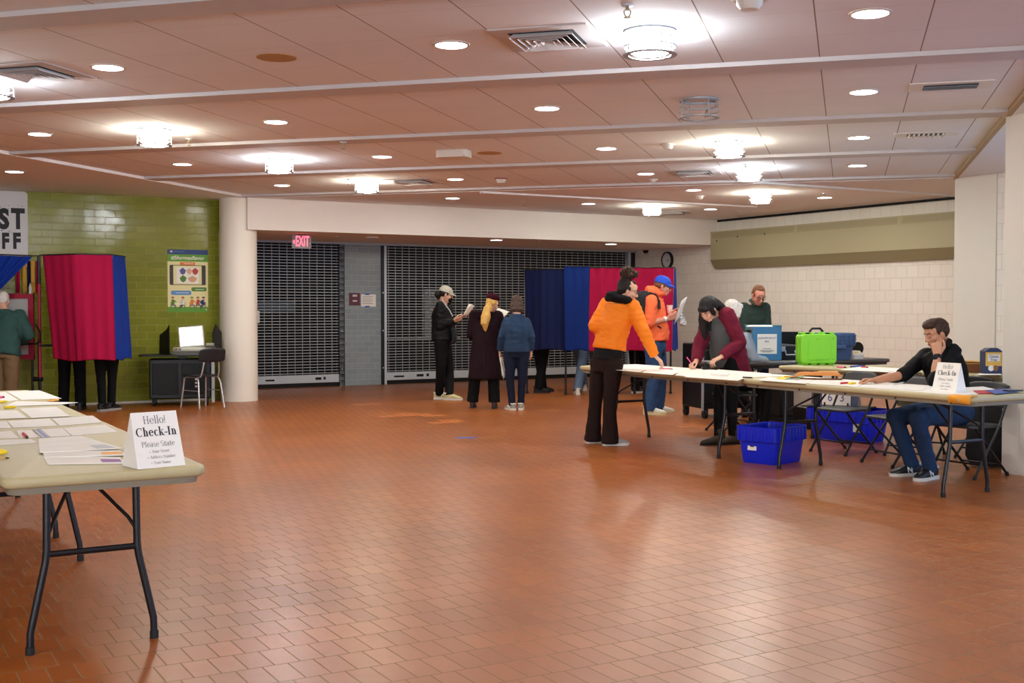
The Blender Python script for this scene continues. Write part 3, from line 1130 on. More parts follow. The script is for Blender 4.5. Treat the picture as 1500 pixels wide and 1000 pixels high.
def blob(name, pts, m, lay, parent=None):
    z = -.004 - .0008 * lay
    mm = Matrix(((1, 0, 0, 0), (0, 0, 1, 0), (0, 1, 0, 0), (0, 0, 0, 1)))
    return MB().prism([(x * PW, y * PH) for x, y in pts], z - .0008, z, mm).build(name, M[m], parent or po, smooth=False)
def oval(cx, cy, rx, ry, a0=0, a1=360): return [(cx + rx * math.cos(R(a)), cy + ry * math.sin(R(a))) for a in np.linspace(a0, a1, 14)[:(-1 if a1 - a0 == 360 else None)]]
for k, (x, mh, mb, dr) in enumerate(((.12, 'poster_brown', 'poster_green2', 1), (.37, 'poster_red', 'poster_white', -1), (.59, 'poster_green', 'poster_orange', 1), (.74, 'poster_brown', 'poster_red', 1), (.88, 'poster_black', 'poster_blue', -1))):
    fg = blob('drawn_figure', [(x - .045, .12), (x + .045, .12), (x + .04, .17), (x + .085 * dr, .155), (x + .09 * dr, .168), (x + .03, .20), (x - .03, .20)][:: 1], mb, 2)
    blob('drawn_head', oval(x, .222, .032, .020), 'poster_tan', 2, fg)
    blob('drawn_hair', oval(x, .229, .042, .021, 0, 180), mh, 3, fg)
    blob('drawn_legs', [(x - .04, .12), (x + .04, .12), (x + .08 * dr, .115), (x + .085 * dr, .05), (x + .06 * dr, .05), (x + .05 * dr, .098), (x - .04, .10)], 'grey_ink', 1, fg)
    blob('drawn_chair', [(x - .06 * dr, .16), (x - .05 * dr, .16), (x - .045 * dr, .11), (x - .03 * dr, .11), (x - .03 * dr, .05), (x - .045 * dr, .05), (x - .055 * dr, .10)], 'poster_brown', 1, fg)
pr('drawn_table', .2, .3, .125, .14, 'poster_white', 1)
pr('drawn_table', .63, .83, .125, .14, 'poster_white', 1)
pr('seal', .93, .97, .03, .055, 'poster_white', 2, .01)
TP = lambda x, y, lay: plane_m((x * PW, -.004 - .0008 * lay - .0006, y * PH), (1, 0, 0), (0, 0, 1))
text('title_lettering', '#5formaxflavor', .078, M['poster_white'], po, TP(.5, .868, 1), .0004, bold=.0012)
pr('header_seal', .07, .12, .955, .98, 'poster_white', 2, .01)
pr('small_print', .14, .42, .962, .970, 'poster_lblue', 2)
for y, w0, w1, m in ((.31, .2, .52, 'poster_white'), (.365, .68, .9, 'poster_white'), (.777, .4, .64, 'poster_white')):
    pr('small_print', w0, w1, y - .004, y + .004, m, 3)

b0 = onGW(-130, 287)
b1 = onGW(41, 376)
bn = thing('banner_board', 'white board with thick black brush lettering above the blue curtain', 'sign board', GW, RZ_U)
dm('board_white', '#d4d5d8', .55)
mm = Matrix(((1, 0, 0, 0), (0, 0, 1, 0), (0, 1, 0, 0), (0, 0, 0, 1)))
MB().prism(rrect(b0.x, b1.x, b1.z - .15, onGW(41, 281).z, .05), -.022, 0, mm).build('board', M['board_white'], bn, bevel=.003)
def brush(name, ch, px0, px1, py0, py1):
    p, q = onGW(px0, py1), onGW(px1, py0)
    h = q.z - p.z
    o = text(name, ch, h * 1.36, M['ink'], bn, plane_m(((p.x + q.x) / 2, -.0235, (p.z + q.z) / 2), (1, 0, 0), (0, 0, 1)), .0005, bold=.018 * h / .25, xs=(q.x - p.x) / (h * .92))
    return o
brush('lettering', 'S', -6, 16, 308, 336)
brush('lettering', 'T', 16, 36, 308, 336)
brush('lettering', 'F', 0, 15, 343, 365)
brush('lettering', 'F', 16, 32, 343, 365)
sp_ = MB()
for k in range(26):
    q = onGW(random.uniform(-20, 36), random.choice((random.uniform(300, 306), random.uniform(337, 342))))
    r = random.uniform(.003, .008)
    sp_.cyl((q.x, -.0222, q.z), (q.x, -.0232, q.z), r, n=8)
sp_.build('splatter', M['ink'], bn, smooth=False)
MB().cyl((onGW(38, 284).x, -.02, onGW(38, 285).z), (onGW(38, 284).x, -.026, onGW(38, 285).z), .01, n=10).build('fixing_bolt', M['steel'], bn)

# ================================================================ back wall signs, exit sign, clock, heater
def onBW(px, py, off=0.0, y0=-.02):
    q = onwall(px, py, CORNER + Vector((.5, -.866, 0)) * -y0, U)
    v = q - CORNER
    return v.dot(U), q.z


dm('plaque_maroon', '#5a1a32', .45)
dm('tape_blue', '#2a5fc0', .6)
x0, z0 = onBW(511.5, 447)
x1, z1 = onBW(527, 429)
pl = thing('wall_plaque', 'maroon room plaque on the grey pier, left of the taped paper', 'sign', CORNER + U * x0 + Vector((0, 0, z0)), RZ_U)
MB().bx(0, x1 - x0, -.034, -.02, 0, z1 - z0).build('plate', M['plaque_maroon'], pl, bevel=.003)
for zz, s in ((.86, .035), (.42, .028)):
    MB().bx(.3 * (x1 - x0), .72 * (x1 - x0), -.0355, -.034, zz * (z1 - z0) - s, zz * (z1 - z0)).build('raised_lettering', M['board_white'], pl, smooth=False)
x0, z0 = onBW(529, 449)
x1, z1 = onBW(550.5, 431)
pp = thing('notice_paper', 'white notice taped with blue tape on the grey pier', 'notice', CORNER + U * x0 + Vector((0, 0, z0)), RZ_U)
MB().bx(0, x1 - x0, -.023, -.021, 0, z1 - z0).build('sheet', M['paper'], pp, smooth=False)
for k in range(5):
    zz = (z1 - z0) * (.82 - .14 * k)
    MB().bx(.025, (x1 - x0) * (.8 - .1 * (k % 2)), -.0238, -.0231, zz - .004, zz + .003).build('printed_line', M['grey_ink'], pp, smooth=False)
for zz in (0, z1 - z0):
    MB().bx(.07, .16, -.0245, -.0232, zz - .012, zz + .014).build('tape', M['tape_blue'], pp, smooth=False)

dm('exit_red', '#ff2a3a', .4, emit=(1, .06, .10), estr=3.2)
dm('exit_face', '#8f8b90', .4)
q = P(441.5, 345.5, 18.3)
ex = thing('exit_sign', 'lit red EXIT sign hung under the bulkhead near the round column', 'exit sign', (q.x, q.y, SOFF), R(17))
MB().bx(-.07, .07, -.03, .03, -.012, 0).build('canopy', M['black_metal'], ex, smooth=False)
MB().bx(-.15, .15, -.022, .022, -.222, -.012).build('housing', M['exit_face'], ex, bevel=.004)
text('lettering', 'EXIT', .225, M['exit_red'], ex, plane_m((.012, -.0235, -.117), (1, 0, 0), (0, 0, 1)), .0008, bold=.003, xs=.46)
MB().prism([(-.137, 0), (-.105, .03), (-.105, .016), (-.118, 0), (-.105, -.016), (-.105, -.03)], 0, .0012, plane_m((0, -.0225, -.117), (1, 0, 0), (0, 0, 1))).build('arrow', M['exit_red'], ex, smooth=False)

q = P(376.5, 464, 18.9)
bxx = thing('intercom_box', 'small pale control box just right of the round column', 'control box', (q.x - .02, q.y, q.z - .1), RZ_U)
MB().bx(-.05, .05, -.05, .05, 0, .2).build('housing', M['white_plastic'], bxx, bevel=.008)
MB().bx(-.03, .03, -.056, -.049, .04, .16).build('cover', M['steel'], bxx, smooth=False)
MB().bx(-.4, -.05, -.02, .02, .08, .12).build('bracket', M['dull_steel'], bxx, smooth=False)


def onRW(px, py):
    q = onwall(px, py, CORNER, D)
    return (q - CORNER).dot(D), q.z


x, z = onRW(979, 381)
ck = thing('wall_clock', 'round black-rimmed wall clock above the red curtain', 'clock', CORNER + D * x + Vector((0, 0, z)), RZ_D)
rx = Matrix.Rotation(PI / 2, 3, 'X')
MB().lathe([(.165, -.005), (.165, .05), (.15, .062), (.14, .05), (.14, -.005)], n=40, M=rx).build('rim', M['black_plastic'], ck)
MB().lathe([(.142, .03), (.142, .04)], n=40, M=rx).build('dial', M['board_white'], ck)
for k in range(12):
    a = k * PI / 6
    MB().box((.12 * math.sin(a), -.0415, .12 * math.cos(a)), (.008, .002, .02), Matrix.Rotation(a, 3, 'Y')).build('hour_mark', M['ink'], ck, smooth=False)
for nm, a, l in (('hour_hand', R(128), .07), ('minute_hand', R(86), .10)):
    MB().box((l / 2 * math.sin(a), -.043, l / 2 * math.cos(a)), (.009, .002, l), Matrix.Rotation(a, 3, 'Y')).build(nm, M['ink'], ck, smooth=False)
x, z = onRW(947.5, 365.5)
sk = thing('wall_speaker', 'small black round speaker on the wall left of the clock', 'speaker', CORNER + D * x + Vector((0, 0, z)), RZ_D)
MB().lathe([(.075, 0), (.075, .05), (.03, .07)], n=24, M=rx).build('body', M['black_plastic'], sk)
MB().lathe([(.12, 0), (.12, .012)], n=24, M=rx).build('back_plate', M['pillar_paint'], sk)

xa, za = onRW(1047, 342)
_, zb = onRW(1053, 392)
# long heater cover on the block wall
_t0, _ = onRW(1046, 360)
ht = thing('wall_heater', 'long beige heater cover high on the block wall', 'heater', CORNER + D * (_t0 + .1) + Vector((0, 0, 0)), RZ_D)
zt, zl = za + .02, zb - .02
Lh = 6.6
prof = [(0, zt), (-.17, zt), (-.17, zl + .16), (-.06, zl), (0, zl)]
hb = MB()
hb.v += [Vector((0, y, z_)) for y, z_ in prof] + [Vector((Lh, y, z_)) for y, z_ in prof]
n = len(prof)
hb.f += [tuple(range(n)), tuple(range(2 * n - 1, n - 1, -1))] + [(i, (i + 1) % n, n + (i + 1) % n, n + i) for i in range(n)]
hb.build('casing', M['beige_metal'], ht, smooth=False, bevel=.006)
x = .06
for x0, x1 in ((.06, 2.14), (2.24, 4.36), (4.46, 6.55)):
    g = MB()
    x = x0
    while x < x1:
        p, p2 = Vector((x + .02, -.172, zt - .02)), Vector((x, -.172, zt - .125))
        g.add([p, p + Vector((.012, 0, 0)), p2 + Vector((.012, 0, 0)), p2], [(0, 1, 2, 3)])
        x += .03
    g.build('vent_slots', M['beige_metal_dark'], ht, smooth=False)
hb = MB()
hb.v += [Vector((.001, -.1735, zl + .161)), Vector((.001, -.062, zl - .001)), Vector((Lh, -.062, zl - .001)), Vector((Lh, -.1735, zl + .161))]
hb.f.append((0, 1, 2, 3))
hb.build('lower_panel', M['beige_metal_dark'], ht, smooth=False, solid=.003)
for xx, dz in ((.18, .5), (.75, .55), (1.45, .56), (5.6, .55)):
    MB().cyl((xx, -.168, zl + dz), (xx, -.176, zl + dz), .014, n=10).build('screw', M['rubber'], ht)

# ---- a small hand-drawn serif alphabet (unit height 1 = capital height); strokes as filled shapes
def serif_text(name, s, size, m, parent, M, heavy=.15, thin=.045, align='C'):
    polys = []
    def bar(x0, y0, x1, y1): polys.append([(x0, y0), (x1, y0), (x1, y1), (x0, y1)])
    def ring(cx, cy, rx, ry, a0=0, a1=360, w=None):
        w = heavy if w is None else w
        n = max(6, int(abs(a1 - a0) / 18))
        o, i_ = [], []
        for k in range(n + 1):
            a = R(a0 + (a1 - a0) * k / n)
            c, s_ = math.cos(a), math.sin(a)
            o.append((cx + rx * c, cy + ry * s_))
            i_.append((cx + (rx - w) * c, cy + (ry - thin) * s_))
        for k in range(n): polys.append([o[k], o[k + 1], i_[k + 1], i_[k]])
    def stem(x, y0, y1, both=True, top=True, bot=True):
        bar(x, y0, x + heavy, y1)
        e = .07
        if bot: bar(x - e, y0, x + heavy + e, y0 + thin)
        if top: bar(x - e, y1 - thin, x + heavy + (e if both else 0), y1)
    def diag(x0, y0, x1, y1, w):
        polys.append([(x0, y0), (x0 + w, y0), (x1 + w, y1), (x1, y1)])
    X, A = .66, .95
    x = 0
    h = heavy
    for ch in s:
        n0 = len(polys)
        if ch == ' ': adv = .3
        elif ch == 'H': stem(.07, 0, A); stem(.53, 0, A); bar(.07, .46, .6, .46 + thin); adv = .60 + h + .1
        elif ch == 'I': stem(.07, 0, A); adv = .26 + h
        elif ch == 'C': ring(.40, A / 2, .40, A / 2 + .01, 48, 312); bar(.64, .62, .68, A); adv = .80
        elif ch == 'P': stem(.07, 0, A); ring(.20, .70, .36, .25, -90, 90); adv = .64
        elif ch == 'S': ring(.30, .70, .27, .26, 40, 270, h * .9); ring(.30, .24, .27, .25, -140, 90, h * .9); adv = .64
        elif ch == 'Y': diag(.28, .42, .0, A, h); diag(.28 + h - thin, .42, .60, A, thin); bar(.28, 0, .28 + h, .44); bar(.2, 0, .36 + h, thin); bar(-.04, A - thin, .22, A); bar(.50, A - thin, .72, A); adv = .74
        elif ch == 'A': diag(.0, 0, .32, A, thin); diag(.58, 0, .32, A, h); bar(.14, .3, .6, .3 + thin); bar(-.05, 0, .16, thin); bar(.50, 0, .80, thin); adv = .80
        elif ch == 'N': bar(.07, 0, .07 + thin, A); bar(.60, 0, .60 + thin, A); diag(.60 - h * .6, 0, .07, A, h); bar(-.02, 0, .2, thin); bar(.52, A - thin, .74, A); adv = .76
        elif ch in 'eo':
            ring(.27, X / 2, .27, X / 2 + .01, (0 if ch == 'o' else 12), (360 if ch == 'o' else 320))
            if ch == 'e': bar(.08, .33, .52, .33 + thin)
            adv = .60
        elif ch == 'c': ring(.26, X / 2, .26, X / 2 + .01, 50, 315); adv = .54
        elif ch == 'a': ring(.22, .19, .22, .2); bar(.34, 0, .34 + h, .48); ring(.26, .46, .23, .21, 0, 150); bar(.34, 0, .42 + h, thin); adv = .60
        elif ch == 'd': ring(.25, X / 2, .25, X / 2 + .01); stem(.40, 0, 1.0, both=False); adv = .66
        elif ch == 'b': ring(.34, X / 2, .25, X / 2 + .01); bar(.05, 0, .05 + h, 1.0); bar(-.03, 1.0 - thin, .05, 1.0); adv = .64
        elif ch == 'l': stem(.07, 0, 1.0, both=False); adv = .22 + h
        elif ch == 't': bar(.10, .08, .10 + h, .86); bar(0, X - thin, .34, X); ring(.24, .12, .14, .13, 180, 320, h); adv = .40
        elif ch == 'h': stem(.05, 0, 1.0, both=False); ring(.25, .42, .24, .25, 0, 130); stem(.49 - h, 0, .42, top=False); adv = .62
        elif ch == 'k': stem(.05, 0, 1.0, both=False); diag(.16, .28, .42, X, thin); diag(.46 - h * .5, 0, .22, .38, h); bar(.36, X - thin, .56, X); bar(.38, 0, .64, thin); adv = .62
        elif ch == 'n': stem(.05, 0, X, both=False); ring(.25, .42, .24, .25, 0, 130); stem(.49 - h, 0, .42, top=False); adv = .62
        elif ch == 'm': stem(.05, 0, X, both=False); ring(.24, .42, .22, .25, 0, 130); stem(.46 - h, 0, .42, top=False); ring(.60, .42, .22, .25, 0, 130); stem(.82 - h, 0, .42, top=False); adv = .96
        elif ch == 'r': stem(.07, 0, X, both=False); ring(.33, .48, .18, .19, 50, 150, h * .8); adv = .46
        elif ch == 's': ring(.20, .48, .18, .19, 40, 270, h * .8); ring(.20, .17, .18, .18, -140, 90, h * .8); adv = .46
        elif ch == 'u': bar(.07, .2, .07 + h, X); bar(0, X - thin, .07, X); ring(.27, .24, .21, .25, 180, 310); bar(.42, 0, .42 + h, X); bar(.35, X - thin, .42, X); bar(.42, 0, .50 + h, thin); adv = .66
        elif ch == '!': bar(.06, .26, .06 + h * .8, A); bar(.06, 0, .06 + h * .8, .12); adv = .26 + h * .5
        elif ch == '-': bar(.04, .26, .36, .26 + max(thin * 1.6, h * .55)); adv = .40
        elif ch == '\u2022': ring(.15, .33, .13, .13, 0, 360, .13); adv = .55
        else: adv = .5
        for k in range(n0, len(polys)): polys[k] = [(px_ + x, py_) for px_, py_ in polys[k]]
        x += adv
    b = MB()
    k = size
    for i, pl in enumerate(polys):
        pts = [((px_ - x / 2) * k, (py_ - .45) * k) for px_, py_ in pl]
        z = .0003 + .000004 * i
        vs = [M @ Vector((a, c, z)) for a, c in pts]
        b.add(vs, [tuple(range(len(vs)))])
    me = bpy.data.meshes.new(name)
    me.from_pydata([tuple(v) for v in b.v], [], b.f)
    me.materials.append(m)
    o = bpy.data.objects.new(name, me)
    COL.objects.link(o)
    o.parent = parent
    return o


# ================================================================ sign cards
dm('ink_soft', '#4a4a50', .8)
def tent_card(label, loc, rz, W=.225, Hh=.215, dp=.115):
    t = thing('sign_card', label, 'sign', loc, rz)
    s = MB()
    # front leaf, back leaf and base of folded card; front faces local -y
    f = lambda y0, y1, nm: MB().add([(-W / 2, y0, 0), (W / 2, y0, 0), (W / 2 - .004, y1, Hh), (-W / 2 + .004, y1, Hh)], [(0, 1, 2, 3)])
    f(-dp / 2, 0, 'a').build('front_leaf', M['paper'], t, smooth=False, solid=.0012)
    f(dp / 2, 0, 'b').build('back_leaf', M['paper'], t, smooth=False, solid=.0012)
    for s_ in (-1, 1):
        MB().add([(s_ * (W / 2 - .001), -dp / 2, .001), (s_ * (W / 2 - .001), dp / 2, .001), (s_ * (W / 2 - .004), 0, Hh)], [(0, 1, 2)]).build('side_leaf', M['paper'], t, smooth=False, solid=.0008)
    ln = math.hypot(Hh, dp / 2)
    yv = Vector((0, dp / 2, Hh)).normalized()
    def row(frac, s, sz, m, heavy, thin=.05, dx=0):
        p = Vector((dx, -dp / 2, 0)) + yv * (ln * frac) + Vector((0, -.0012, .0003))
        return serif_text('lettering', s, sz, m, t, plane_m(p, (1, 0, 0), yv), heavy, thin)
    row(.855, 'Hello!', .033, M['ink_soft'], .09, .04)
    row(.64, 'Check-In', .037, M['ink'], .165, .06)
    row(.42, 'Please State', .0225, M['ink_soft'], .09, .045)
    row(.29, '\u2022 Your Street', .0125, M['ink_soft'], .09, .05)
    row(.19, '\u2022 Address Number', .0125, M['ink_soft'], .09, .05, .006)
    row(.09, '\u2022 Your Name', .0125, M['ink_soft'], .09, .05)
    return t


q = (ontable(199, 688) + ontable(266, 679.5)) / 2
tent_card('white folded Check-In sign card at the near end of the left table', (q.x - .035, q.y + .045, TZ + .0005), R(42), .20, .215, .145)
q = (ontable(1366, 573) + ontable(1399, 574)) / 2
tent_card('white folded Check-In sign card standing before the seated man', (q.x + .05, q.y + .03, (TZ + .0005)), R(-62))

# ================================================================ papers and stationery
dm('marker_yellow', '#f0d21e', .5)
dm('marker_orange', '#f0a21e', .6)
dm('marker_purple', '#8a4a98', .6)
dm('pen_red', '#c8203c', .4)
dm('pen_pink', '#e8508c', .4)
dm('envelope_orange', '#c47a24', .7, var=.06, vscale=20, bump=.2, bscale=40)
dm('envelope_yellow', '#f0a52c', .65)
dm('envelope_manila', '#d8a65a', .75, var=.05, vscale=15)
dm('ruler_clear', '#b8bccb', .25)
dm('ink_blue', '#4a4f9a', .5)
dm('paper_blueish', '#c9d0d4', .8)
dm('folder_red', '#b8323c', .6)
dm('folder_blue', '#4a5ea8', .6)
zl_ = [TZ + .0008]


def sheet(px4, label, group=None, m='paper', z=None, lines=3, name='paper_sheet', th=.0012, cat='paper', lm='paper_blueish'):
    """a sheet lying on a table; corners read off the photograph, near-left first, anticlockwise seen from above"""
    if z is None:
        zl_[0] += .00009
        z = zl_[0]
    pts = [Fl(a, b, z) for a, b in px4]
    c = sum(pts, Vector()) / 4
    t = thing(name, label, cat, (c.x, c.y, z), 0, group)
    MB().prism([(p.x - c.x, p.y - c.y) for p in pts], 0, th).build('leaf', M[m], t, smooth=False)
    A, B, C_, D_ = [p - c for p in pts]
    if lines:
        w = MB()
        for k in range(lines):
            f = (k + 1) / (lines + 1)
            l, r = A.lerp(D_, f), B.lerp(C_, f)
            d = (D_ - A) * .012
            a_, b_ = l.lerp(r, .07), l.lerp(r, .93)
            w.add([Vector((v.x, v.y, th + .0003)) for v in (a_, b_, b_ + d, a_ + d)], [(0, 1, 2, 3)])
        w.build('printed_lines', M[lm], t, smooth=False)
    return t


GP = 'papers on the left tables'
S = [
    ([(-25, 654), (56, 648), (45, 643), (-25, 645)], 'white sheet at the left frame edge behind the yellow highlighter'),
    ([(68, 653), (140, 649), (122, 639), (56, 642)], 'white sheet right behind the fanned paper folders'),
    ([(-6, 642), (28, 641.5), (16, 631), (-6, 633)], 'white sheet under the fingers at the left frame edge'),
    ([(30, 641.5), (60, 640.5), (46, 630), (24, 631)], 'white sheet with the red pen on it'),
    ([(62, 640.5), (104, 638), (91, 627), (58, 629)], 'white sheet partly under the clear ruler'),
    ([(106, 638), (172, 632.5), (154, 622), (92, 627)], 'white sheet nearest the back of the near sign card'),
    ([(-8, 627.5), (17, 627), (9, 617), (-8, 618)], 'white sheet at the left edge, row behind the red pen'),
    ([(20, 626.5), (84, 623.5), (72, 613), (11, 617)], 'white sheet in the middle of the row behind the ruler'),
    ([(88, 623.5), (150, 618.5), (136, 608.5), (76, 613)], 'white sheet at the right end of the row behind the ruler'),
    ([(-8, 613.5), (40, 612), (24, 601), (-8, 602)], 'white sheet at the left end of the farther table front row'),
    ([(46, 612), (103, 609.5), (83, 596), (28, 598.5)], 'white sheet at the right end of the farther table front row'),
    ([(32, 586), (90, 583.5), (58, 571.8), (10, 573.5)], 'white ruled sheet near the far end of the far left table'),
    ([(-8, 589), (27, 586), (8, 574), (-8, 575)], 'white sheet at the far left end, under a pink marker'),
]
for c, lab in S: sheet(c, lab, GP)
for k, (c, lab, mk) in enumerate((([(70, 680.5), (182, 679), (176, 670), (62, 668)], 'lowest fanned ballot folder with a purple tab', 'marker_purple'),
                                  ([(66, 670), (184, 667), (176, 660), (62, 662)], 'middle fanned ballot folder with an orange tab', 'marker_orange'),
                                  ([(58, 663), (180, 657), (118, 638.5), (56, 643)], 'topmost fanned ballot folder with a pale blue tab', 'paper_blueish'))):
    t = sheet(c, lab, 'fanned folders', z=(TZ + .002) + .003 * k, lines=2, name='paper_folder', th=.0025)
    A, B, C_, D_ = [Fl(a, b, (TZ + .002) + .003 * k) - Vector((t.location.x, t.location.y, t.location.z)) for a, b in c]
    f0, f1, g0, g1 = (.72, .98, .18, .62) if k < 2 else (.70, .93, .05, .28)
    l = lambda f, g: A.lerp(B, f).lerp(D_.lerp(C_, f), g)
    MB().prism([(v.x, v.y) for v in (l(f0, g0), l(f1, g0), l(f1, g1), l(f0, g1))], .0026, .0031).build('tab', M[mk], t, smooth=False)
t = sheet([(6, 595.5), (88, 592.5), (114, 589.7), (24, 588)], 'white folder with a yellow-orange tab jutting past the far left table edge', None, z=(TZ + .003), lines=1, name='paper_folder', th=.003)
c = [(6, 595.5), (88, 592.5), (114, 589.7), (24, 588)]
v = [Fl(a, b, (TZ + .003)) - t.location for a, b in ((70, 588.3), (87, 586.8), (86, 584.8), (68, 586.2))]
MB().prism([(p.x, p.y) for p in v], .003, .0036).build('tab', M['marker_orange'], t, smooth=False)


def pen(label, a, b, m, r=.006, name='pen', z=(TZ + .0005), group=None, cat='pen'):
    p, q = Fl(a[0], a[1], z + r), Fl(b[0], b[1], z + r)
    t = thing(name, label, cat, (p.x, p.y, z + .0015), 0, group)
    d = q - p
    o = Vector((0, 0, r))
    MB().tube([o, o + d * .8], r, n=10).build('barrel', M[m], t)
    MB().tube([o + d * .8, o + d * .93, o + d], [r * .95, r * .7, r * .25], n=10).build('cap', M['black_plastic' if m != 'marker_yellow' else 'marker_yellow'], t)
    return t


pen('red pen lying on a sheet of the left table', (34, 635), (41, 641.5), 'pen_red', .007)
pen('yellow highlighter at the left frame edge on the near table', (-18, 663), (11, 662), 'marker_yellow', .012, 'highlighter', cat='highlighter')
pen('thin brown pencil at the left frame edge in front of the highlighter', (-14, 671.5), (14, 671), 'envelope_manila', .004, 'pencil', cat='pencil')
pen('pink marker at the far left on the farther table', (-12, 582.5), (7, 581.5), 'pen_pink', .009, 'marker', cat='marker')
pen('yellow highlighter lying beside the far folder on the left table', (6, 597), (24, 596), 'marker_yellow', .009, 'highlighter', cat='highlighter')
pen('yellow highlighter behind the far folder at the left frame edge', (-8, 589.5), (11, 588), 'marker_yellow', .009, 'highlighter', cat='highlighter')
t = sheet([(61, 641), (74, 640.5), (59, 628), (48, 629)], 'clear ruler with a blue stripe across two sheets on the left table', None, m='ruler_clear', z=(TZ + .004), lines=0, name='ruler', th=.002, cat='ruler')
v = [Fl(a, b, (TZ + .004)) - t.location for a, b in ((67, 640.5), (70, 640.3), (55.5, 628.7), (52.5, 629))]
MB().prism([(p.x, p.y) for p in v], .002, .0026).build('stripe', M['ink_blue'], t, smooth=False)

# right tables
for tb_, x0_, x1_, lab in ((T1, -1.22, 1.22, 'long white paper cover along the table where the orange jacket leans'), (T2, -1.14, 1.06, 'long white paper cover along the table of the seated man in black')):
    t = thing('paper_cover', lab, 'table paper', (tb_.location.x, tb_.location.y, TZ + .0004), RZ_D, 'white paper table covers')
    MB().prism([(x0_, -.30), (x1_, -.315), (x1_, .33), (x0_, .34)], 0, .0004).build('sheet', M['paper'], t, smooth=False)
GR = 'papers on the right front tables'
for c, lab in (
        ([(940, 545.5), (985, 549), (1000, 542), (955, 539)], 'white roll sheet under the orange-sleeved hand'),
        ([(890, 541), (938, 545), (952, 538.5), (902, 535.5)], 'white roll sheet nearest the far end of the front table'),
        ([(988, 549.5), (1036, 553.5), (1052, 546), (1002, 542.5)], 'white roll sheet under the pink pen of the woman in burgundy'),
        ([(1002, 552), (1080, 557.5), (1092, 553.5), (1016, 548)], 'white roll sheet at the near edge below the burgundy cuff'),
        ([(1040, 545.5), (1120, 552), (1130, 547), (1052, 541)], 'white roll sheet by the inner edge beside the burgundy cardigan'),
        ([(1112, 557), (1180, 562), (1192, 556.5), (1125, 552)], 'white roll sheet in front of the padded envelope'),
        ([(1186, 562), (1256, 566.5), (1266, 560), (1198, 556)], 'white roll sheet under the red and yellow markers'),
        ([(1262, 567), (1350, 572), (1362, 565), (1272, 560.5)], 'white roll sheet under the seated man\'s forearm'),
        ([(1420, 573), (1462, 571), (1440, 566), (1402, 568)], 'white paper behind the sign card at the table end')):
    sheet(c, lab, GR)
t = sheet([(1041, 549.5), (1066, 551.5), (1068, 548), (1042, 546.4)], 'thick white paper pad near the joint of the two front tables', None, z=(TZ + .002), lines=0, name='paper_pad', th=.018, cat='paper pad')
pen('pink pen lying under the orange-sleeved hand', (966, 539.5), (986, 540.5), 'pen_pink', .006)
pen('dark pen on the front table left of the yellow-green ruler', (1088, 552.6), (1103, 553.2), 'black_plastic', .007)
pen('red marker on the sheet before the seated man', (1232, 561.5), (1243, 560.5), 'pen_red', .009, 'marker', cat='marker')
pen('yellow highlighter on the sheet before the seated man', (1243, 562), (1254, 561), 'marker_yellow', .009, 'highlighter', cat='highlighter')
pen('cream pencil on the sheet under the seated man\'s forearm', (1309, 563.5), (1328, 559), 'paper', .006, 'pencil', cat='pencil')
t = sheet([(1137, 555), (1150, 556), (1164, 551.5), (1150, 551)], 'yellow and green ruler on the front table by the padded envelope', None, m='marker_yellow', z=(TZ + .003), lines=0, name='ruler', th=.006, cat='ruler')
v = [Fl(a, b, (TZ + .003)) - t.location for a, b in ((1150, 556), (1160, 555.5), (1170, 552), (1162, 551.5))]
MB().prism([(p.x, p.y) for p in v], .0, .006).build('green_edge', mat('ruler_green', srgb('#4f8f62'), .4), t, smooth=False)
dm('plastic_clear', '#c7cbc6', .2)
t = sheet([(1158, 556), (1170, 556.5), (1178, 551), (1160, 549)], 'crumpled clear plastic sleeve left of the padded envelope', None, m='plastic_clear', z=(TZ + .005), lines=0, name='plastic_sleeve', th=.004, cat='plastic sleeve')

# padded envelope
q = ontable(1198, 556)
t = thing('padded_envelope', 'fat orange-brown envelope with a torn white flap on the front table', 'envelope', (q.x + .03, q.y + .1, (TZ + .001)), R(-12))
m = MB()
rows = []
for j in range(9):
    row = []
    for i in range(15):
        x = -.20 + .4 * i / 14
        y = -.12 + .24 * j / 8
        e = max(0, 1 - (abs(x) / .205) ** 6) * max(0, 1 - (abs(y) / .125) ** 4)
        row.append(Vector((x, y, .002 + .06 * e ** .3 + .006 * noise.noise(Vector((x * 12, y * 12, 3))) * e)))
    rows.append(row)
m.sheet(rows)
m.sheet([[Vector((p.x, p.y, .001)) for p in r] for r in rows])
for e in (0, 1):
    pass
m.build('body', M['envelope_orange'], t)
MB().box((.09, .08, .056), (.16, .11, .004), rotm(x=.12)).build('flap', M['envelope_manila'], t, smooth=False)
MB().prism([(-.2, -.02), (-.29, .03), (-.2, .06)], .012, .018).build('tail', M['envelope_orange'], t, smooth=False)

# yellow envelope hanging over the table edge, folders at the end
def edge_at(px):
    c0_ = Vector((2.951, 9.436, 0)) - U * .38
    q_ = onwall(px, 500, c0_, D)
    return Vector((q_.x, q_.y, TZ + .002))
e0, e1 = edge_at(1391), edge_at(1424)
c = (e0 + e1) / 2
t = thing('yellow_envelope', 'yellow-orange envelope hanging over the front table edge under the sign card', 'envelope', (c.x, c.y, (TZ + .002)), 0)
dirv = (e1 - e0)
nin = U.copy()
A, B = e0 - c, e1 - c
gx = []
for s_, dz in ((.07, .002), (.02, .002), (-.004, .001), (-.010, -.010), (-.012, -.052)):
    gx.append([A + nin * s_ + Vector((0, 0, dz)), (A + B) / 2 + nin * (s_ + .001) + Vector((0, 0, dz)), B + nin * s_ + Vector((0, 0, dz))])
MB().sheet(gx).build('body', M['envelope_yellow'], t, solid=.003)
p = c + nin * -.026
MB().cyl((nin * -.012).to_tuple()[:2] + (-.03,), (nin * -.016).to_tuple()[:2] + (-.03,), .007, n=10).build('clasp', M['steel'], t)
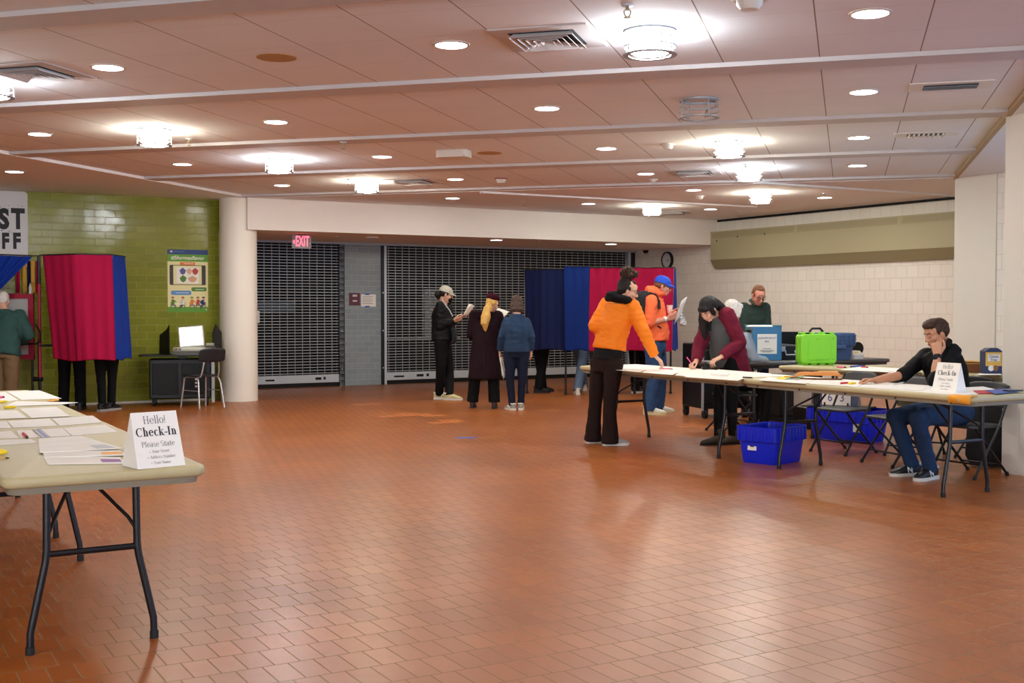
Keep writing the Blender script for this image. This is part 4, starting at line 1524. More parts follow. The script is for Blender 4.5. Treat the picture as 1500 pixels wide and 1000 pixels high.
for k, (c4, lab, m_) in enumerate((([(1434, 577), (1462, 576), (1452, 572), (1426, 572.5)], 'red folder on the front table end right of the sign card', 'folder_red'),
                                   ([(1458, 577), (1494, 573), (1478, 569.5), (1444, 572)], 'blue folder on the front table end under the small dark phone', 'folder_blue'))):
    sheet(c4, lab, None, m=m_, z=(TZ + .003) + .006 * k, lines=0, name='folder', th=.005, cat='folder')
q = Fl(1484, 571.5, TZ + .02)
t = thing('phone', 'small dark phone lying on the blue folder at the table end', 'phone', (q.x, q.y, TZ + .015), R(20))
MB().prism(rrect(-.07, .07, -.035, .035, .012), 0, .009).build('body', M['black_plastic'], t)
MB().prism(rrect(-.062, .062, -.03, .03, .008), .009, .0095).build('display', M['glass_dark'], t)

# small black stapler/stamp near the woman's hand
q = ontable(1035, 541.5)
t = thing('date_stamp', 'small black hand stamp under the burgundy-sleeved hand', 'stamp', (q.x, q.y + .05, (TZ + .001)), R(30))
MB().bx(-.03, .03, -.02, .02, 0, .02).bx(-.028, -.02, -.015, .015, .02, .06).bx(.02, .028, -.015, .015, .02, .06).build('frame', M['black_plastic'], t, smooth=False, bevel=.002)
MB().cyl((0, 0, .02), (0, 0, .075), .012).build('handle', M['black_plastic'], t)

# back table things
for c4, lab in (([(1230, 541.5), (1300, 545), (1330, 540), (1262, 536.5)], 'white sheets on the back table under the coloured pens'),
                ([(1300, 546), (1330, 547.5), (1352, 542), (1322, 540.5)], 'white sheets on the back table behind the man\'s sleeve'),
                ([(1428, 549), (1466, 549), (1466, 546), (1440, 545)], 'white sheet on the back table beneath the carton')):
    sheet(c4, lab, 'papers on the back table', lines=2)
pen('blue pen on the back table papers', (1246, 537), (1268, 535.5), 'folder_blue', .009)
pen('red pen on the back table papers, crossing the blue one', (1262, 537.5), (1272, 538), 'pen_red', .008)
pen('pink pen on the back table near the lime case', (1226, 537.4), (1240, 538), 'pen_pink', .008)

# lime equipment case
dm('lime', '#7fd42a', .42, var=.02, vscale=5)
dm('lime_dark', '#5fae1e', .45)
q = Fl(1197, 534.5, (TZ + .001))
t = thing('equipment_case', 'bright lime green hard case standing upright on the back table', 'equipment case', (q.x + .01, q.y + .09, (TZ + .001)), R(8))
W_, H_, Dp = .205, .335, .085
rr = rrect(-W_, W_, .015, H_, .04)
mm = Matrix(((1, 0, 0, 0), (0, 0, 1, 0), (0, 1, 0, 0), (0, 0, 0, 1)))
MB().prism(rr, -Dp, -.012, mm).build('front_shell', M['lime'], t, bevel=.012)
MB().prism(rr, -.004, Dp, mm).build('back_shell', M['lime'], t, bevel=.012)
MB().prism(rrect(-W_ + .012, W_ - .012, .025, H_ - .01, .04), -.012, -.004, mm).build('seam', M['lime_dark'], t)
MB().prism(rrect(-.125, .135, .055, H_ - .055, .03), -Dp - .006, -Dp + .004, mm).build('raised_panel', M['lime'], t, bevel=.004)
for x in (-.15, -.05, .05, .15):
    MB().bx(x - .035, x + .035, -Dp * .85, Dp * .85, 0, .03).build('foot_rib', M['lime'], t, bevel=.008)
for x in (-.165, -.06, .06, .165):
    MB().bx(x - .022, x + .022, -Dp * .7, Dp * .7, H_ - .01, H_ + .022).build('hinge_block', M['lime'], t, bevel=.007)
for x in (-.12, .12):
    MB().bx(x - .02, x + .02, -.04, .03, H_ + .0, H_ + .016).build('latch', M['black_plastic'], t, bevel=.003)
hg = MB()
hg.tube([(-.075, 0, H_ + .0), (-.07, 0, H_ + .035), (-.045, 0, H_ + .06), (.045, 0, H_ + .06), (.07, 0, H_ + .035), (.075, 0, H_ + .0)], .013, n=10)
hg.build('handle', M['black_plastic'], t)
for x, z in ((-.02, .285), (.16, .285), (-.02, .06), (.16, .06)):
    MB().cyl((x, -Dp - .002, z), (x, -Dp - .009, z), .006, n=8).build('screw', M['lime_dark'], t)

# blue ballot box
dm('ballot_blue', '#3c7cae', .5)
dm('ballot_teal', '#4c7d86', .55)
q = Fl(1120, 527, (TZ + .001))
t = thing('ballot_box', 'blue metal auxiliary ballot box with a printed paper on its front', 'ballot box', (q.x, q.y + .10, (TZ + .001)), R(5))
MB().bx(-.17, .17, -.165, .165, 0, .40).build('body', M['ballot_blue'], t, bevel=.004)
MB().bx(-.1705, -.172, -.15, .15, .02, .38).build('side_panel', M['ballot_teal'], t, smooth=False)
MB().bx(-.178, .178, -.172, .172, .40, .415).build('lid', M['ballot_teal'], t, bevel=.003)
MB().bx(-.18, -.171, -.1, .1, .33, .355).build('slot', M['black_matte'], t, smooth=False)
MB().bx(.165, .175, -.169, -.16, 0, .40).build('door_edge', M['ballot_blue'], t, smooth=False)
sg = MB().bx(-.118, .118, -.1672, -.1655, .075, .31).build('sign_paper', M['paper'], t, smooth=False)
for s_, z, sz in (('AUXILIARY BALLOT', .262, .030), ('BOX', .222, .030), ('Ward 6', .135, .014), ('PRECINCT THREE'[:8], .11, .018)):
    if sz > .02: text('sign_lettering', s_, sz, M['ink_blue'], t, plane_m((0, -.1685, z), (1, 0, 0), (0, 0, 1)), .0003, xs=.82)
for z, w in ((.135, .05), (.113, .085), (.10, .06)):
    MB().bx(-w, w, -.1685, -.167, z - .004, z + .003).build('small_print', M['grey_ink'], t, smooth=False)
sheet([(1093, 478.5), (1132, 478.5), (1130, 477), (1096, 477)], 'white papers lying on top of the blue ballot box', None, z=TZ + .418, lines=0, th=.006)

# black open case and dark blue tote on the dark table
q = Fl(1157, 527, (TZ + .001))
t = thing('black_case', 'black case with open lid between the ballot box and the lime case', 'equipment case', (q.x + .05, q.y + .2, (TZ + .001)), R(8))
MB().bx(-.22, .22, -.15, .15, 0, .17).build('tub', M['black_plastic'], t, bevel=.012)
MB().box((0, .15, .25), (.44, .03, .16)).build('lid', M['black_matte'], t, bevel=.01)
MB().tube([(-.12, -.155, .11), (-.12, -.18, .06), (-.0, -.18, .06), (-.0, -.155, .11)], .01, n=8).build('handle', M['dull_steel'], t)
for x in (-.15, .1): MB().bx(x - .02, x + .03, -.16, -.145, .1, .16).build('latch', M['dull_steel'], t, bevel=.003)
MB().box((-.05, 0, .175), (.2, .15, .02), rotm(y=.1)).build('tray', M['grey_ink'], t, smooth=False)
MB().bx(.19, .24, -.16, .16, .12, .28).build('side_flap', M['chair_plastic'], t, bevel=.008)

dm('tote_blue', '#3d5a86', .5)
q = Fl(1234, 528, (TZ + .001))
t = thing('ribbed_tote', 'dark blue ribbed tote with folded lid right of the lime case', 'storage tote', (q.x - .02, q.y + .30, (TZ + .001)), R(12))
MB().loft([((0, 0, 0), (.16, 0, 0), (0, .14, 0)), ((0, 0, .16), (.185, 0, 0), (0, .16, 0)), ((0, 0, .17), (.21, 0, 0), (0, .175, 0)), ((0, 0, .29), (.215, 0, 0), (0, .18, 0)), ((0, 0, .32), (.20, 0, 0), (0, .17, 0))], 40, p=9).build('tub', M['tote_blue'], t)
for k in range(7):
    x = -.17 + .057 * k
    MB().bx(x - .006, x + .006, -.19, -.17, .18, .305).build('rib', M['tote_blue'], t, bevel=.003)
for k in range(3):
    z = .20 + .045 * k
    MB().bx(-.2, .2, -.186, -.172, z - .005, z + .005).build('rib', M['tote_blue'], t, bevel=.003)
MB().bx(-.10, .06, -.195, -.16, .13, .18).build('lip', M['tote_blue'], t, bevel=.01)
q = Fl(1253, 526, (TZ + .001))
t = thing('label_printer', 'small white label printer beside the dark blue tote', 'printer', (q.x + .03, q.y + .1, (TZ + .001)), R(10))
MB().loft([((0, 0, 0), (.075, 0, 0), (0, .09, 0)), ((0, 0, .05), (.075, 0, 0), (0, .09, 0)), ((-.01, .02, .10), (.055, 0, 0), (0, .06, 0))], 24, p=6).build('body', M['white_plastic'], t)
MB().box((-.02, -.058, .08), (.045, .02, .012), rotm(x=.6)).build('yellow_tag', M['marker_yellow'], t, smooth=False)
q = Fl(1247, 520, (TZ + .001))
t = thing('tape_roll', 'round black roll standing behind the white label printer', 'tape roll', (q.x + .10, q.y + .10, (TZ + .001) + .085), R(20))
MB().lathe([(.03, -.03), (.085, -.03), (.085, .03), (.03, .03)], n=28, M=rotm(x=PI / 2)).build('roll', M['black_plastic'], t)

# carton and bundle of envelopes at the far right
dm('carton_navy', '#25304f', .5)
dm('carton_yellow', '#e4b44a', .5)
q = Fl(1455.5, 548, (TZ + .001))
t = thing('snack_carton', 'navy and yellow gluten free carton at the right end of the back table', 'carton', (q.x + .01, q.y + .09, (TZ + .001)), R(6))
MB().bx(-.085, .085, -.05, .05, 0, .215).build('box', M['carton_navy'], t, bevel=.002)
MB().bx(-.08, .08, -.052, -.0495, .075, .205).build('label_panel', M['carton_yellow'], t, smooth=False)
MB().prism([(-.085, .0), (-.04, .028), (.04, .03), (.085, .0)], -.05, .05, Matrix(((1, 0, 0, 0), (0, 0, 1, 0), (0, 1, 0, .215), (0, 0, 0, 1)))).build('top_flap', M['carton_navy'], t, smooth=False)
MB().bx(.0855, .088, -.045, .045, .01, .2).build('side_panel', M['paper_blueish'], t, smooth=False)
MB().bx(-.06, .06, -.0535, -.0515, .12, .185).build('label_oval', M['poster_white'], t, smooth=False)
text('lettering', 'Gluten', .042, M['carton_navy'], t, plane_m((0, -.0545, .165), (1, 0, 0), (0, 0, 1)), .0003, xs=.85)
text('lettering', 'Free', .038, M['carton_navy'], t, plane_m((0, -.0545, .133), (1, 0, 0), (0, 0, 1)), .0003, xs=.85)
for x, m_ in ((-.025, 'poster_white'), (.02, 'poster_brown')):
    MB().cyl((x, -.050, .055), (x, -.053, .055), .028, n=18).build('pictured_food', M[m_], t)
for k in range(9):
    q = Fl(1432, 546, (TZ + .001))
    t = thing('manila_envelope', 'stacked brown envelope in the banded bundle by the carton' if k < 8 else 'topmost brown envelope tilted on the banded bundle by the carton', 'envelope', (q.x - .01, q.y + .1, (TZ + .001) + .012 * k), R(-4 + 2 * (k % 3)), 'banded envelopes')
    b_ = MB()
    b_.box((0, 0, .0055 + (.004 if k == 8 else 0)), (.27, .19, .0105), rotm(y=.05) if k == 8 else None)
    b_.build('body', M['envelope_manila' if k > 6 else 'poster_brown'], t, smooth=False, bevel=.002)
t = thing('rubber_band', 'pale rubber band around the bundle of brown envelopes', 'rubber band', (q.x - .01, q.y + .1, (TZ + .001)), 0)
MB().tube([(.03, -.103, .0), (.03, -.103, .11), (.03, .1, .11), (.03, .1, .0)], .003, n=6).build('band', M['envelope_manila'], t)

# ================================================================ blue storage bins
dm('bin_blue', '#0a28d6', .38, var=.03, vscale=6)
def storage_bin(name, label, loc, rz, LX, LY, Hh):
    t = thing(name, label, 'storage bin', (loc[0], loc[1], 0), rz)
    a, b, cx = LX / 2, LY / 2, 7
    m = MB()
    m.loft([((0, 0, .0), (a * .82, 0, 0), (0, b * .82, 0)), ((0, 0, .01), (a * .84, 0, 0), (0, b * .84, 0)), ((0, 0, Hh * .60), (a * .93, 0, 0), (0, b * .93, 0)), ((0, 0, Hh), (a * .97, 0, 0), (0, b * .97, 0)),
            ((0, 0, Hh), (a * .94, 0, 0), (0, b * .94, 0)), ((0, 0, .02), (a * .80, 0, 0), (0, b * .80, 0))], 48, p=9)
    m.build('tub', M['bin_blue'], t, angle=30)
    r = MB()
    r.loft([((0, 0, Hh * .60), (a * .94, 0, 0), (0, b * .95, 0)), ((0, 0, Hh * .62), (a * 1.0, 0, 0), (0, b * 1.0, 0)), ((0, 0, Hh), (a * 1.03, 0, 0), (0, b * 1.03, 0)), ((0, 0, Hh + .008), (a * 1.0, 0, 0), (0, b * 1.0, 0)), ((0, 0, Hh * .98), (a * .96, 0, 0), (0, b * .96, 0))], 48, p=9, cap=False)
    r.build('rim', M['bin_blue'], t, angle=30)
    for k in range(9):
        x = -a * .8 + a * 1.6 * k / 8
        for s_ in (-1, 1):
            MB().box((x, s_ * b * 1.02, Hh * .8), (.012, .012, Hh * .34)).build('rib', M['bin_blue'], t, bevel=.003)
    for k in range(6):
        y = -b * .8 + b * 1.6 * k / 5
        for s_ in (-1, 1):
            MB().box((s_ * a * 1.02, y, Hh * .8), (.012, .012, Hh * .34)).build('rib', M['bin_blue'], t, bevel=.003)
    return t


b1 = storage_bin('storage_bin', 'open blue storage bin under the joint of the front tables', (2.35, 10.55), R(46), .54, .43, .325)
lb = MB().box((-.245 - .0, .05, .15), (.004, .09, .062), rotm(y=.13)).build('label_sticker', M['paper'], b1, smooth=False)
MB().box((-.2485, .05, .155), (.003, .035, .012), rotm(y=.13)).build('label_print', M['ink'], lb, smooth=False)
fb = Vector(((3.146 + 3.60) / 2, (12.39 + 11.87) / 2, 0)) + Vector((.755, .655, 0)) * .22
b2 = storage_bin('storage_bin', 'blue storage bin behind the chairs with a black device on top', (fb.x, fb.y), R(-49), (TZ + .000), .46, .33)
MB().box((.24, -.222, .16), (.08, .004, .09), rotm(x=-.09)).build('label_sticker', M['paper_blueish'], b2, smooth=False)
t = thing('device_tray', 'flat black tray lying across the back blue bin', 'tray', (fb.x - .06, fb.y + .06, .340), R(-44))
MB().bx(-.36, .30, -.22, .2, 0, .012).build('body', M['black_plastic'], t, bevel=.006)
t = thing('tabulator_box', 'black and blue box marked 6 3 on the tray over the back bin', 'equipment box', (fb.x - .10, fb.y - .02, .353), R(-30))
MB().bx(-.2, .16, -.13, .15, 0, .20).build('body', M['tote_blue'], t, bevel=.006)
MB().bx(-.21, -.17, -.135, .16, 0, .20).build('side_panel', M['black_plastic'], t, smooth=False)
MB().bx(-.15, .15, -.142, -.128, .0, .025).build('lower_grille', M['grey_ink'], t, smooth=False)
MB().bx(-.148, .148, -.134, -.130, .02, .19).build('number_card', M['paper'], t, smooth=False)
for x in (-.12, .12): MB().bx(x - .008, x + .008, -.143, -.133, .01, .05).build('clip', M['black_plastic'], t, smooth=False)
text('number', '6', .12, M['ink_blue'], t, plane_m((-.065, -.1355, .10), (1, 0, 0), (0, 0, 1)), .0003, xs=.9)
text('number', '3', .12, M['ink_blue'], t, plane_m((.06, -.1355, .10), (1, 0, 0), (0, 0, 1)), .0003, xs=.9)

# black things under and behind the dark table
t = thing('tabulator_cart', 'tall black wheeled ballot cart behind the woman in burgundy', 'cart', (2.60, 14.95, 0), R(18))
MB().bx(-.32, .32, -.3, .3, .12, .94).build('body', M['black_plastic'], t, bevel=.02)
MB().bx(-.30, .30, -.312, -.295, .18, .86).build('front_door', M['black_matte'], t, bevel=.01)
MB().bx(-.334, -.318, -.31, -.27, .1, .86).build('side_rail', M['dull_steel'], t, smooth=False)
for x in (-.28, .28):
    for y in (-.26, .26):
        c = MB().cyl((x - .02, y, .055), (x + .02, y, .055), .055, n=18).build('caster', M['rubber'], t)
        MB().bx(x - .03, x + .03, y - .035, y + .03, .06, .125).build('fork', M['black_metal'], c)
t = thing('storage_chest', 'black storage chest under the dark grey table', 'storage chest', (3.46, 14.52, 0), R(30))
MB().bx(-.36, .34, -.22, .24, .06, .56).build('body', M['black_plastic'], t, bevel=.02)
MB().bx(-.37, .35, -.23, .25, .40, .43).build('lid_rim', M['black_metal'], t, bevel=.004)
MB().bx(-.34, .32, -.2, .22, 0, .06).build('base', M['black_matte'], t)
for x in (-.2, .2): MB().bx(x - .03, x + .03, -.24, -.21, .38, .46).build('latch', M['dull_steel'], t, bevel=.004)
t = thing('wood_grain_box', 'brown wood-grain box with a pale edge under the back table', 'box', (3.50, 13.50, 0), R(20))
dm('woodgrain', '#6a5140', .55, var=.2, vscale=3, stretch=(18, 18, 1))
MB().bx(-.16, .16, -.16, .16, .24, .52).build('body', M['woodgrain'], t, bevel=.004)
MB().bx(-.175, -.158, -.168, .16, .24, .53).bx(-.16, .16, -.168, -.16, .24, .252).build('edge_trim', M['white_plastic'], t, smooth=False)
MB().bx(-.18, .17, -.17, .17, 0, .24).build('plinth', M['black_matte'], t, bevel=.004)
cb = MB()
for k in range(3):
    pts = []
    for i in range(14):
        a = i / 13
        pts.append((-.35 + .8 * a, .08 * math.sin(7 * a + k * 2) + .05 * k, .012))
    cb.tube(pts, .008, n=6)
t = thing('power_cords', 'tangle of dark cords on the floor under the dark grey table', 'cords', (3.05, 13.75, 0), R(20))
cb.build('cable', M['rubber'], t)
t = thing('clear_bottle', 'small clear plastic bottle lying on the floor under the dark table', 'bottle', (3.38, 13.72, .034), R(40))
MB().lathe([(.0, -.1), (.032, -.1), (.033, .05), (.014, .085), (.014, .1)], n=18, M=rotm(y=PI / 2)).build('body', M['plastic_clear'], t)
MB().lathe([(.016, .098), (.016, .118)], n=14, M=rotm(y=PI / 2)).build('cap', M['white_plastic'], t)

# bags hung about the chairs on the right
dm('olive_bag', '#6d6848', .8, bump=.3, bscale=40)
dm('black_cloth', '#121318', .85, bump=.4, bscale=60)
t = thing('black_bag', 'soft black bag slung on the chair beside the right pillar', 'bag', (4.17, 10.20, -.406), R(-30))
t.scale = (1, 1, 1.4)
MB().loft([((0, 0, .30), (.15, 0, 0), (0, .08, 0)), ((0, 0, .36), (.19, 0, 0), (0, .11, 0)), ((0, 0, .52), (.18, 0, 0), (0, .10, 0)), ((0, 0, .68), (.13, 0, 0), (0, .06, 0)), ((0, 0, .71), (.10, 0, 0), (0, .03, 0))], 28, p=3).build('body', M['black_cloth'], t)
MB().tube([(-.09, 0, .68), (-.08, 0, .80), (.08, 0, .80), (.09, 0, .68)], .012, n=8).build('strap', M['black_cloth'], t)
q = Fl(1338, 640)
t = thing('olive_bag', 'olive cloth bag on the seat behind the seated man\'s knees', 'bag', (3.81, 11.03, .463), R(-30))
MB().loft([((0, 0, 0), (.16, 0, 0), (0, .10, 0)), ((0, 0, .1), (.18, 0, 0), (0, .12, 0)), ((0, 0, .22), (.14, 0, 0), (0, .08, 0)), ((0, 0, .26), (.08, 0, 0), (0, .04, 0))], 24, p=2.6).build('body', M['olive_bag'], t)
MB().tube([(-.06, 0, .25), (-.05, 0, .31), (.05, 0, .31), (.06, 0, .25)], .01, n=8).build('strap', M['olive_bag'], t)

# blue tape cross on the floor
q = Fl(683, 641)
t = thing('floor_tape', 'blue tape cross stuck to the tile floor before the queue', 'tape', (q.x, q.y, .0005), R(10))
MB().box((0, 0, .0006), (.26, .045, .001), rotm(z=.25)).build('strip', M['tape_blue'], t, smooth=False)
MB().box((0, 0, .0012), (.20, .04, .001), rotm(z=-.9)).build('strip', M['tape_blue'], t, smooth=False)

# ================================================================ voting booths
dm('curtain_red', '#a40e40', .85, var=.06, vscale=6, spec=.2)
dm('curtain_blue', '#0d3290', .85, var=.06, vscale=6, spec=.2)
dm('curtain_navy', '#121d48', .85, var=.06, vscale=6, spec=.2)
dm('curtain_midblue', '#0a286e', .85, var=.06, vscale=6, spec=.2)
dm('frame_red', '#a31a3c', .45)
dm('panel_white', '#b9babb', .5)


def curtain(t, m, top, bot, z0, z1, n=60, folds=9, amp=.03, seed=0, name='curtain', sag=0.0):
    """top and bottom paths as lists of (x, y) in the booth's own space"""
    def along(pts, f):
        d = [0]
        for a, b in zip(pts, pts[1:]): d.append(d[-1] + math.hypot(b[0] - a[0], b[1] - a[1]))
        s = f * d[-1]
        for i in range(len(pts) - 1):
            if s <= d[i + 1] + 1e-9:
                g = (s - d[i]) / max(1e-9, d[i + 1] - d[i])
                return Vector((pts[i][0] + (pts[i + 1][0] - pts[i][0]) * g, pts[i][1] + (pts[i + 1][1] - pts[i][1]) * g, 0))
        return Vector((*pts[-1], 0))
    rows = []
    nz = 14
    for j in range(nz + 1):
        g = j / nz
        row = []
        for i in range(n + 1):
            f = i / n
            p = along(top, f).lerp(along(bot, f), g)
            e = .02
            tv = along(top, min(1, f + e)) - along(top, max(0, f - e))
            nv = Vector((-tv.y, tv.x, 0)).normalized()
            ph = f * folds * 2 * PI + seed + .8 * math.sin(f * 7 + seed)
            a_ = amp * (.35 + .65 * g) * (1 + .4 * math.sin(f * 11 + seed * 2))
            zt = z1 - sag * math.sin(PI * f)
            row.append(p + nv * (a_ * math.sin(ph)) + Vector((0, 0, zt + (z0 + .012 * math.sin(f * 9 + seed) - zt) * g)))
        rows.append(row)
    return MB().sheet(rows).build(name, M[m], t, solid=.004, sub=1)


def rel(t, p): return (p.x - t.location.x, p.y - t.location.y)


def pole(t, x, y, z0, z1, m='black_metal', r=.016, name='pole'):
    o = MB().tube([(x, y, z0), (x, y, z1)], r, n=10).build(name, M[m], t)
    if z0 < .05: MB().cyl((x, y, 0), (x, y, .03), r * 1.5, n=12).build('foot', M['rubber'], o)
    return o


YB = 15.35
base = P(120, 600, YB)
bo = thing('voting_booth', 'voting booth with a red curtain and blue side curtain before the green wall', 'voting booth', (base.x, base.y, 0))
pA, pB, pC = P(62, 400, YB + .1), P(165, 400, YB - .05), P(184, 400, YB + .55)
lA, lB, lC = P(75, 400, YB + .1), P(169, 400, YB - .12), P(194, 400, YB + .62)
ztop = P(120, 373, YB).z
zbot = P(120, 527.5, YB).z
mid_t = P(110, 400, YB - .22)
mid_b = P(120, 400, YB - .25)
curtain(bo, 'curtain_red', [rel(bo, pA), rel(bo, mid_t), rel(bo, pB)], [rel(bo, lA), rel(bo, mid_b), rel(bo, lB)], zbot, ztop, folds=7, amp=.014, seed=1)
curtain(bo, 'curtain_blue', [rel(bo, pB), rel(bo, pC)], [rel(bo, lB), rel(bo, lC)], zbot, ztop, n=24, folds=2, amp=.015, seed=2)
x_, y_ = rel(bo, P(124.5, 590, 16.0))
pole(bo, x_, y_, 0, .95)
x_, y_ = rel(bo, P(57, 400, YB + .3))
pole(bo, x_, y_, 0, .45)
pole(bo, x_, y_, .45, 1.70, 'frame_red', .02)
pole(bo, x_, y_, 1.70, ztop + .0, 'black_metal', .022)
MB().tube([(x_, y_, ztop), (rel(bo, pA)[0], rel(bo, pA)[1], ztop), (*rel(bo, mid_t), ztop), (*rel(bo, pB), ztop), (*rel(bo, pC), ztop)], .009, n=8).build('top_rail', M['black_metal'], bo)
MB().tube([(x_ - .04, y_ - .03, 1.16), (x_ + .03, y_ - .04, 1.05), (x_ + .02, y_ - .04, .93), (x_ - .05, y_ - .03, .90)], .012, n=8).build('strap', M['black_matte'], bo)
MB().cyl((x_ - .09, y_, .43), (x_ + .03, y_, .43), .03, n=12).build('clamp_knob', M['black_plastic'], bo)
MB().bx(x_, x_ + .75, y_ - .02, y_ + .4, .865, .89).build('shelf', M['black_matte'], bo, smooth=False)
MB().bx(x_ + .02, x_ + .5, y_ + .38, y_ + .40, .9, 1.7).build('back_panel', M['panel_white'], bo, smooth=False)

# the open booth at the left frame edge
base = P(30, 600, YB + .5)
b2o = thing('voting_booth', 'open red-framed voting booth with a tied blue curtain at the left frame edge', 'voting booth', (base.x, base.y, 0))
yb = YB + .45
rp = lambda px, Y: rel(b2o, P(px, 400, Y))
zf = lambda py, Y: P(30, py, Y).z
top_l, top_r = rp(-60, yb - .55), rp(48, yb - .3)
# tied-back curtain: a swag from the rail to a gathered side
rows = []
for j in range(13):
    g = j / 12
    row = []
    for i in range(31):
        f = i / 30
        fx = f * (1 - .86 * g)
        x = top_l[0] + (top_r[0] - top_l[0]) * fx
        y = top_l[1] + (top_r[1] - top_l[1]) * fx + .03 * math.sin(f * 40 + 2 * g)
        z1 = zf(372 + 3 * f, yb - .4)
        z0 = zf(470, yb - .4)
        row.append(Vector((x, y, z1 + (z0 - z1) * g)))
    rows.append(row)
MB().sheet(rows).build('curtain', M['curtain_blue'], b2o, solid=.004, sub=1)
MB().tube([(*top_l, zf(371, yb - .4)), (*top_r, zf(374, yb - .4)), (*rp(56, yb - .15), zf(374, yb - .3))], .009, n=8).build('top_rail', M['black_metal'], b2o)
fx0, fx1 = rp(-40, yb)[0], rp(49, yb)[0]
fy = rp(20, yb)[1]
for (x0, x1, z0, z1) in ((fx0, fx1, zf(437, yb), zf(430, yb)), (fx0, fx1, zf(500, yb), zf(497, yb)), (fx0, fx1, zf(526, yb), zf(519, yb)), (fx1 - .07, fx1, zf(526, yb) + .001, zf(430, yb) - .001), (fx0, fx0 + .05, zf(526, yb), zf(430, yb))):
    th = .024 if x1 - x0 < .1 else .02
    MB().bx(x0, x1, fy - th, fy + th, z0, z1).build('frame_bar', M['frame_red'], b2o, smooth=False)
MB().bx(fx0 + .05, fx1 - .07, fy + .0, fy + .012, zf(497, yb), zf(437, yb)).build('back_panel', M['panel_white'], b2o, smooth=False)
MB().bx(fx0 + .05, fx1 - .07, fy + .0, fy + .012, zf(519, yb), zf(501, yb)).build('lower_panel', M['panel_white'], b2o, smooth=False)
MB().bx(fx0, fx1, fy - .35, fy + .0, zf(503, yb) - .012, zf(503, yb) + .012).build('writing_shelf', M['black_matte'], b2o, smooth=False)
for x in (fx0 + .03, fx1 - .03, fx1 + .06):
    pole(b2o, x, fy, 0, zf(526 if x < fx1 else 497, yb))
for px, m_ in ((23, 'curtain_red'), (33, 'carton_yellow'), (40, 'curtain_navy'), (45, 'carton_yellow'), (52, 'curtain_red')):
    a_ = rp(px, yb + .3)
    b_ = rp(px + 6, yb + .32)
    curtain(b2o, m_, [a_, b_], [a_, b_], zf(429, yb + .3), zf(382, yb + .3), n=12, folds=1.5, amp=.012, seed=px, name='inner_curtain')
t = thing('bottle_row', 'small pale bottle on the red-framed booth ledge', 'bottle', Vector((base.x, base.y, 0)) + Vector((rp(44, yb)[0], fy, zf(430, yb))))
MB().lathe([(.02, 0), (.02, .09), (.008, .12), (.008, .14)], n=14).build('body', M['plastic_clear'], t)
t.name = 'bottle'

# right-hand booths
YR = 18.3
def booth_right(label, tops, bots, ztop_px, zbot_px, poles, rail=True, Y=YR):
    base = P(tops[0][1][0][0], 600, Y)
    t = thing('voting_booth', label, 'voting booth', (base.x, base.y, 0))
    zt, zb = P(850, ztop_px, Y).z, P(850, zbot_px, Y).z
    rp_ = []
    for (m_, tp, folds, amp, dzt) in tops:
        tl = [rel(t, P(px, 400, Y + dy)) for px, dy in tp]
        bl = [rel(t, P(px, 400, Y + dy)) for px, dy in bots[m_ + str(tp[0][0])]]
        curtain(t, m_, tl, bl, zb, zt + dzt, n=int(30 + 30 * len(tp)), folds=folds, amp=amp, seed=tp[0][0])
        rp_ += [Vector((*p, zt + dzt)) for p in tl]
    MB().tube(rp_, .009, n=8).build('top_rail', M['black_metal'], t)
    for px, dy, top in poles:
        x, y = rel(t, P(px, 400, Y + dy))
        pole(t, x, y, 0, P(850, top, Y).z)
    a = rel(t, P(tops[0][1][0][0] + 8, 400, Y + .35))
    b = rel(t, P(tops[0][1][-1][0] - 4, 400, Y + .35))
    MB().bx(min(a[0], b[0]), max(a[0], b[0]), a[1] - .1, a[1] + .25, .92, .945).build('writing_shelf', M['black_matte'], t, smooth=False)
    return t


booth_right('voting booth with navy curtains left of the red one, before the wide shutter',
            [('curtain_navy', [(768, .5), (795, .15), (827, .05)], 5, .016, -.03), ('curtain_midblue', [(826, .0), (864, .02)], 2.5, .012, .012)],
            {'curtain_navy768': [(770, .5), (796, .1), (828, .0)], 'curtain_midblue826': [(828, -.05), (864, -.02)]}, 391, 513,
            [(829, .3, 500), (772, .6, 500), (866, .5, 420)])
booth_right('voting booth with red curtain behind the man in the blue cap',
            [('curtain_red', [(864, .0), (925, -.12), (987, -.05)], 9, .016, 0), ('curtain_blue', [(988, -.05), (990, .7)], 2, .015, 0)],
            {'curtain_red864': [(862, -.02), (925, -.16), (985, -.1)], 'curtain_blue988': [(986, -.1), (995, .8)]}, 392, 514,
            [(930, .5, 480), (983, .5, 480), (868, .6, 500)])
# ================================================================ people
def smat(k, col):
    m = mat(k, col, .5, var=.05, vscale=14)
    b = m.node_tree.nodes['Principled BSDF']
    b.inputs['Subsurface Weight'].default_value = .12
    b.inputs['Subsurface Radius'].default_value = (.012, .005, .003)
    M[k] = m
smat('skin', '#cf9a80')
smat('skin_pale', '#d8a88f')
smat('skin_tan', '#c08a6a')
smat('skin_ruddy', '#d08e76')
dm('eye_white', '#e6e0da', .3)
dm('eye_dark', '#1f1512', .3)
dm('lip', '#a85f56', .5)
dm('brow_dark', '#2a1c16', .8)


def hairmat(k, c1, c2):
    m = mat(k, c1, .6, var=.35, vscale=5, stretch=(30, 30, 4), bump=.5, bscale=6, spec=.3)
    M[k] = m
hairmat('hair_dark', '#1c1411', '')
hairmat('hair_brown', '#3b271b', '')
hairmat('hair_black', '#141010', '')
hairmat('hair_blond', '#d3a95c', '')
hairmat('hair_greybrown', '#4d3d34', '')
hairmat('hair_ginger', '#74492e', '')
hairmat('hair_white', '#d9d5cf', '')


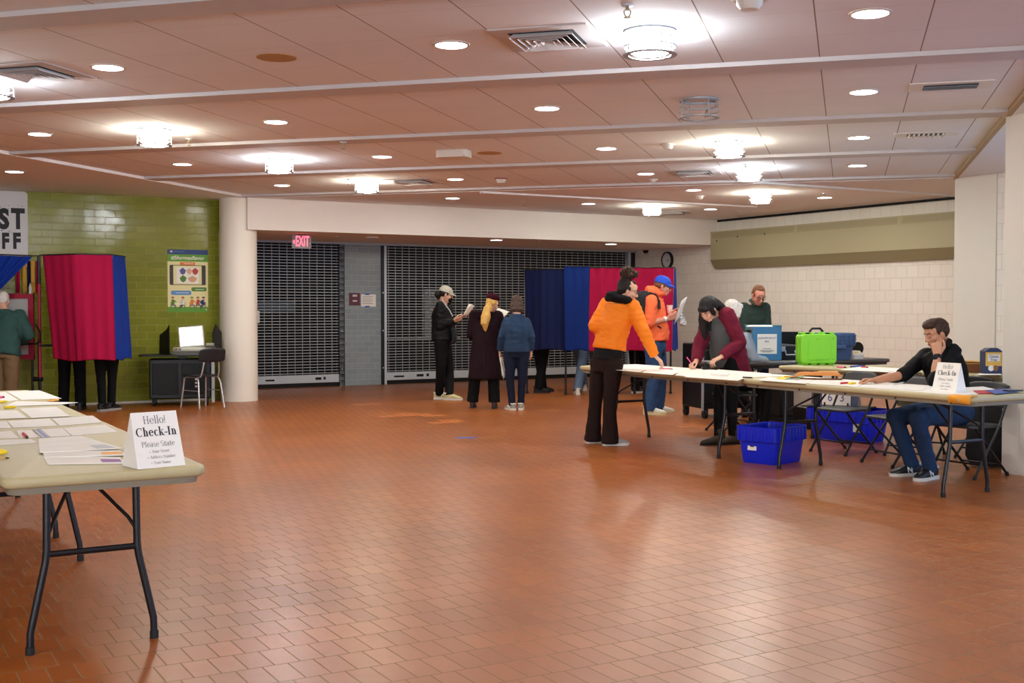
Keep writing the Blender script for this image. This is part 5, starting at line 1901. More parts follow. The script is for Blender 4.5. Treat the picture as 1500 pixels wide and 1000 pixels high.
def skin(name, mb, m, parent, voxel=.01, smooth=3, folds=None, seed=0, world=True):
    """one continuous surface grown over the shapes in mb"""
    L = parent.location if parent is not None else Vector()
    if world: mb.v = [v - L for v in mb.v]
    me = mb.mesh(name)
    tmp = bpy.data.objects.new(name + '_t', me)
    COL.objects.link(tmp)
    r = tmp.modifiers.new('r', 'REMESH')
    r.mode = 'VOXEL'
    r.voxel_size = voxel
    r.adaptivity = 0
    s = tmp.modifiers.new('s', 'SMOOTH')
    s.factor = .5
    s.iterations = smooth
    dg = bpy.context.evaluated_depsgraph_get()
    out = bpy.data.meshes.new_from_object(tmp.evaluated_get(dg))
    bpy.data.objects.remove(tmp)
    bpy.data.meshes.remove(me)
    out.name = name
    if folds:
        amp, fx, fy, fz = folds
        n = len(out.vertices)
        nor = np.empty(n * 3, dtype=np.float32)
        co = np.empty(n * 3, dtype=np.float32)
        out.vertices.foreach_get('co', co)
        out.vertex_normals.foreach_get('vector', nor)
        co = co.reshape(-1, 3)
        nor = nor.reshape(-1, 3)
        d = np.empty(n, dtype=np.float32)
        for i in range(n):
            x, y, z = co[i]
            a = noise.noise((x * fx + seed, y * fy, z * fz))
            b = noise.noise((x * fx * 2.1, y * fy * 2.1 + seed, z * fz * 2.1))
            d[i] = (.5 - abs(a)) * 1.2 + .35 * b - .3
        co += nor * (d * amp)[:, None]
        out.vertices.foreach_set('co', co.ravel())
    for p in out.polygons: p.use_smooth = True
    out.materials.clear()
    out.materials.append(m)
    o = bpy.data.objects.new(name, out)
    COL.objects.link(o)
    if parent is not None: o.parent = parent
    return o


def basis(f, up=(0, 0, 1)):
    f = Vector(f).normalized()
    r = f.cross(Vector(up)).normalized()
    u = r.cross(f)
    return Matrix(((r.x, f.x, u.x), (r.y, f.y, u.y), (r.z, f.z, u.z)))


def hand(mb, w, d, n, side, curl=.35, s=1.0, thumb=.5, spread=1.0):
    """palm, four bent fingers of their own lengths and a thumb from the side of the palm"""
    w, d, n = Vector(w), Vector(d).normalized(), Vector(n)
    n = (n - d * n.dot(d)).normalized()
    t = (d.cross(n) if side == 'R' else n.cross(d)).normalized()
    kn = []
    for k, (ox, ln) in enumerate(((.029, .070), (.010, .078), (-.010, .073), (-.028, .057))):
        k0 = w + d * (.086 - .004 * abs(k - 1)) * s + t * ox * s * spread
        kn.append(k0)
        mb.cap(w + d * .012 * s + t * ox * .62 * s, .0135 * s, k0, .0115 * s, 10)
        p, dd = k0, d.copy()
        c = curl * (1 + .12 * k)
        for j, (fr, r0, r1) in enumerate(((.45, .0098, .0088), (.30, .0088, .008), (.25, .008, .0066))):
            ax = t if side == 'R' else -t
            dd = (dd * math.cos(c) + n * math.sin(c)).normalized() if True else dd
            nn = (n - dd * n.dot(dd))
            n2 = nn.normalized() if nn.length > 1e-4 else n
            q = p + dd * ln * fr * s + t * (ox * .12 * s * spread)
            mb.cap(p, r0 * s, q, r1 * s, 8)
            dd = (dd * math.cos(c * .8) + n2 * math.sin(c * .8)).normalized()
            p = q
    a = w + d * .022 * s + t * .022 * s
    b = a + (d * .62 + t * .62 + n * .35 * thumb).normalized() * .045 * s
    c_ = b + (d * .85 + t * .2 * (1 - thumb) + n * .55 * thumb).normalized() * .034 * s
    e = c_ + (d * .9 - t * .25 * thumb + n * .6 * thumb).normalized() * .026 * s
    mb.cap(a, .0155 * s, b, .0115 * s, 8)
    mb.cap(b, .0112 * s, c_, .0098 * s, 8)
    mb.cap(c_, .0098 * s, e, .0078 * s, 8)


def head(mb, c, B, s=1.0, jaw=1.0):
    c = Vector(c)
    T = lambda *p: c + B @ (Vector(p) * s)
    E = lambda p, r, rot=None: mb.ell(T(*p), [x * s for x in r], B @ rot if rot is not None else B)
    C = lambda a, ra, b, rb: mb.cap(T(*a), ra * s, T(*b), rb * s, 10)
    E((0, -.014, .034), (.075, .094, .084))
    E((0, .022, -.022), (.062, .070, .088))
    E((0, .056, -.094), (.026 * jaw, .026, .022))
    for x in (-1, 1):
        C((x * .054 * jaw, .0, -.045), .022, (x * .018, .058, -.092), .019)
        E((x * .036, .062, -.028), (.024, .024, .026))
        E((x * .077, -.006, -.012), (.009, .019, .031), rotm(x=-.15, z=x * .35))
        C((x * .010, .084, .022), .012, (x * .048, .066, .020), .011)
        E((x * .012, .098, -.036), (.008, .010, .008))
    E((0, .070, .045), (.050, .020, .035))
    C((0, .085, .012), .0085, (0, .108, -.028), .0115)
    E((0, .108, -.034), (.011, .010, .009))
    E((0, .083, -.060), (.026, .014, .010))
    E((0, .090, -.059), (.020, .008, .005))
    E((0, .087, -.070), (.018, .009, .006))
    E((0, .075, -.078), (.022, .014, .010))


def face_parts(root, c, B, s=1.0, lids=.3, brow='brow_dark', lips=True, sk='skin_pale'):
    c = Vector(c) - root.location
    T = lambda *p: c + B @ (Vector(p) * s)
    for x in (-1, 1):
        e = MB().ell(T(x * .031, .0765, .0), [.0135 * s, .0115 * s, .0105 * s], B).build('eye', M[sk], root)
        MB().tube([T(x * .018, .0862, -.0045), T(x * .031, .0885, -.0065), T(x * .044, .0815, -.0035)], [.0018 * s, .0030 * s, .0018 * s], n=6).build('eyelash', M['eye_dark'], e)
        MB().tube([T(x * .012, .0965, .021), T(x * .030, .0915, .029), T(x * .052, .073, .023)], [.0035 * s, .0042 * s, .0025 * s], n=6).build('eyebrow', M[brow], root)
    if lips:
        g = MB()
        g.tube([T(-.021, .0885, -.064), T(-.006, .0985, -.061), T(.006, .0985, -.061), T(.021, .0885, -.064)], [.002 * s, .0042 * s, .0042 * s, .002 * s], n=6)
        g.tube([T(-.019, .0885, -.066), T(0, .0965, -.070), T(.019, .0885, -.066)], [.002 * s, .005 * s, .002 * s], n=6)
        g.build('mouth', M['lip'], root)


def glasses(root, c, B, s=1.0, m='black_metal'):
    c0 = Vector(c) - root.location
    T = lambda *p: c0 + B @ (Vector(p) * s)
    o = MB()
    for x in (-1, 1):
        o.tube([T(x * .033 + .023 * math.cos(a), .101 - .012 * abs(.023 * math.cos(a) * x + .033) / .05, .0 + .018 * math.sin(a)) for a in np.linspace(0, 2 * PI, 17)], .0016 * s, n=6, cap=False)
        o.tube([T(x * .056, .090, .006), T(x * .078, .055, .008), T(x * .082, -.01, .006)], .0016 * s, n=6)
    o.tube([T(-.010, .103, .004), T(.010, .103, .004)], .0016 * s, n=6)
    return o.build('glasses', M[m], root)


class Fig:
    """joints in world space; default is an upright stance that each figure overrides"""
    def __init__(s, label, base, f=(0, 1, 0), H=1.70, female=False, group=None):
        s.base = Vector((base[0], base[1], 0))
        s.f = Vector((f[0], f[1], 0)).normalized()
        s.r = Vector((s.f.y, -s.f.x, 0))
        s.H, s.female = H, female
        s.label, s.group = label, group
        k = H / 1.70
        L = lambda x, y, z: s.base + s.r * x * k + s.f * y * k + Vector((0, 0, z * k))
        sw = .165 if female else .19
        hw = .09
        s.k = k
        s.J = {'head': L(0, .03, 1.575)}
        for n, x in (('L', -1), ('R', 1)):
            s.J['sh' + n] = L(x * sw, 0, 1.39)
            s.J['el' + n] = L(x * (sw + .055), -.03, 1.10)
            s.J['wr' + n] = L(x * (sw + .05), .07, .855)
            s.J['hip' + n] = L(x * hw, 0, .90)
            s.J['kn' + n] = L(x * (hw + .01), .02, .49)
            s.J['an' + n] = L(x * (hw + .02), -.02, .085)
        s.hd = s.f.copy()
        s.hands = {'L': None, 'R': None}     # (dir, palm normal, curl)
        s.feet = {'L': s.f, 'R': s.f}
        s.neckfwd = 0.0

    def start(s, cls='person'):
        s.root = thing('person', s.label, 'person', s.base, 0, s.group)
        return s.root

    def torso(s, mb, lo=-.15, hi=1.13, ow=0.0, od=0.0, prof=None, belly=0.0, n=28):
        J = s.J
        ph = (J['hipL'] + J['hipR']) / 2
        sm = (J['shL'] + J['shR']) / 2
        sp = sm - ph
        rp = (J['hipR'] - J['hipL']).normalized()
        rc = (J['shR'] - J['shL']).normalized()
        k = s.k
        if prof is None:
            prof = [(-.16, .135, .095), (0, .165, .118), (.22, .150, .112), (.42, .132, .104), (.70, .150, .118), (.88, .152, .100), (1.0, .125, .078), (1.08, .075, .062), (1.15, .056, .056)] if s.female else \
                   [(-.16, .135, .10), (0, .162, .118), (.22, .155, .115), (.42, .150, .112), (.70, .168, .122), (.88, .172, .108), (1.0, .145, .082), (1.08, .085, .066), (1.15, .060, .060)]
        def at(t):
            for (a, b) in zip(prof, prof[1:]):
                if a[0] <= t <= b[0] + 1e-9:
                    g = (t - a[0]) / (b[0] - a[0])
                    return a[1] + (b[1] - a[1]) * g, a[2] + (b[2] - a[2]) * g
            return prof[-1][1:] if t > prof[-1][0] else prof[0][1:]
        ts = sorted(set([lo, hi] + [lo + (hi - lo) * i / 14 for i in range(15)]))
        secs = []
        for t in ts:
            w, d = at(t)
            r = rp.lerp(rc, max(0, min(1, t))).normalized()
            c = ph + sp * t
            fw = sp.normalized().cross(r)
            fw = -fw if fw.dot(s.f) < 0 else fw
            c = c + fw * (getattr(s, 'shift', 0.0)) + fw * (-.022 * math.sin(PI * max(0, min(1, t))) + belly * math.exp(-((t - .35) / .25) ** 2) * .5)
            if t > 1.0:
                nk = s.J['head'] + s.Bh() @ Vector((0, -.03, -.09)) if True else None
                c = (ph + sp * 1.0).lerp(nk, min(.9, (t - 1.0) / .20))
            dd = fw * (d + od + belly * math.exp(-((t - .35) / .25) ** 2) * .5) * k
            secs.append((c, r * (w + ow) * k, dd))
        mb.loft(secs, n, 2.25)
        return secs

    def Bh(s, up=None):
        return basis(s.hd, up or (0, 0, 1))

    def limb(s, mb, a, b, c, rr, flat=True, n=16):
        """a-b-c joint chain with five radii"""
        a, b, c = (s.J[x] if isinstance(x, str) else Vector(x) for x in (a, b, c))
        k = s.k
        pts = [a, a.lerp(b, .5), a.lerp(b, .88), b.lerp(c, .12), b.lerp(c, .5), c]
        r = [rr[0], rr[1], (rr[1] + 2 * rr[2]) / 3, (rr[3] + 2 * rr[2]) / 3, rr[3], rr[4]]
        mb.tube(pts, [x * k for x in r], n=n)
        mb.ell(a, rr[0] * k)
        mb.ell(b, rr[2] * k * .99)

    def body(s, m='skin', voxel=.007, hs=1.0, jaw=1.0, headup=None, arms=True, legs=True):
        mb = MB()
        s.torso(mb, ow=-.022, od=-.018)
        B = s.Bh(headup)
        c = s.J['head']
        hs *= s.k ** .5
        s.hs = hs
        head(mb, c, B, hs, jaw)
        sm = (s.J['shL'] + s.J['shR']) / 2
        mb.cap(sm + Vector((0, 0, .02)), .058 * s.k, c + B @ Vector((0, -.025, -.06)), .052 * s.k, 16)
        for n in 'LR':
            s.limb(mb, 'sh' + n, 'el' + n, 'wr' + n, (.046, .041, .035, .036, .025))
            s.limb(mb, 'hip' + n, 'kn' + n, 'an' + n, (.076, .068, .05, .048, .035))
            an = s.J['an' + n]
            ft = s.feet[n]
            mb.cap(an + Vector((0, 0, -.03)), .034, an + ft * .12 + Vector((0, 0, -.055)), .02)
            w = s.J['wr' + n]
            hd = s.hands[n]
            if hd is None:
                d = (w - s.J['el' + n]).normalized()
                pn = s.r * (1 if n == 'L' else -1)
                hd = (d, pn, .3)
            hand(mb, w, hd[0], hd[1], n, hd[2], 1.04 * s.k if s.female else 1.08 * s.k, hd[3] if len(hd) > 3 else .5)
        s.bodyobj = skin('body', mb, M[m], s.root, voxel, 2)
        return s.bodyobj

    def top(s, m, name='jacket', lo=-.02, hi=1.06, ow=.018, od=.018, sleeve=(.068, .060, .054, .050, .042), cut=1.0, voxel=.011, folds=(.008, 9, 9, 14), prof=None, belly=0.0, cutL=None, cutR=None, extra=None, seed=1, smooth=3):
        mb = MB()
        s.torso(mb, lo, hi, ow, od, prof, belly)
        for n in 'LR':
            ct = {'L': cutL, 'R': cutR}[n]
            ct = cut if ct is None else ct
            el, wr = s.J['el' + n], s.J['wr' + n]
            s.limb(mb, 'sh' + n, 'el' + n, el.lerp(wr, ct), sleeve)
        if extra: extra(mb)
        return skin(name, mb, M[m], s.root, voxel, smooth, folds, seed)

    def pants(s, m, name='trousers', radii=(.098, .085, .066, .060, .056), lo=-.17, hi=.16, ow=.008, od=.008, voxel=.011, folds=(.006, 9, 9, 10), drop=.05, hems=None, seed=3, extra=None):
        mb = MB()
        s.torso(mb, lo, hi, ow, od)
        for n in 'LR':
            an = s.J['an' + n].copy()
            d = (an - s.J['kn' + n]).normalized()
            s.limb(mb, 'hip' + n, 'kn' + n, an + d * drop, radii)
        if extra: extra(mb)
        return skin(name, mb, M[m], s.root, voxel, 3, folds, seed)

    def shoe(s, n, mu, ms, ln=.275, logo=None, kind='sneaker', boot_h=.16, accent=None):
        an, ft = s.J['an' + n], Vector((s.feet[n].x, s.feet[n].y, 0)).normalized()
        z0 = an.z - .085
        o = Vector((an.x, an.y, z0)) - s.root.location
        r = Vector((ft.y, -ft.x, 0))
        q = ln / .275
        T = lambda x, y, z: o + r * x * q + ft * y * q + Vector((0, 0, z * q))
        mb = MB()
        sec = [(-.078, .016, .030, .052), (-.068, .030, .044, .058), (-.03, .036, .054, .064), (.01, .038, .050, .060), (.05, .041, .040, .050), (.10, .046, .031, .041), (.145, .043, .025, .035), (.18, .030, .018, .029), (.194, .010, .010, .025)]
        if kind == 'flat': sec = [(y, w, h * .8, z * .85) for y, w, h, z in sec]
        mb.loft([(T(0, y, z), r * w * q, Vector((0, 0, h * q))) for y, w, h, z in sec], 24, 2.4)
        if kind == 'boot':
            mb.loft([(T(0, -.03, .05), r * .038 * q, ft * .05 * q), (T(0, -.025, .11), r * .040 * q, ft * .048 * q), (T(0, -.025, boot_h), r * .043 * q, ft * .05 * q)], 20)
        sh = mb.build('shoe' if kind != 'boot' else 'boot', M[mu], s.root, sub=1)
        so = MB()
        out = [(-.03, -.075), (.03, -.075), (.04, -.04), (.038, .03), (.048, .10), (.045, .15), (.026, .19), (-.0, .20), (-.03, .19), (-.045, .15), (-.046, .10), (-.037, .03), (-.039, -.04)]
        th = .026 if kind == 'sneaker' else .014
        so.v = [T(x, y, 0) for x, y in out] + [T(x * 1.03, y * 1.01, th + (.006 if y < 0 else 0)) for x, y in out]
        nn = len(out)
        so.f = [tuple(range(nn - 1, -1, -1)), tuple(range(nn, 2 * nn))] + [(i, (i + 1) % nn, nn + (i + 1) % nn, nn + i) for i in range(nn)]
        so.build('sole', M[ms], sh, angle=60)
        if kind == 'sneaker':
            lc = MB()
            for j in range(4):
                y = .035 + .022 * j
                zz = .094 - .014 * j
                lc.tube([T(-.022, y, zz - .012), T(0, y + .005, zz), T(.022, y, zz - .012)], .0035, n=6)
            lc.build('laces', M[accent or ms], sh)
            st = MB()
            for sd in (-1, 1):
                if not logo:
                    for y0, y1 in ((-.01, .035), (.03, .07)):
                        st.tube([T(sd * .041, y0, .034), T(sd * .0435, (y0 + y1) / 2, .052), T(sd * .034, y1, .078)], .005, n=6)
                st.tube([T(sd * .030, -.06, .092), T(sd * .036, -.02, .100), T(sd * .026, .02, .098)], .010, n=8)
            st.tube([T(-.03, -.06, .092), T(0, -.078, .10), T(.03, -.06, .092)], .010, n=8)
            st.build('trim', M[accent or mu], sh)
        if logo:
            for sd in (-1, 1):
                text('logo', logo, .062 * q, M[accent or ms], sh, plane_m(T(sd * .0425, .045, .052), -ft * sd if sd < 0 else ft, Vector((0, 0, 1)) + r * (-.3 * sd)) if sd > 0 else plane_m(T(sd * .0425, .045, .052), -ft, Vector((0, 0, 1)) + r * .3), .002, bold=.002)
        return sh


def hair_mesh(name, fig, prims, m, voxel=.008, folds=(.006, 45, 45, 8), up=None, seed=5, smooth=2):
    """prims: list of callables taking (mb, T, B, s) in the head's own space"""
    B = fig.Bh(up)
    c = fig.J['head']
    s = fig.hs
    T = lambda *p: c + B @ (Vector(p) * s)
    mb = MB()
    for p in prims: p(mb, T, B, s)
    return skin(name, mb, M[m], fig.root, voxel, smooth, folds, seed)


def HE(p, r, rot=None):
    return lambda mb, T, B, s: mb.ell(T(*p), [x * s for x in r], B @ rot if rot is not None else B)


def HC(a, ra, b, rb):
    return lambda mb, T, B, s: mb.cap(T(*a), ra * s, T(*b), rb * s, 12)


def HT(pts, rs):
    return lambda mb, T, B, s: mb.tube([T(*p) for p in pts], [r * s for r in rs], n=12, round_=True)


SHORT = [HE((0, -.026, .046), (.080, .092, .080)), HE((0, -.052, .0), (.076, .064, .075)), HE((0, .045, .098), (.062, .045, .026)),
         HE((.066, -.012, .028), (.014, .045, .042)), HE((-.066, -.012, .028), (.014, .045, .042))]


def cap_hat(fig, m, up=None, brim='own', back=0.0, s_=1.05):
    B = fig.Bh(up)
    c = fig.J['head'] - fig.root.location
    s = fig.hs * s_
    T = lambda *p: c + B @ (Vector(p) * s)
    mb = MB()
    secs = []
    for j in range(9):
        a = j / 8
        z = .028 + .092 * math.sin(a * PI / 2)
        q = max(.04, math.cos(a * PI / 2) ** .75)
        secs.append((T(0, -.012 - .006 * a, z), B @ Vector((.084 * q * s, 0, 0)), B @ Vector((0, .104 * q * s, 0))))
    mb.loft(secs, 28, 2.1)
    cp = mb.build('cap', M[m], fig.root, angle=80)
    rows = []
    for i in range(5):
        g = i / 4
        rows.append([T((.078 - .006 * g) * math.sin(a), -.012 + (.098 + .066 * g * max(0.0, math.cos(a * .92)) ** .8) * math.cos(a * .95), .036 - .022 * g * g - .012 * math.sin(a) ** 2 * g) for a in np.linspace(-1.2, 1.2, 15)])
    MB().sheet(rows).build('brim', M[m], cp, solid=.005)
    MB().ell(T(0, -.018, .121), [.008 * s, .008 * s, .005 * s], B).build('button', M[m], cp)
    return cp
# ---------------------------------------------------------------- clothing
dm('orange_jacket', '#f2831f', .55, var=.05, vscale=10, bump=.15, bscale=30, spec=.18)
dm('neon_orange', '#ff7648', .75, var=.05, vscale=10, bump=.1, bscale=60, spec=.18)
dm('black_jacket', '#0c0d10', .6, var=.1, vscale=10, spec=.18)
dm('black_knit', '#131316', .85, spec=.18)
dm('brown_trousers', '#201311', .8, var=.08, vscale=10, spec=.18)
dm('black_trousers', '#0a0b0e', .8, var=.1, vscale=8, spec=.18)
dm('dark_jeans', '#141d33', .75, var=.12, vscale=12, spec=.18)
dm('mid_jeans', '#263c5c', .8, var=.15, vscale=9, spec=.18)
dm('jeans', '#2f4a72', .8, var=.18, vscale=9, spec=.18)
dm('light_jeans', '#5a6f88', .8, var=.15, vscale=9, spec=.18)
dm('denim_jacket', '#263c58', .8, var=.14, vscale=14, spec=.18)
dm('maroon_coat', '#1b0811', .85, var=.08, vscale=12, spec=.18)
dm('maroon_beret', '#3a0f20', .9, spec=.18)
dm('burgundy_knit', '#6d1e33', .9, var=.12, vscale=18, bump=.5, bscale=90, spec=.18)
dm('grey_tee', '#55585a', .85, var=.08, vscale=12, spec=.18)
dm('green_sweater', '#2b3a33', .85, var=.08, vscale=14, spec=.18)
dm('teal_jacket', '#31504d', .8, var=.1, vscale=10, spec=.18)
dm('tan_trousers', '#7a6448', .8, var=.08, vscale=10, spec=.18)
dm('black_shirt', '#090a0d', .75, var=.1, vscale=8, spec=.18)
dm('pale_blue_shirt', '#a9bdd0', .8, spec=.18)
dm('cap_blue', '#2a51c4', .7, spec=.18)
dm('cap_grey', '#a9a79b', .8, spec=.18)
dm('shoe_grey', '#9a9b98', .6)
dm('shoe_gold', '#c6bd86', .5)
dm('shoe_white', '#dedbd0', .5)
dm('shoe_black', '#15161a', .5)
dm('sole_white', '#d9d7cf', .6)
dm('sole_gum', '#d7cf9a', .6)
dm('boot_brown', '#3d3226', .7)
dm('boot_black', '#171415', .5)
dm('logo_green', '#6d7466', .6)
dm('logo_silver', '#c8ccd2', .5)
dm('mask_black', '#101012', .8, spec=.18)


def fl(px, Y, z=.085):
    p = P(px, 500, Y)
    return Vector((p.x, Y, z))


def setj(g, **kw):
    for k, v in kw.items():
        g.J[k] = v if isinstance(v, Vector) else P(*v)


def V(*a): return Vector(a)


def held_sheet(name, label, quads, cat='papers', m='paper', th=.0015, group=None):
    c = sum((P(*q) for q in quads[0]), Vector()) / 4
    t = thing(name, label, cat, c, 0, group)
    for i, q in enumerate(quads):
        p = [P(*v) - c for v in q]
        g = []
        for a in range(5):
            row = []
            for b in range(5):
                u, v = a / 4, b / 4
                pt = p[0].lerp(p[1], u).lerp(p[3].lerp(p[2], u), v)
                nrm = (p[1] - p[0]).cross(p[3] - p[0]).normalized()
                row.append(pt + nrm * (.004 * math.sin(PI * u) * (1 if i % 2 else -1)))
            g.append(row)
        MB().sheet(g).build('sheet', M[m], t, solid=th)
    return t


# ================================================================ woman in the orange jacket
g = Fig('person in an orange jacket with curly bun, reaching across the front table', (fl(882, 11.83).x, 11.83), (.62, .78, 0), 1.69, True)
setj(g, hipL=(879, 531, 11.92), hipR=(899, 533, 11.74), knL=(872, 588, 11.94), knR=(893, 589, 11.76), anL=fl(869, 11.98), anR=fl(894, 11.78),
     shL=(889, 447, 11.92), shR=(927, 450, 11.70), elL=(871, 477, 11.84), wrL=(896, 499, 12.02), elR=(942, 484, 11.62), wrR=(960, 522, 11.68), head=(919.5, 425.5, 11.74))
g.hd = V(.95, .02, -.27)
g.feet = {'L': V(.96, .28, 0), 'R': V(.97, .1, 0)}
g.hands = {'R': (V(.70, .1, -.62), V(-.55, .25, -.6), .42, .8), 'L': (V(.8, .25, -.5), V(0, -1, -.3), .5, .5)}
g.start()
g.body('skin_pale', .0055, .98)
g.top('orange_jacket', lo=.24, hi=1.05, ow=.034, od=.038, sleeve=(.082, .074, .067, .060, .050), cut=.96, folds=(.012, 7, 7, 17), voxel=.0095, seed=2)
g.top('black_knit', 'shirt', lo=.04, hi=.5, ow=.014, od=.014, sleeve=(.05, .045, .04, .036, .03), cut=.9, voxel=.011, folds=(.006, 8, 8, 8))
g.pants('brown_trousers', radii=(.100, .086, .066, .074, .094), drop=.062, folds=(.005, 8, 8, 6), hi=.12)
def hood(mb, T, B, s):
    pass
nb = (g.J['shL'] + g.J['shR']) / 2
hm = MB()
hm.ell(P(905, 436, 11.74), (.125, .10, .052), rotm(y=.12))
hm.ell(P(899, 434, 11.72), (.085, .075, .055))
hm.ell(P(915, 438, 11.70), (.085, .085, .042), rotm(y=.25))
hm.ell(P(893, 436, 11.78), (.05, .07, .04))
skin('hood', hm, M['black_knit'], g.root, .010, 3, (.016, 11, 11, 16), 4)
for n in 'LR': g.shoe(n, 'shoe_grey', 'sole_white', .27, 'N', accent='logo_green')
face_parts(g.root, g.J['head'], g.Bh(), g.hs, .6, sk='skin_pale')
glasses(g.root, g.J['head'], g.Bh(), g.hs)
hair_mesh('hair', g, [HE((0, -.034, .048), (.078, .088, .078)), HE((0, -.058, .0), (.074, .056, .068)), HE((0, -.05, .10), (.06, .06, .04)), HE((.068, -.016, .02), (.014, .038, .045)), HE((-.068, -.016, .02), (.014, .038, .045)), HE((0, .03, .088), (.052, .034, .022))], 'hair_dark', .0065, (.011, 34, 34, 34))
hair_mesh('hair_bun', g, [HE((0, -.045, .175), (.078, .078, .062)), HE((.035, -.06, .20), (.04, .04, .035)), HE((-.04, -.03, .195), (.04, .04, .035)), HE((0, -.09, .16), (.045, .04, .04)), HE((.0, .02, .185), (.045, .035, .03))], 'hair_brown', .0065, (.034, 30, 30, 30), seed=9)

# ================================================================ man in the neon hoodie
g = Fig('person in a neon orange hoodie and blue cap, reading papers by the red curtain', (fl(957, 15.2).x, 15.2), (.97, -.05, 0), 1.82)
setj(g, hipR=(957, 507, 15.12), hipL=(962, 507, 15.32), knR=(957, 553, 15.12), knL=(968, 552, 15.34), anR=fl(952, 15.15), anL=fl(965, 15.42),
     shR=(954, 441, 15.0), shL=(960, 440, 15.38), elR=(952, 473, 14.97), wrR=(978, 466.5, 15.05), elL=(966, 474, 15.40), wrL=(983, 464, 15.30), head=(971, 418.5, 15.18))
g.hd = V(.96, -.10, -.26)
g.feet = {'R': V(.98, -.12, 0), 'L': V(.98, -.05, 0)}
g.hands = {'R': (V(.92, .2, .32), V(.1, .9, .3), .45, .7), 'L': (V(.85, -.15, .4), V(0, -1, .2), .5, .6)}
g.start()
g.body('skin_ruddy', .0065)
g.top('neon_orange', 'hoodie', lo=.12, hi=1.05, ow=.026, od=.034, sleeve=(.080, .072, .064, .058, .05), cutR=.10, cutL=.12, folds=(.013, 8, 8, 12), belly=.05, voxel=.011, seed=6)
hm = MB()
hm.ell(P(955, 427, 15.2), (.10, .15, .075), rotm(y=-.3))
hm.ell(P(963, 430, 15.2), (.10, .13, .05))
hm.ell(P(950.5, 423.5, 15.2), (.05, .11, .045))
skin('hood', hm, M['neon_orange'], g.root, .012, 3, (.014, 12, 12, 12), 3)
g.pants('jeans', radii=(.108, .096, .078, .074, .074), drop=.03, folds=(.010, 10, 10, 12), hi=.18, ow=.012, od=.02)
for n in 'LR': g.shoe(n, 'shoe_white', 'sole_gum', .30, accent='shoe_white')
face_parts(g.root, g.J['head'], g.Bh(), g.hs, .6, sk='skin_ruddy')
glasses(g.root, g.J['head'], g.Bh(), g.hs)
hair_mesh('hair', g, [HE((0, -.045, .0), (.080, .070, .060)), HE((.068, -.012, .010), (.014, .045, .035)), HE((-.068, -.012, .010), (.014, .045, .035))], 'hair_ginger', .008, (.006, 40, 40, 12))
cap_hat(g, 'cap_blue')
w_ = g.J['wrR']
MB().tube([w_ - (w_ - g.J['elR']).normalized() * .055 - g.root.location, w_ - (w_ - g.J['elR']).normalized() * .025 - g.root.location], .036, n=18).build('wrist_watch', M['white_plastic'], g.root)
# his backpack
c = P(937, 452, 15.12)
t = thing('backpack', 'black backpack worn by the person in the neon hoodie', 'backpack', (c.x, c.y, 1.02))
bm_ = MB()
bm_.loft([(c + V(.02, 0, -.22), V(.05, .02, 0), V(-.02, .14, 0)), (c + V(0, 0, -.18), V(.085, .02, 0), V(-.02, .165, 0)), (c + V(-.01, 0, .0), V(.10, .02, 0), V(-.02, .17, 0)), (c + V(.02, 0, .17), V(.085, .02, 0), V(-.02, .15, 0)), (c + V(.045, 0, .23), V(.045, .01, 0), V(-.02, .09, 0))], 28, 3)
skin('pack', bm_, M['black_cloth'], t, .012, 3, (.01, 8, 8, 8), 2)
sb = MB()
for dy in (-.19, .17):
    q = [P(945, 434, 15.2 + dy), P(952, 429.5, 15.2 + dy * .95), P(960, 432, 15.2 + dy * .98), P(965, 441, 15.19 + dy * 1.02), P(966, 452, 15.18 + dy * 1.06)]
    sb.tube([v - t.location for v in q], .021, n=8)
sb.build('strap', M['black_cloth'], t)
q = P(966, 478, 14.93)
MB().box(P(966, 479, 14.955) - t.location, (.06, .02, .022), rotm(y=.6)).build('strap_end', M['black_cloth'], t, bevel=.004)
held_sheet('paper_sheets', 'white papers held up by the person in the neon hoodie', [[(987, 475, 15.12), (996, 468, 15.25), (1006.5, 434.5, 15.25), (998, 441, 15.12)], [(989, 472, 15.14), (998, 466, 15.27), (1004, 437, 15.27), (997, 443, 15.14)]])
c = P(981, 453, 15.33)
t = thing('paper_cup', 'white paper cup held behind the papers near the neon hoodie', 'cup', c - V(0, 0, .05))
MB().lathe([(.03, 0), (.038, .09), (.041, .092), (.041, .10), (.037, .102)], n=22).build('cup', M['paper'], t)
MB().lathe([(.042, .092), (.042, .10), (.036, .106)], n=22).build('lid', M['white_plastic'], t)
c = P(999, 467, 15.22)
t = thing('plastic_bag', 'small white plastic bag hanging from the hand holding papers', 'bag', c - V(0, 0, .1))
bm_ = MB()
bm_.loft([(c + V(.02, 0, -.085), V(.035, 0, 0), V(0, .03, 0)), (c + V(.01, 0, -.06), V(.052, 0, 0), V(0, .04, 0)), (c + V(0, 0, .0), V(.035, 0, 0), V(0, .03, 0)), (c + V(-.01, 0, .06), V(.018, 0, 0), V(0, .015, 0)), (c + V(-.015, 0, .1), V(.025, 0, 0), V(0, .012, 0))], 24)
skin('bag_film', bm_, M['panel_white'], t, .007, 2, (.02, 20, 20, 20), 3)

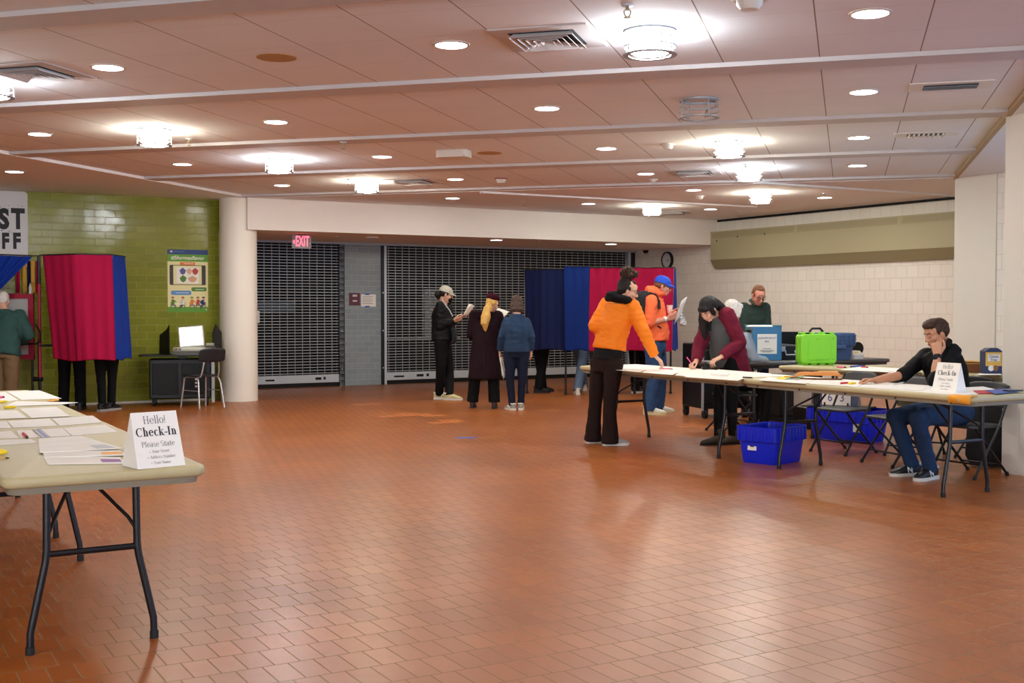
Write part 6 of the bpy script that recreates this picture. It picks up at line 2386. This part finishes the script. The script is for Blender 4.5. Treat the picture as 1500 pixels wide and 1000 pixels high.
# ================================================================ woman in the burgundy cardigan
g = Fig('person with long black hair and burgundy cardigan, writing bent over the front table', (fl(1058, 12.0).x, 12.0), (-.86, -.5, 0), 1.64, True)
setj(g, hipL=(1071, 527, 12.06), hipR=(1058, 526, 12.26), knL=(1072, 592, 11.92), knR=(1053, 592, 12.02), anL=fl(1074, 11.86), anR=fl(1053, 11.82),
     shL=(1065, 461, 11.92), shR=(1038, 472, 12.20), elL=(1084, 502, 11.93), wrL=(1056, 523, 11.80), elR=(1024, 508, 12.08), wrR=(1020, 529, 11.88), head=(1037, 453, 11.90))
g.hd = V(-.52, -.50, -.69)
g.feet = {'L': V(-.95, -.3, 0), 'R': V(-.97, -.2, 0)}
g.hands = {'L': (V(-.8, -.12, -.36), V(.1, .2, -1), .5, .7), 'R': (V(-.55, -.45, -.25), V(.35, -.2, -.9), .75, .9)}
g.start()
g.body('skin_pale', .006, .98)
PF = [(-.75, .185, .16), (-.2, .19, .16), (0, .185, .155), (.22, .17, .145), (.42, .158, .135), (.70, .168, .135), (.88, .160, .112), (1.0, .130, .085), (1.08, .078, .066), (1.15, .06, .06)]
g.top('grey_tee', 'shirt', lo=-.12, hi=1.07, ow=.0, od=.012, sleeve=(.062, .054, .05, .044, .04), cut=.1, prof=PF, belly=.02, folds=(.010, 8, 8, 7), voxel=.0105)
g.shift = -.055
g.top('burgundy_knit', 'cardigan', lo=-.62, hi=1.03, ow=.040, od=.0, sleeve=(.088, .082, .078, .068, .052), cut=.94, prof=PF, folds=(.014, 7, 7, 10), voxel=.011, seed=8)
g.shift = 0
g.pants('black_trousers', radii=(.098, .08, .06, .053, .045), lo=-.17, hi=.05, folds=(.004, 8, 8, 8), drop=.0)
for n in 'LR': g.shoe(n, 'boot_brown', 'boot_black', .27, kind='boot', boot_h=.17)
face_parts(g.root, g.J['head'], g.Bh(), g.hs, .9, sk='skin_pale')
B_ = g.Bh()
hair_mesh('hair', g, [HE((0, -.026, .046), (.086, .100, .086)), HE((0, -.06, .0), (.084, .07, .085)), HE((0, .062, .055), (.066, .034, .036)), HE((.072, .03, .0), (.016, .035, .07)), HE((-.072, .02, .0), (.016, .04, .07)),
                      HE((0, -.10, -.02), (.075, .045, .09))], 'hair_black', .0075, (.006, 40, 40, 6))
lh = MB()
hd_ = g.J['head']
# the long lengths: one fall in front of the far shoulder, one swept over the near shoulder
lh.tube([P(1031, 455, 11.99), P(1030, 468, 12.01), P(1031, 482, 12.02), P(1033, 495, 12.02)], [.045, .05, .045, .018], n=12, round_=True)
lh.tube([P(1040, 443, 11.98), P(1051, 448, 12.0), P(1059, 452, 12.0), P(1063, 458, 11.99)], [.075, .062, .042, .012], n=14, round_=True)
lh.tube([P(1036, 458, 12.02), P(1037, 470, 12.03), P(1040, 482, 12.04)], [.045, .045, .02], n=12, round_=True)
skin('hair_lengths', lh, M['hair_black'], g.root, .008, 2, (.008, 30, 30, 5), 3)
t = thing('pen', 'pink pen held by the person in the burgundy cardigan', 'pen', P(1015, 535, 11.80))
MB().tube([V(0, 0, 0), P(1006, 523, 11.83) - P(1015, 535, 11.80)], .0055, n=10).build('barrel', M['pen_pink'], t)
MB().tube([V(0, 0, 0), (P(1006, 523, 11.83) - P(1015, 535, 11.80)) * -.18], [.005, .001], n=10).build('tip', M['pen_pink'], t)

# ================================================================ seated man in the black shirt
g = Fig('person in a black shirt seated at the front table, cheek on fist', (3.72, 9.72), (-.87, -.5, 0), 1.76)
setj(g, hipL=V(3.70, 9.60, .53), hipR=V(3.62, 9.80, .53), knL=(1343, 611, 9.34), knR=(1311, 610, 9.66), anL=fl(1365, 9.46), anR=fl(1338, 9.66),
     shL=(1396, 514, 9.55), shR=(1358, 520, 9.88), elL=(1369, 557, 9.34), wrL=(1373.5, 520, 9.45), elR=(1323, 549, 9.70), wrR=(1281, 557, 9.58), head=(1372, 488.5, 9.66))
g.hd = V(-.93, -.18, -.30)
g.feet = {'L': V(-.80, -.6, 0), 'R': V(-.97, -.25, 0)}
g.hands = {'L': (V(-.12, .05, 1), V(.35, .9, .1), 1.05, .9), 'R': (V(-1, -.08, .02), V(0, -.25, -1), .5, .6)}
g.start()
g.body('skin_tan', .0055, .97)
g.top('black_shirt', 'shirt', lo=-.06, hi=1.08, ow=.014, od=.024, sleeve=(.064, .060, .056, .054, .05), cutL=.10, cutR=.14, folds=(.012, 8, 8, 10), voxel=.010, seed=5)
cl = MB()
cl.tube([P(1388, 507, 9.50), P(1391, 500, 9.60), P(1388, 498, 9.72), P(1378, 505, 9.78)], [.022, .024, .024, .018], n=10, round_=True)
skin('collar', cl, M['black_shirt'], g.root, .007, 2)
g.pants('mid_jeans', radii=(.100, .088, .070, .060, .056), lo=-.12, hi=.10, folds=(.010, 10, 10, 10), drop=.02)
for n in 'LR': g.shoe(n, 'shoe_black', 'sole_white', .29, 'N', accent='logo_silver')
face_parts(g.root, g.J['head'], g.Bh(), g.hs, .7, sk='skin_tan')
hair_mesh('hair', g, SHORT[:1] + [HE((0, -.05, .02), (.076, .064, .075)), HE((0, .055, .088), (.064, .044, .034)), HE((0, .02, .105), (.068, .07, .03)), HE((.066, -.012, .028), (.014, .045, .042)), HE((-.066, -.012, .028), (.014, .045, .042))], 'hair_brown', .0065, (.007, 30, 30, 30))
w_, e_ = g.J['wrL'] - g.root.location, g.J['elL'] - g.root.location
dv = (w_ - e_).normalized()
wt = MB().tube([w_ - dv * .035, w_ - dv * .005], .034, n=20).build('wrist_watch', M['black_plastic'], g.root)
MB().cyl(w_ - dv * .02 + V(-.025, -.026, 0), w_ - dv * .02 + V(-.032, -.034, 0), .02).build('watch_face', M['glass_dark'], wt)

# ================================================================ the three people queueing by the shutter
g = Fig('masked person in black with a pale cap, reading a paper at the shutter', (fl(648, 17.6).x, 17.6), (.93, .3, 0), 1.70, True)
setj(g, hipR=(646, 500, 17.52), hipL=(651, 500, 17.70), knR=(646, 541, 17.52), knL=(658, 541, 17.72), anR=fl(643, 17.66), anL=fl(658, 17.52),
     shR=(645, 449, 17.48), shL=(655, 449, 17.76), elR=(645, 477, 17.46), wrR=(665, 469, 17.50), elL=(656, 477, 17.80), wrL=(667, 470, 17.66), head=(653.5, 431, 17.6))
g.hd = V(.93, .10, -.28)
g.feet = {'R': V(.97, -.1, 0), 'L': V(.95, -.25, 0)}
g.hands = {'R': (V(.92, .1, .3), V(0, .5, .85), .4, .6), 'L': (V(.9, -.1, .3), V(0, -.4, .9), .4, .6)}
g.start()
g.body('skin_pale', .0075)
g.top('black_jacket', lo=.03, hi=1.05, ow=.034, od=.04, sleeve=(.078, .074, .07, .064, .046), cut=.97, folds=(.014, 7, 7, 12), voxel=.012)
g.pants('black_trousers', radii=(.105, .092, .075, .07, .062), folds=(.008, 8, 8, 8), drop=.02)
for n in 'LR': g.shoe(n, 'shoe_gold', 'sole_white', .29, accent='shoe_white')
face_parts(g.root, g.J['head'], g.Bh(), g.hs, .5, lips=False, sk='skin_pale')
mk = MB()
Bq, cq = g.Bh(), g.J['head']
mk.ell(cq + Bq @ V(0, .072, -.058) * g.hs, V(.052, .046, .050) * g.hs, Bq)
skin('face_mask', mk, M['mask_black'], g.root, .007, 2)
hair_mesh('hair', g, [HE((0, -.045, .0), (.080, .070, .060)), HE((.068, -.012, .010), (.014, .045, .035)), HE((-.068, -.012, .010), (.014, .045, .035))] + [HE((0, -.12, -.035), (.05, .05, .055)), HE((0, -.10, -.06), (.03, .04, .05))], 'hair_black', .009, (.006, 30, 30, 10))
cap_hat(g, 'cap_grey')
held_sheet('paper_sheets', 'white papers read by the masked person with the pale cap', [[(678, 462.5, 17.5), (683, 464.5, 17.65), (695, 448, 17.7), (690, 445, 17.55)], [(678, 462, 17.53), (681.5, 463, 17.68), (690, 445.5, 17.73), (687, 444.5, 17.58)]])
sb = MB()
sb.tube([P(648, 440, 17.42) - g.root.location, P(659, 455, 17.40) - g.root.location, P(663, 463, 17.42) - g.root.location], .008, n=6)
sb.build('bag_strap', M['dull_steel'], g.root)
c = P(665.5, 490, 17.52)
t = thing('shoulder_bag', 'small black bag at the hip of the masked person', 'bag', c - V(0, 0, .12))
bm_ = MB().loft([(c + V(0, 0, -.12), V(.03, 0, 0), V(0, .06, 0)), (c + V(0, 0, -.09), V(.04, 0, 0), V(0, .08, 0)), (c + V(0, 0, .06), V(.04, 0, 0), V(0, .07, 0)), (c + V(-.01, 0, .1), V(.02, 0, 0), V(0, .05, 0))], 20)
bm_.build('pouch', M['black_cloth'], t, world=True)
MB().tube([c + V(-.01, -.05, .08) - t.location, c + V(-.03, -.02, .22) - t.location], .008, n=6).build('strap', M['black_cloth'], t)

g = Fig('person in a dark maroon coat and beret with a blond ponytail, back turned', (fl(708, 16.1).x, 16.1), (.12, .99, 0), 1.62, True)
setj(g, hipL=(702, 508, 16.12), hipR=(721, 508, 16.10), knL=(696, 550, 16.12), knR=(723, 550, 16.08), anL=fl(692, 16.15), anR=fl(724, 16.05),
     shL=(696, 461, 16.18), shR=(729, 463, 16.12), elL=(691, 490, 16.20), wrL=(704, 476, 16.40), elR=(735, 490, 16.16), wrR=(731, 473, 16.38), head=(721.5, 444, 16.26))
g.hd = V(.45, .80, -.38)
g.feet = {'L': V(.1, 1, 0), 'R': V(.05, 1, 0)}
g.hands = {'L': (V(.6, .6, .4), V(.4, .2, .8), .4, .6), 'R': (V(-.1, .8, .45), V(-.4, .2, .8), .4, .6)}
g.start()
g.body('skin_pale', .008)
PF = [(-1.10, .232, .155), (-.6, .215, .15), (-.1, .195, .145), (.22, .17, .13), (.42, .158, .122), (.70, .175, .132), (.88, .178, .118), (1.0, .15, .092), (1.08, .09, .075), (1.15, .07, .07)]
g.top('maroon_coat', 'coat', lo=-1.03, hi=1.1, ow=.02, od=.02, sleeve=(.084, .080, .076, .07, .06), cut=.95, prof=PF, folds=(.012, 6, 6, 3), voxel=.013)
MB().box(P(709, 530, 16.1) + V(0, -.168, 0) - g.root.location, (.010, .01, .34), rotm(y=.05)).build('coat_vent', M['black_cloth'], g.root, bevel=.003)
MB().box(P(707, 461, 16.0) + V(0, -.0, .0) - g.root.location, (.26, .03, .10), rotm(x=.25)).build('coat_collar', M['maroon_coat'], g.root, bevel=.012)
g.pants('black_trousers', radii=(.10, .092, .086, .084, .084), folds=(.006, 8, 8, 8), drop=.0, lo=-.17, hi=.05)
for n in 'LR': g.shoe(n, 'boot_black', 'shoe_black', .26, kind='boot', boot_h=.15)
face_parts(g.root, g.J['head'], g.Bh(), g.hs, .5, sk='skin_pale')
hair_mesh('hair', g, [HE((0, -.026, .04), (.080, .095, .080)), HE((0, -.05, -.01), (.076, .064, .075)), HE((0, -.105, -.02), (.035, .03, .035))], 'hair_blond', .008, (.005, 40, 40, 10))
pt = MB()
pt.tube([P(716.5, 447, 16.10), P(714, 453, 16.03), P(711.5, 464, 15.98), P(710, 474, 15.96), P(711.5, 484, 15.97)], [.04, .055, .066, .055, .015], n=14, round_=True)
skin('ponytail', pt, M['hair_blond'], g.root, .008, 2, (.014, 26, 26, 5), 2)
MB().lathe([(.03, -.012), (.034, 0), (.03, .012)], n=16, M=rotm(x=.5, y=.5), c=P(717.5, 447.5, 16.12) - g.root.location).build('hair_tie', M['black_cloth'], g.root)
hair_mesh('beret', g, [HE((.012, -.03, .082), (.100, .108, .052), rotm(y=.15)), HE((.02, -.07, .06), (.085, .075, .05)), HC((0, -.03, .13), .006, (.0, -.03, .142), .005)], 'maroon_beret', .009, (.006, 10, 10, 10))
held_sheet('paper_sheets', 'white papers held in front of the person in the maroon coat', [[(725, 459.5, 16.55), (736, 466.5, 16.45), (746, 456, 16.55), (729, 450.5, 16.65)]])

g = Fig('person in a blue denim jacket seen from behind, brown shoulder-length hair', (fl(755, 15.8).x, 15.8), (-.06, 1, 0), 1.60, True)
setj(g, hipL=(747.5, 516, 15.8), hipR=(766, 516, 15.8), knL=(747, 553, 15.8), knR=(765, 553, 15.8), anL=fl(750, 15.82), anR=fl(763, 15.86),
     shL=(742.5, 470, 15.80), shR=(771.5, 471, 15.82), elL=(734.5, 493, 15.80), wrL=(732, 514, 15.88), elR=(778.5, 493, 15.80), wrR=(778, 514, 15.86), head=(757, 445.5, 15.86))
g.hd = V(-.05, .97, -.25)
g.feet = {'L': V(-.45, .9, 0), 'R': V(.05, 1, 0)}
g.hands = {'L': (V(.0, .05, -1), V(.9, 0, 0), .5, .6), 'R': (V(-.02, .15, -1), V(-.9, .2, 0), .35, .5)}
g.start()
g.body('skin_pale', .0075)
g.top('denim_jacket', lo=.0, hi=1.13, ow=.030, od=.03, sleeve=(.060, .062, .056, .052, .046), cut=.96, folds=(.009, 8, 8, 12), voxel=.0115)
hemz = MB()
g.pants('dark_jeans', radii=(.100, .086, .064, .056, .050), folds=(.006, 9, 9, 9), drop=.02)
for sx in (-1, 1):
    MB().tube([P(757 + sx * 8, 466, 15.66) - g.root.location, P(757 + sx * 8.5, 490, 15.655) - g.root.location, P(757 + sx * 7, 513, 15.635) - g.root.location], .0025, n=5).build('jacket_seam', M['denim_jacket'], g.root)
for n in 'LR': g.shoe(n, 'shoe_grey', 'sole_white', .25, accent='shoe_white')
face_parts(g.root, g.J['head'], g.Bh(), g.hs, .5, sk='skin_pale')
hair_mesh('hair', g, [HE((0, -.026, .044), (.084, .098, .082)), HE((0, -.05, -.02), (.086, .066, .085)), HE((0, -.055, -.085), (.090, .052, .045)), HE((.074, .02, -.05), (.018, .04, .09)), HE((-.074, .02, -.05), (.018, .04, .09)), HE((0, .055, .085), (.06, .035, .03))], 'hair_greybrown', .008, (.010, 34, 34, 5))
held_sheet('paper_sheets', 'white papers hanging from the left hand of the person in denim', [[(731.5, 524, 15.72), (735.5, 523, 15.86), (740, 551, 15.88), (737.5, 555, 15.72)], [(732, 524, 15.75), (736, 523, 15.89), (741, 549, 15.91), (739, 553, 15.75)]])

# ================================================================ behind the tables
g = Fig('person with glasses in a dark green sweater, looking down behind the ballot box', (fl(1106, 15.1).x, 15.1), (.15, -.98, 0), 1.76)
setj(g, head=(1111.5, 432.5, 14.98), shR=(1090, 450, 15.08), shL=(1121, 450.5, 15.14), elR=(1089, 482, 15.02), elL=(1124, 482, 15.06), wrR=(1098, 498, 14.92), wrL=(1118, 498, 14.94))
g.hd = V(.16, -.84, -.52)
g.hands = {'R': (V(.1, -.8, -.3), V(0, 0, -1), .4, .5), 'L': (V(-.1, -.8, -.3), V(0, 0, -1), .4, .5)}
g.start()
g.body('skin_ruddy', .006)
g.top('green_sweater', 'sweater', lo=-.02, hi=1.07, ow=.016, od=.018, sleeve=(.068, .062, .056, .052, .044), cut=.95, folds=(.009, 8, 8, 9), voxel=.0115)
hm = MB()
hm.tube([P(1103, 445, 14.92), P(1099, 440, 15.06), P(1106, 437.5, 15.18), P(1116, 440, 15.12), P(1117, 446, 14.96)], [.016, .022, .026, .022, .016], n=10, round_=True)
skin('collar', hm, M['green_sweater'], g.root, .009, 2, (.006, 12, 12, 12))
g.pants('dark_jeans')
for n in 'LR': g.shoe(n, 'shoe_black', 'shoe_black', .28)
face_parts(g.root, g.J['head'], g.Bh(), g.hs, .8, sk='skin_ruddy')
glasses(g.root, g.J['head'], g.Bh(), g.hs)
hair_mesh('hair', g, [HE((0, -.030, .046), (.079, .090, .078)), HE((0, -.056, .0), (.076, .060, .075)), HE((0, .020, .100), (.045, .036, .020)), HE((.064, -.012, .022), (.014, .045, .042)), HE((-.064, -.012, .022), (.014, .045, .042))], 'hair_ginger', .007, (.004, 40, 40, 20))

o = copy_tree(fc, (2.49, 13.09, 0), face(V(.95, .31, 0)), 'black folding chair under the white-haired person at the dark grey table', 'black folding chairs')
g = Fig('white-haired person in a pale shirt seated behind the burgundy cardigan', (2.38, 13.1), (.95, .31, 0), 1.60, True)
c0 = V(2.50, 13.10, 0)
fw, rt = g.f, g.r
at = lambda x, y, z: c0 + rt * x + fw * y + V(0, 0, z)
setj(g, hipL=at(-.09, -.04, .55), hipR=at(.09, -.04, .55), knL=at(-.11, .36, .52), knR=at(.11, .36, .52), anL=at(-.12, .30, .085), anR=at(.12, .30, .085), shL=at(-.16, .06, 1.06), shR=at(.16, .06, 1.06), elL=at(-.22, .12, .83), elR=at(.22, .12, .83), wrL=at(-.13, .33, .80), wrR=at(.13, .33, .80), head=P(1074, 455.5, 13.10))
g.hd = V(.85, .40, -.35)
g.hands = {'L': (V(.3, .9, 0), V(0, 0, -1), .3), 'R': (V(-.1, .95, 0), V(0, 0, -1), .3)}
g.start()
g.body('skin_pale', .0075)
g.top('pale_blue_shirt', 'shirt', lo=-.05, ow=.014, od=.016, cut=.9, sleeve=(.064, .058, .05, .046, .04))
g.pants('black_trousers', lo=-.12, hi=.1)
for n in 'LR': g.shoe(n, 'shoe_black', 'shoe_black', .25)
face_parts(g.root, g.J['head'], g.Bh(), g.hs, .6, sk='skin_pale')
hair_mesh('hair', g, [HE((0, -.026, .044), (.092, .102, .086)), HE((0, -.05, -.01), (.09, .07, .085)), HE((.074, .01, -.0), (.02, .05, .07)), HE((-.074, .01, -.0), (.02, .05, .07)), HE((0, .05, .08), (.065, .045, .035))], 'hair_white', .008, (.012, 24, 24, 24))

# ================================================================ voters inside the booths
def voter(label, px, Y, f, legm, topm, shoem, solem, H=1.70, female=False, spread=.0, lean=0.0, hairk='hair_brown', feet=None, shoe_kind='sneaker', px2=None):
    g = Fig(label, (fl(px, Y).x, Y), f, H, female)
    if px2 is not None:
        a, b = fl(px, Y), fl(px2[0], Y + px2[1])
        mid = (a + b) / 2
        sh = V(mid.x, mid.y, 0) - g.base
        for k in g.J:
            g.J[k] = g.J[k] + sh
        l, r_ = (a, b) if (b - a).dot(g.r) > 0 else (b, a)
        for n, p in (('L', l), ('R', r_)):
            g.J['an' + n] = p
            h = g.J['hip' + n]
            g.J['kn' + n] = h.lerp(p, .5) + g.f * .02
    for k in ('head', 'shL', 'shR', 'elL', 'elR', 'wrL', 'wrR'): g.J[k] = g.J[k] + g.f * lean
    for n, s_ in (('L', -1), ('R', 1)):
        g.J['el' + n] = g.J['sh' + n] + g.r * s_ * .05 + g.f * .06 + V(0, 0, -.28)
        g.J['wr' + n] = g.J['el' + n] + g.f * .22 + V(0, 0, -.02) - g.r * s_ * .05
    g.hd = (g.f + V(0, 0, -.4)).normalized()
    g.hands = {n: ((g.f + V(0, 0, -.1)), V(0, 0, -1), .35) for n in 'LR'}
    if feet is not None: g.feet = {'L': feet, 'R': feet}
    g.start()
    g.body('skin_pale', .009)
    g.top(topm, 'jacket', ow=.022, od=.024)
    g.pants(legm, radii=(.10, .09, .078, .074, .072) if not female else (.098, .082, .064, .058, .054), drop=.03)
    for n in 'LR': g.shoe(n, shoem, solem, .28, kind=shoe_kind)
    face_parts(g.root, g.J['head'], g.Bh(), g.hs, .6)
    hair_mesh('hair', g, SHORT, hairk, .009, (.006, 40, 40, 20))
    return g


voter('person whose dark grey jeans show below the red curtain, left pair of legs', 92, 15.85, (-.1, 1, 0), 'black_trousers', 'black_jacket', 'shoe_black', 'shoe_black', px2=(117, .0))
voter('person whose black trousers slant below the blue curtain edge, right pair of legs', 149, 15.62, (-.3, .95, 0), 'black_trousers', 'black_jacket', 'shoe_black', 'shoe_grey', 1.66, True, px2=(162, .15), feet=V(.3, .95, 0))
voter('person in dark trousers and black shoes under the navy curtain', 789, 18.95, (.5, .86, 0), 'black_trousers', 'black_jacket', 'shoe_black', 'shoe_black', feet=V(.95, .3, 0), px2=(795, .3))
voter('person in pale jeans and white sneakers under the bright blue curtain', 846, 18.62, (.25, .97, 0), 'light_jeans', 'grey_tee', 'shoe_white', 'sole_white', feet=V(-.1, 1, 0), px2=(856, .9))
voter('person with dark legs and black shoe under the red curtain', 931, 18.9, (-.1, 1, 0), 'black_trousers', 'black_jacket', 'shoe_black', 'sole_white', feet=V(.6, .8, 0), px2=(941, .2))

# person in the teal jacket at the left edge
YT = 15.2
g = Fig('person in a teal jacket and tan trousers at the open booth, left frame edge', (fl(8, YT).x, YT), (.1, .99, 0), 1.72)
setj(g, hipL=(-4, 518, YT), hipR=(17, 518, YT), knL=(-4, 562, YT), knR=(16, 562, YT), anL=fl(-5, YT), anR=fl(14, YT),
     shL=(-12, 464, YT + .2), shR=(28, 462, YT + .2), elL=(-24, 490, YT + .2), elR=(42, 491, YT + .15), wrL=(-14, 500, YT + .4), wrR=(26, 503, YT + .36), head=(4, 441, YT + .32))
g.hd = V(-.2, .85, -.5)
g.hands = {n: (V(0, .9, -.2), V(0, 0, -1), .35) for n in 'LR'}
g.start()
g.body('skin_pale', .008)
g.top('teal_jacket', lo=-.08, hi=1.08, ow=.045, od=.045, sleeve=(.088, .082, .076, .068, .055), cut=.95, folds=(.014, 7, 7, 10))
g.pants('tan_trousers', radii=(.108, .10, .088, .084, .082), folds=(.010, 8, 8, 8))
for n in 'LR': g.shoe(n, 'shoe_black', 'shoe_black', .28)
face_parts(g.root, g.J['head'], g.Bh(), g.hs, .6, sk='skin_pale')
hair_mesh('hair', g, SHORT, 'hair_white', .009, (.006, 40, 40, 20))

# poll worker off the left edge, whose fingers rest on the sheets
o = copy_tree(fc, (-3.35, 5.28, 0), face(U), 'black folding chair of the poll worker at the left frame edge', 'black folding chairs')
g = Fig('person at the left frame edge with fingers resting on the table papers', (-3.2, 5.35), (.866, .5, 0), 1.68, True)
c0 = V(-3.36, 5.26, 0)
fw, rt = g.f, g.r
setj(g, hipL=at(-.09, -.04, .55), hipR=at(.09, -.04, .55), knL=at(-.11, .36, .52), knR=at(.11, .36, .52), anL=at(-.12, .30, .085), anR=at(.12, .30, .085), shL=at(-.16, .04, 1.06), shR=at(.16, .04, 1.06), elL=at(-.22, .14, .84), elR=at(.22, .12, .83), wrR=at(.13, .33, .80), head=at(0, .14, 1.27))
hp = Fl(-9, 638.5, .775)
g.J['wrL'] = hp + V(-.10, .0, .012)
g.J['elL'] = (g.J['shL'] + g.J['wrL']) / 2 + V(-.06, .05, -.10)
g.hands = {'L': (V(.97, -.12, -.12), V(0, 0, -1), .14, .4), 'R': (V(.5, .8, 0), V(0, 0, -1), .3)}
g.hd = V(.8, .4, -.4)
g.start()
g.body('skin_ruddy', .006)
g.top('grey_tee', 'sweater', lo=-.05, ow=.016, od=.018, cut=.9, sleeve=(.064, .058, .05, .046, .04))
g.pants('black_trousers', lo=-.12, hi=.1)
for n in 'LR': g.shoe(n, 'shoe_black', 'shoe_black', .25)
face_parts(g.root, g.J['head'], g.Bh(), g.hs, .6, sk='skin_ruddy')
hair_mesh('hair', g, SHORT, 'hair_greybrown', .009, (.006, 40, 40, 20))
# ================================================================ world
w = bpy.data.worlds.new('world')
SC.world = w
w.use_nodes = True
w.node_tree.nodes['Background'].inputs[0].default_value = (.55, .72, 1, 1)
w.node_tree.nodes['Background'].inputs[1].default_value = .35
SC.view_settings.exposure = 0.5
SC.cycles.max_bounces = 8
SC.cycles.diffuse_bounces = 5
SC.cycles.caustics_reflective = False
SC.cycles.caustics_refractive = False
SC.cycles.sample_clamp_indirect = 6
